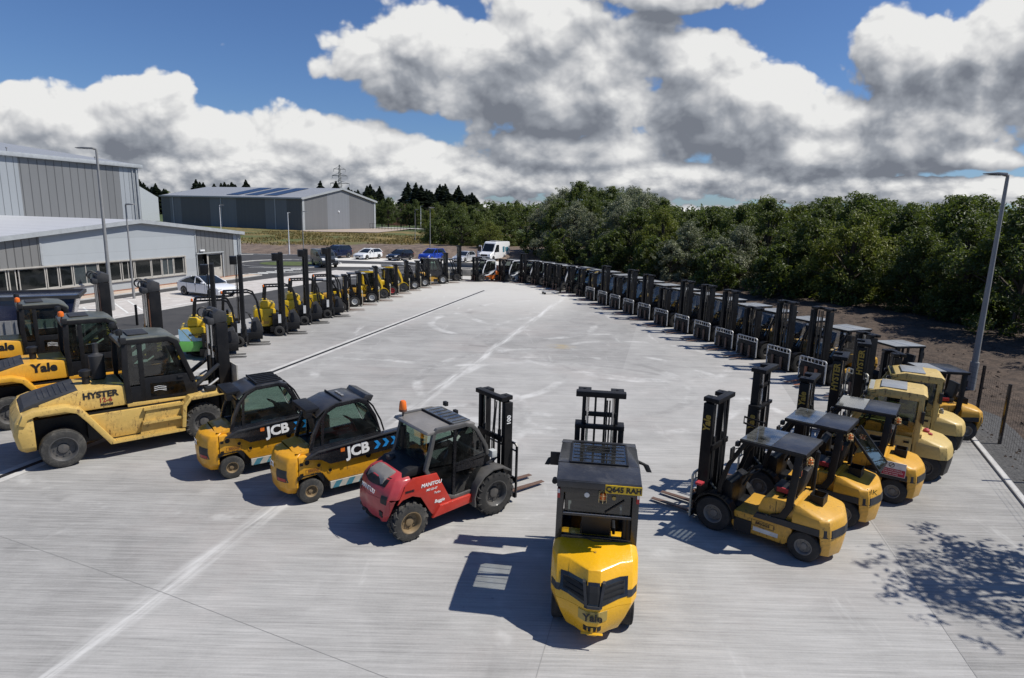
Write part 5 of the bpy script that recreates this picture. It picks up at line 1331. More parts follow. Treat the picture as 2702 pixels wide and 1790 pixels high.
# ------------------------------------------------------------------ the clean yellow cab truck in the middle foreground
F1L = [(.20,.44,-1.20,-1.46,-1.64),(.40,.55,-1.20,-1.50,-1.67),(.62,.645,-1.20,-1.46,-1.65),(.86,.658,-1.08,-1.33,-1.56),(1.12,.658,-.92,-1.16,-1.42),(1.14,.652,-.90,-1.13,-1.385),(1.285,.60,-.655,-.68,-.70)]
f1 = truck('forklift_truck', 'clean bright yellow truck with a closed black cab and number plate, seen from behind', 'forklift', GA, col='yellow', cab='closed', stripe=False, mh=2.42, mh2=3.05, ttext=None, box=False, beacon=False, levels=F1L, sticker=False, redbelt=False, roofz=2.24, roofA='glasst', edge='black', backrest='bars', rim='rimd', forklen=1.1)
a = R(7.5); s1 = 1.06
f1.scale = (s1,)*3; place(f1, 1.58, 10.31, 7.5)
P = M['yellow']
for ch in list(f1.children_recursive):
    if ch.name.split('.')[0] in ('roof_panel', 'roof_window', 'roof_frame', 'pane'): bpy.data.objects.remove(ch)
# grille band round the tail
z0 = lambda y: .66+.14*abs(y); z1 = lambda y: .98-.02*abs(y)
cw_patch(F1L, z0, z1, -.50, .50, .010, 16).build('grille_frame', M['blackg'], f1)
gr = cw_patch(F1L, lambda y: z0(y)+.045, lambda y: z1(y)-.045, -.455, .455, .014, 16); grl = gr.build('grille', M['drain'], f1)
for k in range(3):
    for (ya, yb) in ((-.44,-.13), (.13,.44)):
        cw_patch(F1L, lambda y, k=k: .765+.03*abs(y)+k*.065, lambda y, k=k: .782+.03*abs(y)+k*.065, ya, yb, .026, 8, 1).build('slat', M['black'], grl)
for s in (-1, 1):
    mb = MB(); xa, xb = cw_at(F1L, .68, 0)-.02, cw_at(F1L, .98, 0)-.03
    mb.add([(xa,s*.085,.68),(xa,s*.125,.68),(xb,s*.165,.99),(xb,s*.125,.99),(xa+.05,s*.085,.68),(xa+.05,s*.125,.68),(xb+.08,s*.165,.99),(xb+.08,s*.125,.99)], [(0,1,2,3),(7,6,5,4),(0,4,5,1),(1,5,6,2),(2,6,7,3),(3,7,4,0)]); mb.build('grille_strut', M['charcoal'], grl)
cw_patch(F1L, lambda y: .652+.03*abs(y), lambda y: .685+.03*abs(y), -.13, .13, .03, 6, 1).build('grille_bar', M['charcoal'], grl)
for (ya, yb) in ((-.64,-.50), (.50,.64)):
    cw_patch(F1L, lambda y: .715, lambda y: .80, ya, yb, .011, 6).build('rear_stripe', M['charcoal'], f1)
mb = MB()
for s in (-1, 1): mb.box(-1.0, -.62, s*.655-.012, s*.655+.012, .715, .80)
mb.build('side_stripe', M['charcoal'], f1)
M['badge'] = paint('brass_badge', (.42,.30,.07), .4, .15)
bz = .525; bp = cw_patch(F1L, lambda y: .445+.12*max(0,abs(y)-.12), lambda y: .605, -.21, .21, .012, 10); bd = bp.build('badge_plate', M['badge'], f1)
letter('Yale', .165, M['lblk'], f1, (cw_at(F1L, bz, 0)-.030, 0, bz), (0,-1,0), (.03,0,1), bold=.03, name='badge_lettering')
cw_patch(F1L, lambda y: .285, lambda y: .375, -.13, .13, .004, 6).build('tow_recess', M['drain'], f1)
mb = MB(); xx = cw_at(F1L, .3, 0); mb.box(xx-.02, xx+.02, -.018, .018, .28, .36); mb.prism([(xx-.03,.255),(xx-.005,.255),(xx,.275),(xx-.01,.275)], -.16, .16); mb.build('tow_pin', P, f1, bevel=.008)
MB().lathe([(0,.025),(.012,.02),(.012,0)], (-1.05,0,1.21), 'z', 10).build('filler_cap', M['amber'], f1)
# rear of the cab
mb = MB(); xr = -.78
mb.bar([(xr+.05,.56,1.27),(xr+.05,-.56,1.27)], .07, .07, up=(0,0,1)); mb.bar([(xr,.56,1.68),(xr,-.56,1.68)], .05, .05, up=(0,0,1)); mb.bar([(xr-.04,.58,2.12),(xr-.04,-.58,2.12)], .09, .14, up=(0,0,1))
for s in (-1, 1): mb.bar([(xr+.07,s*.585,1.16),(xr+.02,s*.58,1.6),(xr-.03,s*.57,2.2)], .10, .10)
cr = mb.build('cab_rear_frame', M['blackg'], f1, bevel=.012)
MB().bar([(xr-.028,.52,1.705),(xr-.028,-.52,1.705)], .008, .01, up=(0,0,1)).build('painted_glint_strip', M['steelw'], cr)  # thin pale strip paints the highlight along the crossbar's top edge
mb = MB(); mb.add([(xr-.005,.50,1.72),(xr-.005,-.50,1.72),(xr-.04,-.50,2.06),(xr-.04,.50,2.06)], [(0,1,2,3)]); mb.build('rear_window', M['glassd'], cr)
mb = MB(); mb.box(-.97, -.90, -.63, .63, 2.19, 2.30); mb.box(-.95, -.27, -.64, .64, 2.275, 2.31); mb.box(.63, .80, -.64, .64, 2.275, 2.31); mb.box(-.27, .63, -.64, -.45, 2.275, 2.31); mb.box(-.27, .63, .45, .64, 2.275, 2.31); mb.box(.48, .84, -.64, .64, 2.22, 2.28); cabr = mb.build('cab_roof', M['roofblk'], f1, bevel=.014)
mb = MB(); mb.box(-.26, .62, -.44, .44, 2.318, 2.328); mb.build('roof_hatch', M['glassc'], cabr)
mb = MB()
for (x0, x1, y0, y1) in ((-.29,-.26,-.47,.47),(.62,.65,-.47,.47),(-.26,.62,-.47,-.44),(-.26,.62,.44,.47)): mb.box(x0, x1, y0, y1, 2.312, 2.338)
mb.build('hatch_rim', M['black'], cabr)
for k in range(5): MB().box(-.10+k*.15, -.085+k*.15, -.42, .42, 2.329, 2.336).build('guard_bar', M['charcoal'], cabr)
pl_ = MB().box(-.985, -.972, -.645, -.10, 2.155, 2.285).build('number_plate', M['plate'], f1)
letter('Q645 RAH', .115, M['lblk'], pl_, (-.990, -.372, 2.218), (0,-1,0), (0,0,1), bold=.035, name='plate_lettering')
caged_beacon(f1, -.94, -.07, 1.99)
MB().lathe([(-.90,.0),(-.90,.04),(-.86,.045),(-.86,0)], (0,.17,2.06), 'x', 12).build('reversing_lamp', M['whitel'], f1)
MB().lathe([(-.90,.0),(-.90,.03),(-.86,.035),(-.86,0)], (0,-.24,2.04), 'x', 12).build('round_lamp', M['badge'], f1)
for s in (-1, 1):
    b = MB().box(-.90, -.86, s*.60-.022, s*.60+.022, 1.98, 2.13).build('tail_light', M['redl'], f1); MB().box(-.905, -.90, s*.60-.018, s*.60+.018, 2.06, 2.125).build('lens', M['whitel'], b)
    mb = MB(); mb.bar([(.80,s*.64,2.0),(.74,s*.84,1.95),(.70,s*.90,1.84)], .09, .10); mb.build('mirror_arm', M['vinyl'], f1, bevel=.015)
    mb = MB(); mb.lathe([(-.06,.0),(-.06,.05),(.05,.045),(.06,0)], (.55,s*.74,1.62), 'x', 10); mb.build('work_lamp', M['vinyl'], f1)
mb = MB(); mb.lathe([(1.20,.085),(1.24,.075)], (-.70,-.50,0), 'z', 12); mb.tube([(-.70,-.50,1.2),(-.70,-.50,1.9),(-.70,-.42,2.02)], .062, 12); mb.build('exhaust_stack', M['black'], f1)
MB().box(-.50, -.49, -.08, .08, 1.42, 1.62).build('paper_notice', M['paper'], f1)
mb = MB(); mb.tube([(-.80,-.12,1.75),(-.83,-.40,1.98)], .012, 6); mb.build('wiper', M['vinyl'], f1)
mb = MB(); mb.tube([(-.72,.3,1.30),(-.83,.02,1.275),(-.76,-.5,1.275)], .008, 5); mb.build('hose', M['vinyl'], f1)

# ------------------------------------------------------------------ red rough terrain truck
mt = empty('forklift_truck'); tag(mt, 'red rough terrain truck with a grey cab, big lugged tyres and an amber beacon', 'forklift')
ML = [(.46,.50,-1.475,-1.52,-1.56),(.62,.62,-1.475,-1.56,-1.62),(.95,.70,-1.36,-1.56,-1.64),(1.15,.69,-1.26,-1.48,-1.57),(1.30,.62,-1.14,-1.36,-1.44),(1.38,.46,-1.0,-1.18,-1.24)]
mb = MB(); mb.loft([cw_ring(l, -.98) for l in ML if l[0] >= .95]); cwm = mb.build('counterweight', M['red'], mt, bevel=.045)
mb = MB(); mb.loft([cw_ring(l, -1.47) for l in ML if l[0] <= .95]); mb.build('tail_skirt', M['red'], cwm, bevel=.03)
mb = MB(); mb.prism([(-1.48,.5),(-1.42,.75),(-1.25,.90),(-1.02,.94),(-.80,.86),(-.62,.62),(-.60,.96),(-1.48,.97)], -.42, .42); mb.build('wheel_arch', M['black'], cwm)
for s in (-1, 1):
    mb = MB(); mb.prism([(-1.34,.84),(-1.22,.93),(-1.0,.96),(-.80,.88),(-.58,.5),(-.52,.42),(.02,.46),(-.42,1.32),(-.98,1.34),(-1.16,1.2)], s*.70-.02, s*.70+.02); mb.build('side_panel', M['red2'], mt, bevel=.012)
    mb = MB(); mb.prism([(-.55,.36),(.60,.46),(.60,.64),(-.36,.60)], s*.72-.05, s*.72+.05); mb.build('sill', M['red2'], mt, bevel=.02)
    for r_, a0, h_ in (((.40),.0,0),): pass
mb = MB(); mb.prism([(-1.18,1.30),(-.98,1.46),(-.48,1.52),(-.42,1.30)], -.55, .55); mb.build('engine_cover', M['vinyl'], mt, bevel=.03)
mb = MB(); mb.prism([(-1.52,1.14),(-1.42,1.33),(-1.20,1.41),(-1.08,1.36),(-1.1,1.16)], -.34, .34); mb.build('radiator_hood', M['roofgrey'], mt, bevel=.06)
cw_patch(ML, lambda y: 1.17, lambda y: 1.32, -.42, .42, .014, 8).build('grille', M['black'], mt)
for s in (-1, 1): cw_patch(ML, lambda y: .86, lambda y: 1.02, *( (.42,.58) if s > 0 else (-.58,-.42)), .012, 4).build('tail_light', M['vinyl'], mt)
cw_patch(ML, lambda y: .56, lambda y: .68, -.50, -.36, .01, 4).build('step_hole', M['drain'], mt)
mb = MB(); mb.box(-1.35, 1.45, -.40, .40, .42, .85); mb.tube([(-1.05,-.6,.41),(-1.05,.6,.41)], .07, 8); mb.tube([(1.05,-.6,.51),(1.05,.6,.51)], .09, 8); mb.box(-.6, .7, -.68, .68, .5, .62); mb.build('frame', M['black'], mt)
for s in (-1, 1):
    y = s*.66
    mb = MB(); mb.bar([(-.46,y,2.16),(-.56,y,1.75),(-.66,y,1.42),(-.42,y,1.0),(-.12,y,.70),(.06,y,.64),(.52,y,.66),(.58,y,.80)], .09, .085); mb.bar([(.90,y,1.42),(.86,y,1.62),(.62,y,2.02),(.48,y,2.16),(.30,y,2.22),(-.40,y,2.22),(-.48,y,2.14)], .09, .085); 
    fr = mb.build('cab_frame', M['fendgrey'], mt, bevel=.02)
    mb = MB(); mb.bar([(.02,y,.68),(.06,y,2.18)], .05, .06); mb.bar([(.06,y,1.36),(.86,y,1.44)], .04, .06); mb.box(.08,.80,y-.02,y+.02,1.2,1.36); mb.build('door_rail', M['blackg'], fr)
    mb = MB(); mb.add([(.08,y,1.4),(.84,y,1.46),(.60,y,1.98),(.40,y,2.18),(.08,y,2.18)], [(0,1,2,3,4)]); mb.add([(-.58,y,1.45),(.0,y,1.40),(.03,y,2.18),(-.42,y,2.18)], [(0,1,2,3)]); mb.build('window', M['glassg'], fr)
    mb = MB(); mb.add([(.0,y,.70),(.50,y,.70),(.64,y,1.0),(.80,y,1.2),(.04,y,1.2)], [(0,1,2,3,4)]); mb.add([(-.10,y,.74),(.0,y,.72),(.0,y,1.38),(-.60,y,1.42)], [(0,1,2,3)]); mb.build('door_glass', M['glassd'], fr)
    MB().box(.66, .72, y+s*.05, y+s*.07, 1.55, 1.75).build('handle', M['vinyl'], fr)
    pts = [(1.05+.60*math.cos(R(a_)), s*.70, .51+.60*math.sin(R(a_))) for a_ in (50, 75, 100, 125, 150, 175, 195)]
    mb = MB(); mb.bar(pts, .34, .04, up=(0,1,0)); mb.build('fender', M['fendgrey'], mt, bevel=.012)
    wheel(mt, 1.05, s*.68, .51, .34, 'tyre', 'rimd', 18, .60); wheel(mt, -1.05, s*.62, .41, .29, 'tyred', 'rimc', 15, .58)
    mb = MB(); mb.box(1.02, 1.16, s*.62-.08, s*.62+.08, 1.30, 1.46); hl = mb.build('head_light', M['greypan'], mt, bevel=.015); MB().box(1.16, 1.168, s*.62-.06, s*.62+.06, 1.33, 1.43).build('lens', M['redl'], hl)
mb = MB(); mb.prism([(-.62,2.22),(.50,2.24),(.56,2.20),(.54,2.17),(-.60,2.15),(-.66,2.17)], -.70, .70); rf = mb.build('cab_roof', M['roofgrey'], mt, bevel=.02)
MB().box(.06, .50, -.58, .58, 2.248, 2.262).build('roof_window', M['glasst'], rf)
for k in range(6): MB().box(.10, .46, -.50+k*.19, -.485+k*.19, 2.262, 2.275).build('roof_bar', M['charcoal'], rf)
MB().bar([(.03,-.64,2.25),(.03,.64,2.25)], .05, .03, up=(0,0,1)).build('roof_joint', M['black'], rf)
mb = MB(); mb.add([(.93,-.62,1.36),(.93,.62,1.36),(.56,.62,2.16),(.56,-.62,2.16)], [(0,1,2,3)]); mb.build('windscreen', M['glassg'], mt)
mb = MB(); mb.add([(-.60,.58,1.52),(-.60,-.58,1.52),(-.56,-.58,2.14),(-.56,.58,2.14)], [(0,1,2,3)]); mb.build('rear_window', M['glassg'], mt)
mb = MB(); mb.bar([(-.62,.62,1.48),(-.62,-.62,1.48)], .07, .08, up=(0,0,1)); mb.build('cab_sill', M['black'], mt)
mb = MB(); mb.prism([(-.62,.62),(.10,.62),(.10,1.1),(-.62,1.3)], -.60, .60); mb.build('cab_floor', M['vinyl'], mt)
mb = MB(); mb.prism([(.60,.64),(.98,.64),(.98,1.34),(.70,1.34)], -.55, .55); mb.build('dash_cowl', M['vinyl'], mt)
seat(mt, -.18, 1.12); steering(mt, .48, 1.55)
b = MB(); b.tube([(-.50,.55,2.22),(-.50,.55,2.36)], .018, 6); bo = b.build('beacon', M['vinyl'], mt)
b = MB(); b.lathe([(2.35,.07),(2.39,.085),(2.46,.08),(2.54,.07),(2.57,.05),(2.58,0)], (-.50,.55,0), 'z', 14); b.build('lens', M['amberl'], bo)
b = MB(); b.lathe([(2.33,.0),(2.33,.088),(2.375,.088),(2.375,.08)], (-.50,.55,0), 'z', 14); b.build('collar', M['rustbrn'], bo)
for (x, y, z) in ((.62,.58,2.30),(.95,.66,2.02)): work_light(mt, x, y, z)
b = MB(); b.tube([(-.56,.42,1.46),(-.56,.42,2.05)], .065, 12); b.build('exhaust_stack', M['black'], mt)
b = MB(); b.lathe([(0,.10),(.06,.10),(.09,.06),(.09,0)], (-.95,.28,1.44), 'z', 12); b.build('air_cleaner', M['charcoal'], mt)
mast(mt, 1.62, 2.42, 2.50, .46, None, backrest='bars', forklen=1.15, brw=.62, brh=1.35, fz=.08, edge='blackg', forkmat='fork', d=.22, railw=.11)
letter('100', .15, M['lwht'], mt, (1.62, -.522, 2.02), (0,0,1), (-1,0,0), bold=.03, name='mast_number')
for s in (-1, 1):
    letter('MANITOU', .105, M['lwht'], mt, (-.56, s*.725, 1.12), (-s*1,0,.0), (0,0,1), bold=.035, shear=.25)
    letter('MSI 25-4T', .062, M['lwht'], mt, (-.55, s*.725, 1.00), (-s,0,0), (0,0,1), bold=.02, shear=.25)
    letter('Turbo', .062, M['lwht'], mt, (-.42, s*.725, .90), (-s,0,0), (0,0,1), bold=.01, shear=.3)
    letter('Buggie', .095, M['lwht'], mt, (-.36, s*.725, .70), (-s,0,0), (0,0,1), bold=.03, shear=.3)
    letter('BRIGGS', .06, M['lblk'], mt, (-1.06, s*.725, 1.08), (-s,0,0), (0,0,1), bold=.05)
xk = cw_at(ML, .98, -.3); letter('MANITOU', .12, M['lwht'], mt, (cw_at(ML, 1.05, 0)-.012, 0, 1.05), (0,-1,0), (.2,0,1), bold=.025, name='tail_lettering')
mb = MB()
for s in (-1, 1): mb.tube([(.9,s*.3,.8),(1.5,s*.3,1.15)], .045, 8)
mb.build('tilt_cylinder', M['cyl'], mt)
a = R(51); f = Vector((math.sin(a), math.cos(a))); l = Vector((-f.y, f.x)); c = Vector((-1.98,11.70)) + f*1.05 + l*.70
place(mt, c.x, c.y, 51)

# ------------------------------------------------------------------ two orange telescopic fork lifts
def teletruck(label, letters, louvre):
    t = empty('telescopic_forklift'); tag(t, label, 'telescopic forklift', 'orange telescopic forklifts in the front arc'); P = M['jcb']
    JL = [(.24,.42,-1.16,-1.34,-1.40),(.42,.56,-1.20,-1.44,-1.50),(.75,.60,-1.20,-1.46,-1.53),(1.02,.60,-1.18,-1.42,-1.50),(1.14,.58,-1.12,-1.36,-1.43),(1.20,.50,-1.0,-1.22,-1.28)]
    mb = MB(); mb.loft([cw_ring(l, -1.12) for l in JL]); cw = mb.build('counterweight', P, t, bevel=.025)
    mb = MB(); mb.prism([(-1.11,.62),(-.58,.66),(-.42,.42),(.98,.42),(1.16,.66),(1.16,.98),(-.60,.98),(-.66,1.12),(-1.11,1.14)], -.60, .60); mb.build('body', P, t, bevel=.02)
    mb = MB(); mb.prism([(-1.15,.60),(-1.0,.68),(-.72,.68),(-.55,.44),(-.55,.60),(-.62,.70),(-1.15,.70)], -.615, .615); mb.build('wheel_arch', M['black'], t)
    mb = MB(); mb.box(-1.2, 1.1, -.40, .40, .22, .62); mb.tube([(-.85,-.5,.29),(-.85,.5,.29)], .06, 8); mb.build('frame', M['black'], t)
    for s in (-1, 1):
        mb = MB(); mb.box(-.40, .92, s*.60-.03, s*.60+.03, .25, .41); sk_ = mb.build('skirt', M['hazg'], t)
        for k in range(4):
            x = -.36+k*.32; MB().prism([(x,.252),(x+.15,.252),(x+.25,.408),(x+.10,.408)], s*.632-.003, s*.632+.003).build('hazard_stripe', M['hazb'], sk_)
        for (hx, hz, hr) in ((-.93,1.0,.06),(-.66,.88,.045),(-.40,.70,.045),(.55,.86,.07)):
            MB().lathe([(s*.612,hr*1.25),(s*.618,hr*1.25),(s*.618,hr),(s*.606,hr),(s*.606,0)], (hx,0,hz), 'y', 14, mis=[0,0,1,1]).build('lashing_hole', [P, M['drain']], t)
        for hz in (.72, .98): MB().box(-1.09, -1.02, s*.612-.006, s*.612+.006, hz-.035, hz+.035).build('hinge', M['black'], t)
        letter('BRIGGS', .075, M['lbrn'], t, (-.78, s*.604, .775), (-s,0,0), (0,0,1), bold=.04, name='maker_sticker')
        e_ = MB()
        for (a0, a1, b0, b1) in ((-.96,-.60,.725,.732),(-.96,-.60,.818,.825),(-.96,-.952,.732,.818),(-.608,-.60,.732,.818)): e_.box(a0, a1, s*.602-.003, s*.602+.003, b0, b1)
        e_.build('sticker_border', M['lbrn'], t)
        letter('30-19', .065, M['lblk'], t, (-.76, s*.604, .685), (-s,0,0), (0,0,1), bold=.03, name='fleet_number')
        letter('telescopic', .05, M['lred'], t, (.20, s*.604, .90), (-s,0,0), (0,0,1), bold=.0, shear=.2)
        MB().add([(-.98,s*.604,.44),(-.92,s*.604,.44),(-.90,s*.604,1.12),(-.915,s*.604,1.12)], [(0,1,2,3)]) if False else None
        cw_patch(JL, lambda y: .58, lambda y: .86, *((.22,.52) if s > 0 else (-.52,-.22)), .010, 6).build('tail_light', M['charcoal'], cw)
        cw_patch(JL, lambda y: .60, lambda y: .67, *((.25,.49) if s > 0 else (-.49,-.25)), .014, 6, 1).build('reflector', M['redl'], cw)
    mb = MB(); mb.prism([(-1.14,1.12),(-.66,1.12),(-.60,1.0),(-.52,1.0),(-.56,1.17),(-.8,1.26),(-1.12,1.2)], -.45, .56); mb.build('engine_cover', P, t, bevel=.03)
    letter('JCB', .17, M['lwht'], t, (cw_at(JL,.92,.0)-.012, 0, .92), (0,-1,0), (0,0,1), bold=.03, name='tail_lettering')
    # boom along the right flank
    mb = MB(); mb.prism([(-.98,1.10),(-.72,1.22),(1.42,1.36),(1.62,1.22),(1.62,.72),(1.45,.66),(1.2,.92),(-.42,.88),(-.62,1.02)], -.70, -.44); bm_ = mb.build('boom', M['blackg'], t, bevel=.02)
    MB().bar([(-.98,-.716,1.12),(-.7,-.716,1.235),(1.42,-.716,1.375)], .035, .03).build('boom_edge', M['charcoal'], bm_)
    mb = MB(); mb.box(1.42, 1.70, -.68, -.30, .30, .76); mb.box(1.70, 1.76, -.56, .56, .12, .60); mb.build('boom_head', M['black'], t, bevel=.02)
    for s in (-1, 1): MB().prism([(1.77,.07),(2.55,.07),(2.55,.085),(1.86,.11),(1.81,.16),(1.81,.60),(1.77,.60)], s*.28-.05, s*.28+.05).build('fork', M['fork'], t)
    if letters:
        letter(letters, .36, M['lwht'], bm_, (.26, -.704, 1.085), (1,0,.06), (-.06,0,1), bold=.04, name='boom_lettering')
        MB().box(-.17, -.07, -.708, -.701, 1.12, 1.22).build('maker_mark', M['orange'], bm_)
        for k in range(3):
            x = .66+k*.22; z = 1.115+k*.012
            MB().prism([(x,z+.10),(x+.09,z+.10),(x+.17,z),(x+.09,z-.10),(x,z-.10),(x+.08,z)], -.709, -.702).build('chevron', M['lblu'], bm_)
    # cab
    for s, y in ((-1,-.42), (1,.56)):
        mb = MB(); mb.bar([(-.78,y,1.18),(-.70,y,1.52),(-.56,y,1.84),(-.38,y,2.06),(-.16,y,2.17),(.40,y,2.20),(.60,y,2.10),(.80,y,1.75),(.98,y,1.26),(-.78,y,1.20)], .08, .085); cf = mb.build('cab_frame', M['blackg'], t, bevel=.015)
        mb = MB(); mb.bar([(-.52,y,1.26),(-.30,y,1.7),(-.14,y,2.10)], .05, .05) if False else mb.bar([(-.50,y,1.24),(-.46,y,1.95)], .05, .06); mb.build('mullion', M['blackg'], cf)
        mb = MB(); mb.add([(-.72,y,1.26),(.92,y,1.30),(.76,y,1.75),(.56,y,2.08),(.38,y,2.16),(-.14,y,2.13),(-.36,y,2.02),(-.56,y,1.78)], [(0,1,2,3,4,5,6,7)]); mb.build('window', M['glassg'], cf)
    mb = MB(); rings = []
    for (x, z) in ((-.62,2.0),(-.45,2.13),(-.16,2.235),(.40,2.265),(.62,2.2)): rings.append([(x,.60,z),(x,-.46,z),(x,-.46,z-.06),(x,.60,z-.06)])
    mb.loft(rings); rf = mb.build('cab_roof', M['roofblk'], t, bevel=.02)
    if louvre:
        for k in range(6): MB().bar([(-.12,.50-k*.17,2.285),(.52,.50-k*.17,2.30)], .05, .035).build('guard_bar', M['black'], rf)
        MB().bar([(-.12,.54,2.285),(-.12,-.42,2.285)], .05, .03, up=(0,0,1)).build('guard_rail', M['black'], rf)
    else:
        MB().bar([(-.02,.58,2.262),(-.02,-.44,2.262)], .04, .03, up=(0,0,1)).build('roof_joint', M['black'], rf)
        for k in range(3): MB().box(.14, .20, .26-k*.17, .38-k*.17, 2.262, 2.275).build('vent_slot', M['galv'], rf)
        mb = MB(); mb.prism([(.52,2.22),(.60,2.32),(.80,2.26),(.72,2.12)], -.44, .58); mb.build('sun_visor', M['roofblk'], t, bevel=.02)
    mb = MB(); mb.prism([(-.84,2.06),(-.60,2.08),(-.50,2.16),(-.84,2.15)], -.40, .56); mb.box(-.84, -.70, -.42, -.20, 1.94, 2.08); mb.box(-.84, -.70, .36, .58, 1.94, 2.08); mb.build('rear_spoiler', M['black'], t, bevel=.02)
    for y in (-.28, .05, .40):
        mb = MB(); mb.tube([(.58,y,2.24),(.84,y,1.95),(1.04,y,1.55),(1.12,y,1.28)], .022, 8); mb.build('screen_bar', M['black'], t)
    mb = MB(); mb.add([(.97,-.42,1.28),(.97,.56,1.28),(.60,.56,2.12),(.60,-.42,2.12)], [(0,1,2,3)]); mb.build('windscreen', M['glassg'], t)
    mb = MB(); mb.prism([(-.80,1.14),(1.05,1.14),(1.0,1.22),(-.78,1.22)], -.42, .60); mb.build('cab_base', M['black'], t)
    mb = MB(); mb.prism([(.52,1.2),(.95,1.2),(.86,1.42),(.62,1.45)], -.36, .5); mb.build('dash_cowl', M['vinyl'], t, bevel=.02)
    seat(t, -.22, 1.24, .08); steering(t, .40, 1.60, .08)
    for s in (-1, 1): wheel(t, -.85, s*.52, .29, .20, 'tyred', 'rimc', 0, .50); wheel(t, .92, s*.52, .35, .24, 'tyred', 'rimc', 0, .52)
    MB().box(-.30, .0, -.40, -.38, 1.26, 1.34).build('sticker', M['paper'], t)
    return t
j1 = teletruck('nearer orange telescopic forklift, white letters and three blue chevrons on its black boom', 'JCB', False)
j2 = teletruck('farther orange telescopic forklift, half worn boom letters and a barred roof', 'JCB', True)
for o, (px, py) in ((j1, (-4.49,13.25)), (j2, (-6.83,14.45))):
    a = R(52.5); f = Vector((math.sin(a), math.cos(a))); l = Vector((-f.y, f.x)); c = Vector((px, py)) + f*.85 + l*.60; place(o, c.x, c.y, 52.5)

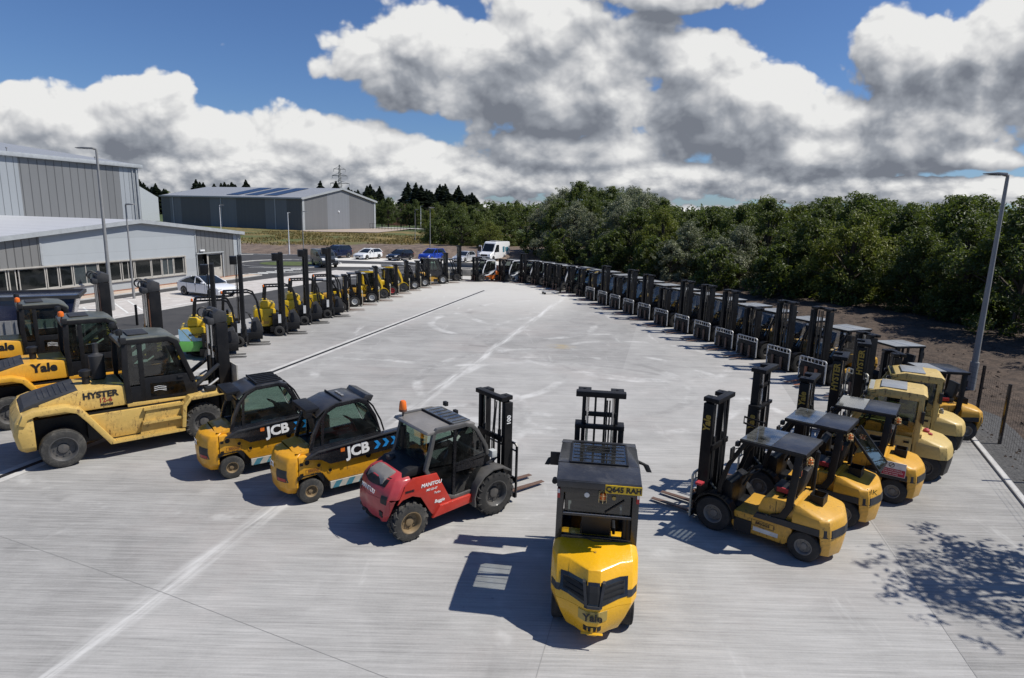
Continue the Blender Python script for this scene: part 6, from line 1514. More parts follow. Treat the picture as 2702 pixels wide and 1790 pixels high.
# ------------------------------------------------------------------ three heavy trucks on the left
def big_truck(label, col, txt, num=None, dh=.15, tcol='lblk', stack=True, clutter='rustbrn', name='heavy_forklift'):
    t = empty(name); tag(t, label, 'heavy forklift', 'heavy yellow trucks at the left edge'); P = M[col]
    BL = [(.50,.86,-2.40,-2.46,-2.48),(.64,1.02,-2.48,-2.56,-2.58),(1.0,1.08,-2.54,-2.62,-2.64),(1.30,1.08,-2.48,-2.58,-2.60),(1.50,1.02,-2.32,-2.44,-2.46)]
    mb = MB(); mb.loft([cw_ring(l, -2.20) for l in BL]); mb.build('counterweight', P, t, bevel=.04)
    for s in (-1, 1):
        y = s*.90
        mb = MB(); mb.bar([(-2.44,y,1.25),(-2.36,y,1.44),(-2.16,y,1.51),(-1.55,y,1.52),(-1.28,y,1.42),(-1.08,y,1.15),(-.60,y,.42)], .44, .13); mb.build('rear_fender', P, t, bevel=.025)
        mb = MB(); mb.prism([(-1.12,1.20),(-.62,.50),(1.12,.50),(1.12,1.20)], s*.84-.05, s*.84+.05); mb.build('side_plate', P, t, bevel=.02)
        for (x0, x1, z, w) in ((-.62,1.12,.44,.26),(.12,1.14,.80,.20),(.18,1.24,1.16,.12)):
            mb = MB(); mb.box(x0, x1, min(s*.88,s*(.88+w)), max(s*.88,s*(.88+w)), z-.03, z+.03)
            for k in range(int((x1-x0)/.045)): mb.box(x0+k*.045+.01, x0+k*.045+.03, min(s*(.90),s*(.87+w)), max(s*.90,s*(.87+w)), z+.03, z+.042)
            mb.build('step', P, t)
        mb = MB(); mb.prism([(.15,.82),(1.10,.82),(1.22,1.13),(.25,1.13)], s*.93-.02, s*.93+.02); mb.prism([(.05,.48),(1.08,.48),(1.10,.77),(.12,.77)], s*.95-.02, s*.95+.02); mb.build('step_riser', P, t)
        mb = MB(); mb.bar([(1.10,y,.50),(1.16,y,1.10),(1.32,y,1.30),(2.42,y,1.34),(2.50,y,1.28)], .44, .10); mb.build('front_fender', P, t, bevel=.02)
        wheel(t, -1.67, s*.92, .49, .34, 'tyred', 'rimd', 0, .66, dish=.30); wheel(t, 1.67, s*.86, .52, .36, 'tyred', 'rimd', 22, .62); 
    mb = MB(); mb.box(-2.3, 2.2, -.55, .55, .42, 1.2); mb.box(-1.10, 1.15, -.80, .80, .55, 1.24); mb.tube([(-1.67,-.8,.5),(-1.67,.8,.5)], .1, 8); mb.build('frame', M['black'], t)
    mb = MB(); mb.prism([(-2.1,1.30),(-.16,1.30),(-.16,1.86),(-1.25,1.86),(-2.06,1.62)], -.76, .76); hood = mb.build('hood', P, t, bevel=.06)
    mb = MB(); mb.prism([(-2.44,1.48),(-2.34,1.60),(-2.05,1.70),(-1.22,1.885),(-1.20,1.84),(-2.2,1.48)], -.70, .70)
    for k in range(6): mb.bar([(-1.40-k*.12,-.5,1.85-k*.027),(-1.40-k*.12,.5,1.85-k*.027)], .015, .05, up=(0,0,1))
    mb.build('engine_grille', M['charcoal'], t, bevel=.012)
    mb = MB(); mb.prism([(-.16,1.24),(1.52,1.24),(1.52,1.30),(-.16,1.36)], -.80, .80); mb.build('cab_base', P, t, bevel=.02)
    # cab
    for s in (-1, 1):
        y = s*.76
        mb = MB(); mb.bar([(-.10,y,1.34),(-.14,y,2.2),(-.10,y,3.0)], .09, .14); mb.bar([(-.12,y,3.0),(.95,y,3.0),(1.12,y,2.9),(1.22,y,2.6),(1.50,y,1.75)], .09, .13); mb.bar([(.24,y,1.34),(.24,y,2.98)], .07, .12); mb.prism([(-.12,1.34),(1.50,1.34),(1.46,1.70),(1.36,1.98),(.24,1.98),(.24,1.78),(-.12,1.78)], y-.03, y+.03)
        dr = mb.build('cab_door', M['black'], t, bevel=.015)
        mb = MB(); mb.add([(.30,y,2.02),(1.34,y,2.0),(1.14,y,2.6),(1.05,y,2.84),(.92,y,2.93),(.30,y,2.93)], [(0,1,2,3,4,5)]); mb.add([(-.08,y,1.82),(.20,y,1.82),(.20,y,2.93),(-.06,y,2.93)], [(0,1,2,3)]); mb.build('pane', M['glassg'], dr)
        MB().prism([(.42,1.44),(1.30,1.44),(1.24,1.78),(.42,1.82)], y+s*.032-.004, y+s*.032+.004).build('lower_pane', M['glassd'], dr)
        mb = MB()
        for k in range(3): mb.bar([(.50,y+s*.045,1.60+k*.05),(.62,y+s*.045,1.62+k*.05),(.80,y+s*.045,1.57+k*.05)], .006, .012)
        mb.build('door_swoosh', M['lwht'], dr)
        MB().box(1.10, 1.24, y+s*.035, y+s*.06, 1.88, 1.93).build('handle', M['vinyl'], dr)
    mb = MB(); mb.add([(1.52,-.74,1.70),(1.52,.74,1.70),(1.16,.74,2.94),(1.16,-.74,2.94)], [(0,1,2,3)]); mb.build('windscreen', M['glassg'], t)
    mb = MB(); mb.add([(-.14,.68,1.9),(-.14,-.68,1.9),(-.12,-.68,2.95),(-.12,.68,2.95)], [(0,1,2,3)]); mb.build('rear_window', M['glassg'], t)
    mb = MB(); mb.prism([(1.40,1.30),(1.62,1.34),(1.56,1.72),(1.40,1.72)], -.76, .76); mb.build('cab_nose', M['black'], t, bevel=.02)
    mb = MB(); rings = []
    for (x, z, w) in ((-.22,3.03,.78),(-.1,3.12,.74),(.7,3.14,.74),(1.08,3.09,.74),(1.24,2.98,.77)): rings.append([(x,w,z-.02),(x,-w,z-.02),(x,-w-.02,z-.14),(x,w+.02,z-.14)])
    mb.loft(rings); rf = mb.build('cab_roof', M['olive'], t, bevel=.035)
    MB().box(.05, .55, -.4, .4, 3.12, 3.15).build('roof_hatch', M['charcoal'], rf, bevel=.015)
    seat(t, .30, 1.62); steering(t, .98, 2.02)
    mb = MB(); mb.prism([(1.0,1.36),(1.40,1.36),(1.36,1.9),(1.12,1.95)], -.5, .5); mb.box(.0,.6,-.3,.3,1.36,1.62); mb.build('dash_cowl', M['vinyl'], t, bevel=.02)
    if stack:
        mb = MB(); mb.lathe([(1.86,.15),(1.90,.19),(2.52,.19),(2.56,.10),(2.60,.065),(2.86,.065),(2.86,.0)], (-.62,.36,0), 'z', 18); mb.build('exhaust_stack', M['charcoal'], t)
    mb = MB(); mb.lathe([(1.85,.09),(2.06,.09),(2.08,.14),(2.22,.15),(2.25,.10),(2.25,0)], (-.95,-.05,0), 'z', 14); mb.build('air_cleaner', M['vinyl'], t)
    # beacon and lamp brackets on the cab's rear corner
    for (x, y, z, m) in ((-.18,-.66,3.10,clutter),(-.14,.60,3.10,clutter)):
        mb = MB(); mb.box(x-.03, x+.03, y-.10, y+.10, z-.22, z+.02); mb.tube([(x,y,z),(x+.02,y,z+.14)], .02, 6); o = mb.build('lamp_bracket', M[m], t, bevel=.008)
        mb = MB(); mb.lathe([(z+.10,.0),(z+.10,.075),(z+.16,.085),(z+.24,.07),(z+.27,0)], (x,y,0), 'z', 12); mb.build('beacon', M['amberl' if m == 'rustbrn' and y < 0 else 'vinyl'], o)
        mb = MB(); mb.box(x-.02, x+.12, y-.2, y-.1, z-.12, z+.04); mb.build('work_light', M['vinyl'], o, bevel=.01)
    # mast
    X = 2.42; mm = M['mast']
    mb = MB()
    for s in (-1, 1): mb.box(X-.16, X+.16, s*.50-.075, s*.50+.075, .25, 3.12+dh)
    for z in (.5, 1.5, 2.4): mb.box(X-.22, X-.16, -.55, .55, z, z+.16)
    m_ = mb.build('mast', mm, t, bevel=.012)
    mb = MB()
    for s in (-1, 1): mb.box(X-.08, X+.17, s*.36-.06, s*.36+.06, .3, 3.22+dh)
    mb.box(X-.16, X+.02, -.44, .44, 3.12+dh, 3.24+dh); mb.build('inner_mast', M['rustbrn'] if clutter == 'rustbrn' else mm, t, bevel=.012)
    # sheave and hose carrier at the mast head
    mb = MB(); hp = [(X-.22,3.10+dh),(X+.18,3.14+dh),(X+.18,3.42+dh),(X-.05,3.50+dh),(X-.22,3.38+dh)]; mb.prism(hp, -.50, -.12); mb.prism(hp, .12, .50); mb.box(X-.16, X+.06, -.12, .12, 3.24+dh, 3.42+dh); mb.build('mast_head', M['charcoal'], t, bevel=.03)
    mb = MB()
    for s in (-1, 1): mb.tube([(X-.28+.14*math.cos(i*PI/8), s*.30, 3.36+dh+.14*math.sin(i*PI/8)) for i in range(17)], .025, 6)
    mb.build('hose_loop', M['vinyl'], t)
    mb = MB(); mb.box(X-.38, X-.18, -.54, -.05, 3.08+dh, 3.28+dh); mb.build('hose_bracket', M['charcoal'], t, bevel=.06)
    for s in (-1, 1):
        c = MB(); c.tube([(X-.2,s*.22,.4),(X-.2,s*.22,2.2)], .075, 10); cy = c.build('lift_cylinder', M['cyl'], t)
        c = MB(); c.tube([(X-.2,s*.22,2.2),(X-.2,s*.22,3.15+dh)], .045, 8); c.build('piston_rod', M['chrome'], cy)
        c = MB(); c.box(X+.0, X+.03, s*.12-.03, s*.12+.03, .6, 3.2+dh); c.build('chain', M['chain'], t)
        c = MB(); c.tube([(1.45,s*.62,1.42),(2.28,s*.54,2.05)], .065, 10); c.build('tilt_cylinder', M['cyl'], t)
        c = MB(); c.tube([(1.75,s*.68,1.36),(2.22,s*.60,1.64)], .03, 6); c.build('stay_rod', M['steelw'], t)
        MB().prism([(2.72,.08),(4.15,.08),(4.15,.10),(2.90,.16),(2.82,.26),(2.82,1.0),(2.72,1.0)], s*.45-.09, s*.45+.09).build('fork', M['fork'], t)
    mb = MB(); mb.box(2.62, 2.72, -1.0, 1.0, .25, .42); mb.box(2.62, 2.72, -1.0, 1.0, .85, 1.0); mb.box(2.62,2.66,-1.0,1.0,.42,.85); mb.build('carriage', mm, t, bevel=.012)
    mb = MB(); mb.prism([(2.63,1.0),(2.67,1.0),(2.67,2.05),(2.63,2.05)], -.98, .98); mb.build('load_plate', M['hazg'], t)
    mb = MB(); mb.box(1.75, 2.05, -.98, -.78, 1.40, 1.52); mb.build('lamp_block', M['vinyl'], t, bevel=.02)
    for s in (-1, 1):
        letter(txt, .225 if len(txt) > 4 else .36, M[tcol], hood, (-.74, s*.768, 1.69), (-s,0,0), (0,0,1), bold=.04)
        if num: letter(num, .17, M['lred'], hood, (-.64, s*.768, 1.53), (-s,0,0), (0,0,1), bold=.02, name='fleet_number'); letter('BRIGGS', .085, M['lblk'], t, (-.62, s*.768, 1.41), (-s,0,0), (0,0,1), bold=.05, name='maker_sticker')
    letter('YALE' if txt == 'Yale' else 'H', .2, M['lyel'], m_, (X, -.578, 2.0), (0,0,1), (-1,0,0), bold=.02, name='mast_lettering') if txt == 'Yale' else None
    return t
hy = big_truck('pale yellow heavy truck nearest at the left, black lettering over a red 12-6', 'bigyellow', 'HYSTER', '12-6', clutter='black')
y2 = big_truck('golden heavy truck in the middle of the three at the left edge', 'bigorange', 'Yale', stack=False, dh=.65)
y3 = big_truck('golden heavy truck farthest back of the three at the left edge', 'bigorange', 'Yale', stack=False, dh=.6)
for o, (px, py) in ((hy, (-11.26,14.85)), (y2, (-14.62,17.40)), (y3, (-17.95,19.95))):
    a = R(49); f = Vector((math.sin(a), math.cos(a))); l = Vector((-f.y, f.x)); c = Vector((px, py)) + f*1.67 + l*1.06; place(o, c.x, c.y, 49)

# ------------------------------------------------------------------ narrow aisle articulated trucks on the left
def artic(label, mh, body='elec', pack=True, livery=False):
    """origin under the right front wheel; the mast unit is swung to the truck's right side"""
    t = empty('articulated_forklift'); tag(t, label, 'articulated forklift', 'tall articulated trucks in the left hand row'); P = M[body]
    mb = MB(); mb.prism([(-1.16,.46),(-.12,.46),(-.08,1.30),(-.18,1.42),(-1.08,1.40),(-1.16,1.30)], .50, 1.95); bd = mb.build('body', P, t, bevel=.05)
    mb = MB(); mb.box(-.46, -.09, .49, 1.96, .94, 1.01); mb.build('body_stripe', M['black'], bd)
    MB().box(-.85, -.45, .488, .50, .60, .74).build('side_badge', M['amber'], bd)
    if pack:
        mb = MB(); mb.prism([(-.84,1.42),(-.12,1.42),(-.10,1.64),(-.36,1.70),(-.46,1.80),(-.74,1.80),(-.84,1.68)], .62, 1.75); mb.build('battery_cover', P, t, bevel=.04)
    mb = MB(); mb.box(-1.0, 1.15, 1.0, 2.1, .14, .50); mb.build('chassis', M['black'], t, bevel=.03)
    mb = MB(); mb.prism([(.62,.46),(1.20,.46),(1.16,.78),(.98,1.12),(.70,1.0)], 1.15, 2.15); mb.build('front_panel', M['charcoal'], t, bevel=.04)
    gm = MB()
    for y in (1.0, 2.05):
        gm.bar([(-.62,y,1.25),(-.58,y,1.9),(-.52,y,2.48)], .07, .12); gm.bar([(-.55,y,2.50),(.55,y,2.52),(.80,y,2.42),(.98,y,2.0),(1.10,y,1.0)], .06, .08)
    for k in range(7): gm.bar([(-.45+k*.17,1.0,2.5),(-.45+k*.17,2.05,2.5)], .04, .03, up=(0,0,1))
    gm.build('overhead_guard', M['black'], t)
    caged_beacon(t, -.62, 1.05, 2.46, False)
    seat(t, -.1, 1.0, 1.55); steering(t, .55, 1.38, 1.55)
    # front unit
    mb = MB(); mb.box(-.42, .46, .02, .95, .22, .50); mb.box(-.30, .10, .10, .90, .50, 1.15); mb.build('front_axle', M['black'], t, bevel=.02)
    MB().box(-.02, .12, -.02, .02, .70, 1.15).build('warning_sticker', M['paper'], t)
    X = .24
    mb = MB()
    for y in (.08, .78): mb.box(X-.075, X+.075, y-.045, y+.045, .12, mh-.02)
    for z in (.6, mh*.5, mh-.35): mb.box(X-.15, X-.10, .05, .8, z, z+.12)
    mb.build('mast', M['mast'], t)
    mb = MB()
    for y in (.17, .69): mb.box(X-.04, X+.12, y-.035, y+.035, .3, mh)
    mb.build('inner_mast', M['charcoal'], t)
    mb = MB(); mb.box(X-.42, X-.10, .02, .55, mh-.42, mh-.04); mb.build('mast_head', M['mast'], t, bevel=.02)
    for y in (.30, .56):
        c = MB(); c.tube([(X-.14,y,.3),(X-.14,y,mh-.3)], .028, 8); c.build('lift_cylinder', M['cyl'], t)
    c = MB(); c.tube([(X-.2,.12,.9),(X-.2,.12,mh-.2)], .012, 5); c.build('hose', M['vinyl'], t)
    mb = MB(); mb.box(.36, .41, -.08, .94, .08, .2); mb.box(.36, .41, -.08, .94, .42, .54); mb.build('carriage', M['mast'], t)
    mb = MB()
    for y in (-.10, .18, .43, .68, .96): mb.bar([(.38,y,.08),(.38,y,.95)], .03, .03)
    mb.bar([(.38,-.1,.95),(.38,.96,.95)], .03, .03, up=(1,0,0)); mb.build('backrest', M['charcoal'], t)
    for y in (.16, .70): MB().prism([(.42,.04),(1.45,.04),(1.45,.055),(.50,.085),(.46,.12),(.46,.54),(.42,.54)], y-.05, y+.05).build('fork', M['mast'], t)
    wheel(t, 0, .02, .27, .24, rim='rimd'); wheel(t, 0, .86, .27, .24, rim='rimd'); wheel(t, -.55, .98, .30, .2, rim='rimd'); wheel(t, -.55, 2.05, .30, .2, rim='rimd')
    if livery:
        mb = MB(); mb.prism([(-1.22,.34),(-.06,.34),(-.06,.74),(-.6,.80),(-1.22,.84)], .46, 2.0); mb.build('green_skirt', M['green'], t, bevel=.04)
        MB().prism([(-1.2,.84),(-.74,.80),(-1.08,1.30),(-1.2,1.36)], .465, .505).build('livery_swoosh', M['skyblue'], t)
        MB().prism([(-1.08,1.34),(-.68,.80),(-.12,.78),(-.12,.90),(-.56,.94),(-.84,1.34)], .480, .500).build('livery_wave', M['skyblue'], t)
        letter('MALCOLM', .13, M['lblk'], t, (-.50, .47, 1.08), (1,0,0), (0,0,1), bold=.03)
    return t
def place_artic(o, x, y): return place(o, x, y, 65)
place_artic(artic('green and yellow articulated truck with a pale blue swoosh, behind the heavy truck mast', 4.2, livery=True), -13.15, 26.5)
arts = [artic('nearest of the tall masted yellow articulated trucks, beside the green one', 4.38, pack=False)]
place_artic(arts[0], -13.13, 29.26)
a3 = artic('second tall masted yellow articulated truck in the left row', 4.36); place_artic(a3, -12.27, 32.21)
a4 = copy_tree(a3); a4['label'] = 'third tall masted yellow articulated truck in the left row'; place_artic(a4, -12.05, 35.5)
a5 = artic('fourth and farthest tall masted yellow articulated truck in the left row', 4.34, pack=False); place_artic(a5, -11.47, 38.07)

# ------------------------------------------------------------------ small trucks in the left hand row
GL = 'small trucks in the left hand row'
def at_front_right(o, px, py, az, s=1):
    a = R(az); f = Vector((math.sin(a), math.cos(a))); l = Vector((-f.y, f.x)); c = Vector((px, py)) - f*.95*s + l*.64*s
    o.scale = (s,)*3; return place(o, c.x, c.y, az)
kw = dict(stripe=False, box=False, beacon=False, sticker=False, redbelt=False, ttext=None, sidetxt=None, levels=VX, rim='rimw', edge='offwhite', roofA='roofwht', roofB='roofblk')
left = [
 (-11.3,40.43, dict(col='amber', mh=2.35), 'first small truck after the tall articulated ones, ochre with a black guard'),
 (-11.01,42.95, dict(col='amber', mh=2.3, hood='elec'), 'second small truck in the left row, ochre with a yellow hood'),
 (-10.33,45.25, dict(col='amber', mh=2.55), 'third small truck in the left row, ochre with white wheels'),
 (-9.95,47.5, dict(col='elec', mh=2.2, guard='elec', cab='loop', cabmat='elec', lowcw='black', rim='rimd'), 'truck with a bright yellow guard, nearer of the two, in the left row'),
 (-9.7,49.73, dict(col='black', mh=2.35, hood='elec', rim='redseat'), 'dark truck with red wheels between the two bright yellow guards'),
 (-9.2,51.9, dict(col='elec', mh=2.5, guard='elec', cab='loop', cabmat='elec', lowcw='black', rim='rimd', hood='black'), 'truck with a bright yellow guard, farther of the two, in the left row'),
 (-8.57,54.0, dict(col='black', mh=2.35), 'dark truck with pale load guard, third from the far end of the left row'),
 (-8.0,56.2, dict(col='charcoal', mh=2.4, edge='offwhite'), 'dark truck with cream load guard, second from the far end of the left row'),
 (-6.64,58.6, dict(col='amber', mh=2.55, cab='closed', hood='charcoal'), 'ochre truck with a closed dark cab at the far end of the left row'),
]
for (px, py, k, lb) in left:
    o = truck('forklift_truck', lb, 'forklift', GL, **{**kw, **k}); at_front_right(o, px, py, 70, .98 if k.get('cab') != 'closed' else 1.08)
o = truck('forklift_truck', 'black truck half hidden behind the closed cab at the far end of the left row', 'forklift', GL, **{**kw, 'col': 'black', 'mh': 3.3, 'rim': 'rimd', 'edge': 'black'}); at_front_right(o, -5.6, 61.5, 70)

# ------------------------------------------------------------------ grey and white trucks at the far end on the right
GF = 'grey trucks with pale pillars at the far end'
far = [(-3.45,61.3,'white pillared truck with an orange tail, leftmost at the far end','orange',2.25),(-.85,61.7,'white pillared truck between the two timber panels','greypan',2.1),(1.25,60.9,'white pillared truck with a raised mast, third at the far end','greypan',2.75),(2.45,59.2,'fourth pale pillared truck at the far end','charcoal',2.15),(3.5,57.4,'fifth pale pillared truck at the far end','charcoal',2.15),(4.25,55.6,'sixth pale pillared truck, next to the black row','charcoal',2.2)]
for i, (px, py, lb, c_, mh) in enumerate(far):
    o = truck('forklift_truck', lb, 'forklift', GF, **{**kw, 'col': c_, 'mh': mh, 'guard': 'black', 'cab': 'loop', 'cabmat': 'white', 'hood': 'greypan', 'rim': 'rimd', 'edge': 'black', 'lowcw': 'greypan' if i == 0 else None})
    a = R(-122); f = Vector((math.sin(a), math.cos(a))); l = Vector((-f.y, f.x)); c = Vector((px, py)) - f*.95 + l*-.62
    place(o, c.x+.3, c.y+.2, -122)
for i, (px, py, lb) in enumerate(((5.05,53.6,'black truck with a dull yellow flank, first beyond the white edged row'), (5.75,51.5,'black truck with a dull yellow flank, second beyond the white edged row'))):
    o = truck('forklift_truck', lb, 'forklift', GR, **{**kw, 'col': 'hyster', 'mh': 2.2, 'cab': 'hyster', 'cabmat': 'hyster', 'rim': 'rimd', 'edge': 'black', 'hood': 'black', 'lowcw': 'black', 'roofB': 'roofblk'})
    a = R(RAZ); f = Vector((math.sin(a), math.cos(a))); l = Vector((-f.y, f.x)); c = Vector((px, py)) - f*1.5 - l*.62; place(o, c.x, c.y, RAZ)
# low pallet trolley lying in front of the row
pt = empty('pallet_truck', (3.55, 53.3, 0), R(90+112)); tag(pt, 'low hand pallet truck lying in front of the far trucks', 'pallet truck')
for s in (-1, 1): MB().box(-.3, 1.1, s*.2-.08, s*.2+.08, .18, .26).build('fork', M['steelw'], pt)
mb = MB(); mb.box(-.5, -.3, -.25, .25, .1, .5); mb.tube([(-.45,0,.5),(-.75,0,1.15)], .025, 6); mb.bar([(-.75,-.15,1.15),(-.75,.15,1.15)], .03, .03); mb.build('handle', M['black'], pt)
for s in (-1, 1): MB().lathe([(s*.2-.04,0),(s*.2-.04,.09),(s*.2+.04,.09),(s*.2+.04,0)], (1.0,0,.09), 'y', 10).build('roller', M['rubber'], pt)

# ------------------------------------------------------------------ cars and vans
def car(label, cat, mat, prof='hatch', L=4.3, Wd=1.8, Hh=1.5, grp='cars parked at the far side', roofm=None):
    """lofted body: lower shell with wheel arches, glasshouse, wheels, lamps"""
    t = empty('parked_car'); tag(t, label, cat, grp)
    h = L/2; w = Wd/2; k = Hh/1.5
    low = {'hatch': [(-h,.55),(-h+.02,.85),(-h+.15,1.0),(-h+1.0,1.02),(h-1.25,.98),(h-.45,.86),(h-.05,.70),(h,.50),(h-.06,.26),(-h+.08,.28)],
           'suv': [(-h,.60),(-h+.02,.95),(-h+.12,1.08),(-h+1.0,1.10),(h-1.25,1.08),(h-.35,.98),(h-.05,.80),(h,.56),(h-.06,.28),(-h+.08,.30)],
           'fast': [(-h,.60),(-h+.02,.98),(-h+.30,1.03),(-h+1.0,1.0),(h-1.45,.98),(h-.45,.84),(h-.05,.70),(h,.50),(h-.06,.24),(-h+.08,.28)]}[prof]
    n = 5; rings = []
    for j in range(n):
        y = -w + Wd*j/(n-1); e = abs(j-(n-1)/2)/((n-1)/2); f = 1-.05*e**2
        rings.append([(x*(1-.03*e**3), y*(1 if .3 < z < .9 else .985), z*k*(1-.02*e**3)) for x, z in low])
    mb = MB(); mb.loft(rings, smooth=False); bd = mb.build('body', M[mat], t, bevel=.06, seg=3)
    gh = {'hatch': [(-h+.10,1.0),(-h+.42,1.40),(-h+.75,1.49),(h-2.35,1.50),(h-2.05,1.45),(h-1.15,.98)],
          'suv': [(-h+.10,1.08),(-h+.38,1.52),(-h+.65,1.60),(h-2.35,1.62),(h-2.0,1.56),(h-1.15,1.06)],
          'fast': [(-h+.30,1.02),(-h+1.0,1.33),(-h+1.5,1.46),(h-2.65,1.48),(h-2.3,1.42),(h-1.35,.98)]}[prof]
    top = max(z for x, z in gh); rings = []
    for sy in (-1, -.5, 0, .5, 1): rings.append([(x, sy*w*(.97-.30*max(0, (z-1.0)/(top-1.0))*.75), z*k) for x, z in gh])
    mb = MB(); mb.loft(rings); cabn = mb.build('cabin', M['carglass'], t, bevel=.03)
    # roof skin and pillars over the dark glass
    rf = [p for p in gh if p[1] > top-.12]; rings = []
    for sy in (-1, 0, 1): rings.append([(x, sy*w*.76, z*k+.012) for x, z in rf] + [(x, sy*w*.76, z*k-.03) for x, z in rf[::-1]])
    mb = MB(); mb.loft(rings); mb.build('roof', M[roofm or mat], t, bevel=.012)
    def gy(z): return w*(.97-.30*max(0, (z-1.0)/(top-1.0))*.75)+.008
    for s in (-1, 1):
        mb = MB()
        for a, b in ((gh[0], gh[1]), (gh[1], gh[2]), (gh[-1], gh[-2]), (gh[-2], gh[-3])): mb.bar([(a[0], s*gy(a[1]), a[1]*k), (b[0], s*gy(b[1]), b[1]*k+.01)], .05, .09)
        xm = -.1 if prof != 'fast' else -.25
        mb.bar([(xm, s*gy(1.0), 1.0*k), (xm-.08, s*gy(top-.06), (top-.05)*k)], .04, .07); mb.build('pillar', M[mat], t)
        mb = MB(); mb.box(h-1.75, h-1.52, s*(w+.02)-.09, s*(w+.02)+.09, 1.0*k, 1.13*k); mb.build('wing_mirror', M[mat], t, bevel=.03)
        mb = MB(); mb.prism([(h-.42,.66*k),(h-.08,.58*k),(h-.06,.70*k),(h-.40,.80*k)], s*(w-.20)-.17, s*(w-.20)+.19); mb.build('headlight', M['whitel'], t, bevel=.02)
        mb = MB(); mb.box(-h-.01, -h+.12, s*(w-.2)-.15, s*(w-.2)+.17, .78*k, .92*k); mb.build('tail_light', M['redl'], t, bevel=.02)
        for x in (-h+.82, h-.86):
            mb = MB(); mb.lathe([(s*(w-.16),.37*k),(s*(w+.004),.37*k),(s*(w+.004),0)], (x,0,.34*k), 'y', 20); mb.build('wheel_arch', M['vinyl'], t)
            wheel(t, x, s*(w-.085), .33*k, .20, 'tyre', 'alloy', 0, .68, dish=.6)
        MB().box(-.30, -.10, s*(w+.003)-.008, s*(w+.003)+.008, .86*k, .89*k).build('door_handle', M['vinyl'], t)
        mb = MB(); 
        for x in (h-1.45, -.18, -h+1.15): mb.box(x-.006, x+.006, s*w-.004, s*w+.006, .34*k, .97*k)
        mb.build('door_gap', M['vinyl'], t)
    MB().box(h-.035, h+.012, -.42, .42, .36*k, .56*k).build('grille', M['vinyl'], t, bevel=.01)
    MB().box(h+.012, h+.022, -.26, .26, .40*k, .50*k).build('number_plate', M['platew'], t)
    MB().box(-h-.02, -h+.01, -.26, .26, .62*k, .72*k).build('number_plate', M['plate'], t)
    return t
fc = car('white fastback car with a black glass roof parked by the office', 'car', 'carwht', 'fast', 4.6, 1.86, 1.48, None, roofm='carglass')
d = Vector((-22.0,45.42))-Vector((-25.09,46.89)); az_ = math.degrees(math.atan2(d.x, d.y)); f = d.normalized(); l = Vector((-f.y, f.x)); c = (Vector((-22.0,45.42))+Vector((-25.09,46.89)))/2 + l*.9
place(fc, c.x, c.y, az_)
for (x, y, az, args) in ((-24.8,87.7,207,('dark blue SUV, leftmost of the far cars','car','navy','suv',4.4,1.82,1.64)), (-20.4,87.5,207,('white hatchback between two dark cars','car','carwht','hatch',4.25,1.8,1.44)), (-15.8,86.8,207,('black hatchback, third of the far cars','car','carblk','hatch',4.2,1.78,1.46)), (-11.4,87.0,207,('bright blue car behind the lamp post','car','carblu','suv',4.3,1.8,1.56)), (-6.9,86.4,205,('silver hatchback, rightmost of the far cars','car','carslv','hatch',3.95,1.66,1.47))):
    o = car(*args); place(o, x, y, az)
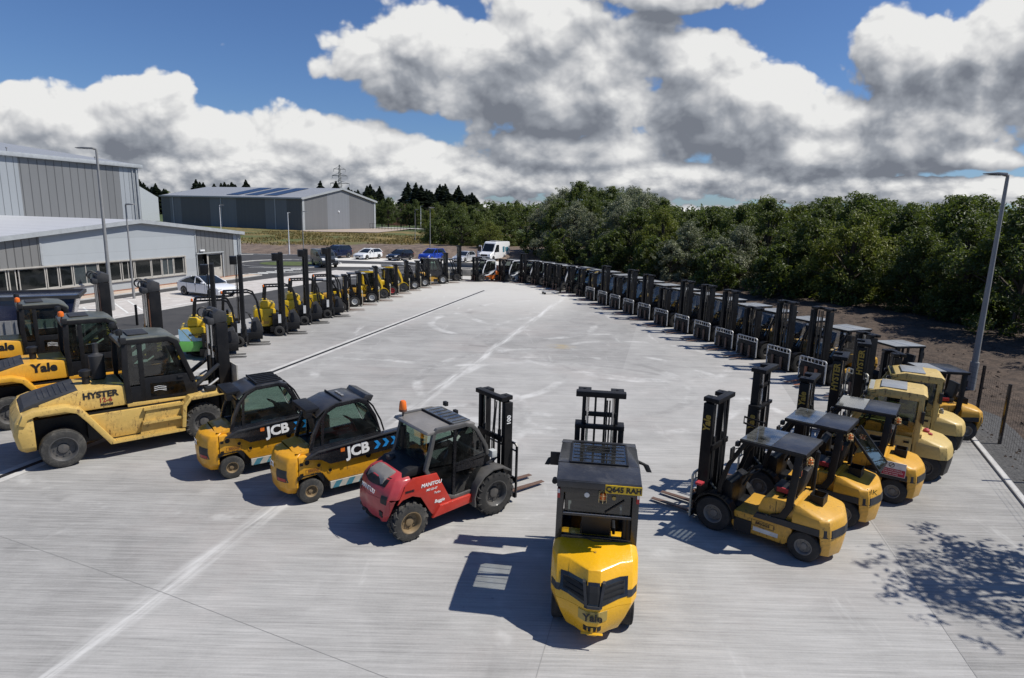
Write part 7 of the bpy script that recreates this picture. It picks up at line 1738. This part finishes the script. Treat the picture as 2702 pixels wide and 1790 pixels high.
def van(label, mat, L=5.6, Wd=2.0, Hh=2.6, hi=True):
    t = empty('parked_van'); tag(t, label, 'van', 'vans parked at the far side'); h = L/2; w = Wd/2
    low = [(-h,.45),(-h,Hh-.35),(-h+.12,Hh-.05),(-h+.5,Hh),(h-2.0,Hh),(h-1.75,Hh-.12),(h-1.02,1.32),(h-.25,1.05),(h-.02,.85),(h,.45),(h-.1,.30),(-h+.1,.32)]
    rings = [[(x, y*(1 if z < 1.2 else 1-.09*(z-1.2)/(Hh-1.2)), z) for x, z in low] for y in (-w, -w*.5, 0, w*.5, w)]
    mb = MB(); mb.loft(rings); mb.build('body', M[mat], t, bevel=.07, seg=3)
    mb = MB(); zt = Hh-.30; xt = h-1.75+(h-1.02-(h-1.75))*(Hh-.12-zt)/(Hh-.12-1.32); xb_ = h-1.02-.02
    mb.add([(xb_+.04,-w*.84,1.36),(xb_+.04,w*.84,1.36),(xt+.03,w*.80,zt),(xt+.03,-w*.80,zt)], [(0,1,2,3)]); mb.build('windscreen', M['carglass'], t)
    for s in (-1, 1):
        mb = MB(); mb.add([(h-1.2,s*(w+.004),1.30),(h-1.85,s*(w*.955+.012),Hh-.42 if hi else Hh-.3),(h-2.55,s*(w*.955+.012),Hh-.42 if hi else Hh-.3),(h-2.55,s*(w+.004),1.25)], [(0,1,2,3)]); mb.build('side_window', M['carglass'], t)
        mb = MB(); mb.box(h-1.45, h-1.3, s*(w+.14)-.10, s*(w+.14)+.10, 1.25, 1.62); mb.build('wing_mirror', M['vinyl'], t, bevel=.03)
        mb = MB(); mb.prism([(h-.40,.80),(h-.02,.72),(h-.06,1.0),(h-.36,1.10)], s*(w-.2)-.16, s*(w-.2)+.18); mb.build('headlight', M['whitel'], t, bevel=.02)
        for x in (-h+1.0, h-.95):
            mb = MB(); mb.lathe([(s*(w-.2),.40),(s*(w+.004),.40),(s*(w+.004),0)], (x,0,.36), 'y', 18); mb.build('wheel_arch', M['vinyl'], t)
            wheel(t, x, s*(w-.1), .35, .22, 'tyre', 'alloy', 0, .66)
    MB().box(h-.04, h+.012, -.55, .55, .70, .98).build('grille', M['vinyl'], t, bevel=.01); MB().box(h-.06, h+.014, -w*.95, w*.95, .34, .60).build('bumper', M['vinyl'], t, bevel=.03)
    MB().box(h+.014, h+.024, -.26, .26, .42, .53).build('number_plate', M['platew'], t)
    return t
wv = van('tall white van with its driver door swung open at the far end', 'carwht', 5.9, 2.05, 2.7); place(wv, -2.9, 91.4, 208)
dr = MB(); dr.prism([(-.02,.5),(-1.05,.5),(-1.05,1.30),(-.62,2.15),(-.02,2.15)], -.03, .03); d_ = dr.build('door', M['carwht'], wv); d_.location = (1.85,-1.05,0); d_.rotation_euler = (0,0,R(68))
mb = MB(); mb.box(-.90, -.08, .032, .036, 1.30, 1.98); mb.box(-.90,-.08,-.036,-.032,1.30,1.98); mb.build('pane', M['carglass'], d_)
mb = MB(); mb.box(-.4,.5,-.5,.5,2.7,2.82); mb.build('roof_beacon_bar', M['galv'], wv, bevel=.03)
for k, (a0, a1, z0, z1) in enumerate(((-2.3,-1.5,1.3,1.9),(-1.2,-.7,1.2,2.0))): MB().box(a0, a1, .99, 1.03, z0, z1).build('painted_reflection', M['hazb'], wv)  # dark teal patches stand in for reflections on the van's side
gv = van('dark grey panel van standing by the roundabout', 'cargry', 5.0, 1.92, 1.98, False); place(gv, -22.6, 74.4, 147)
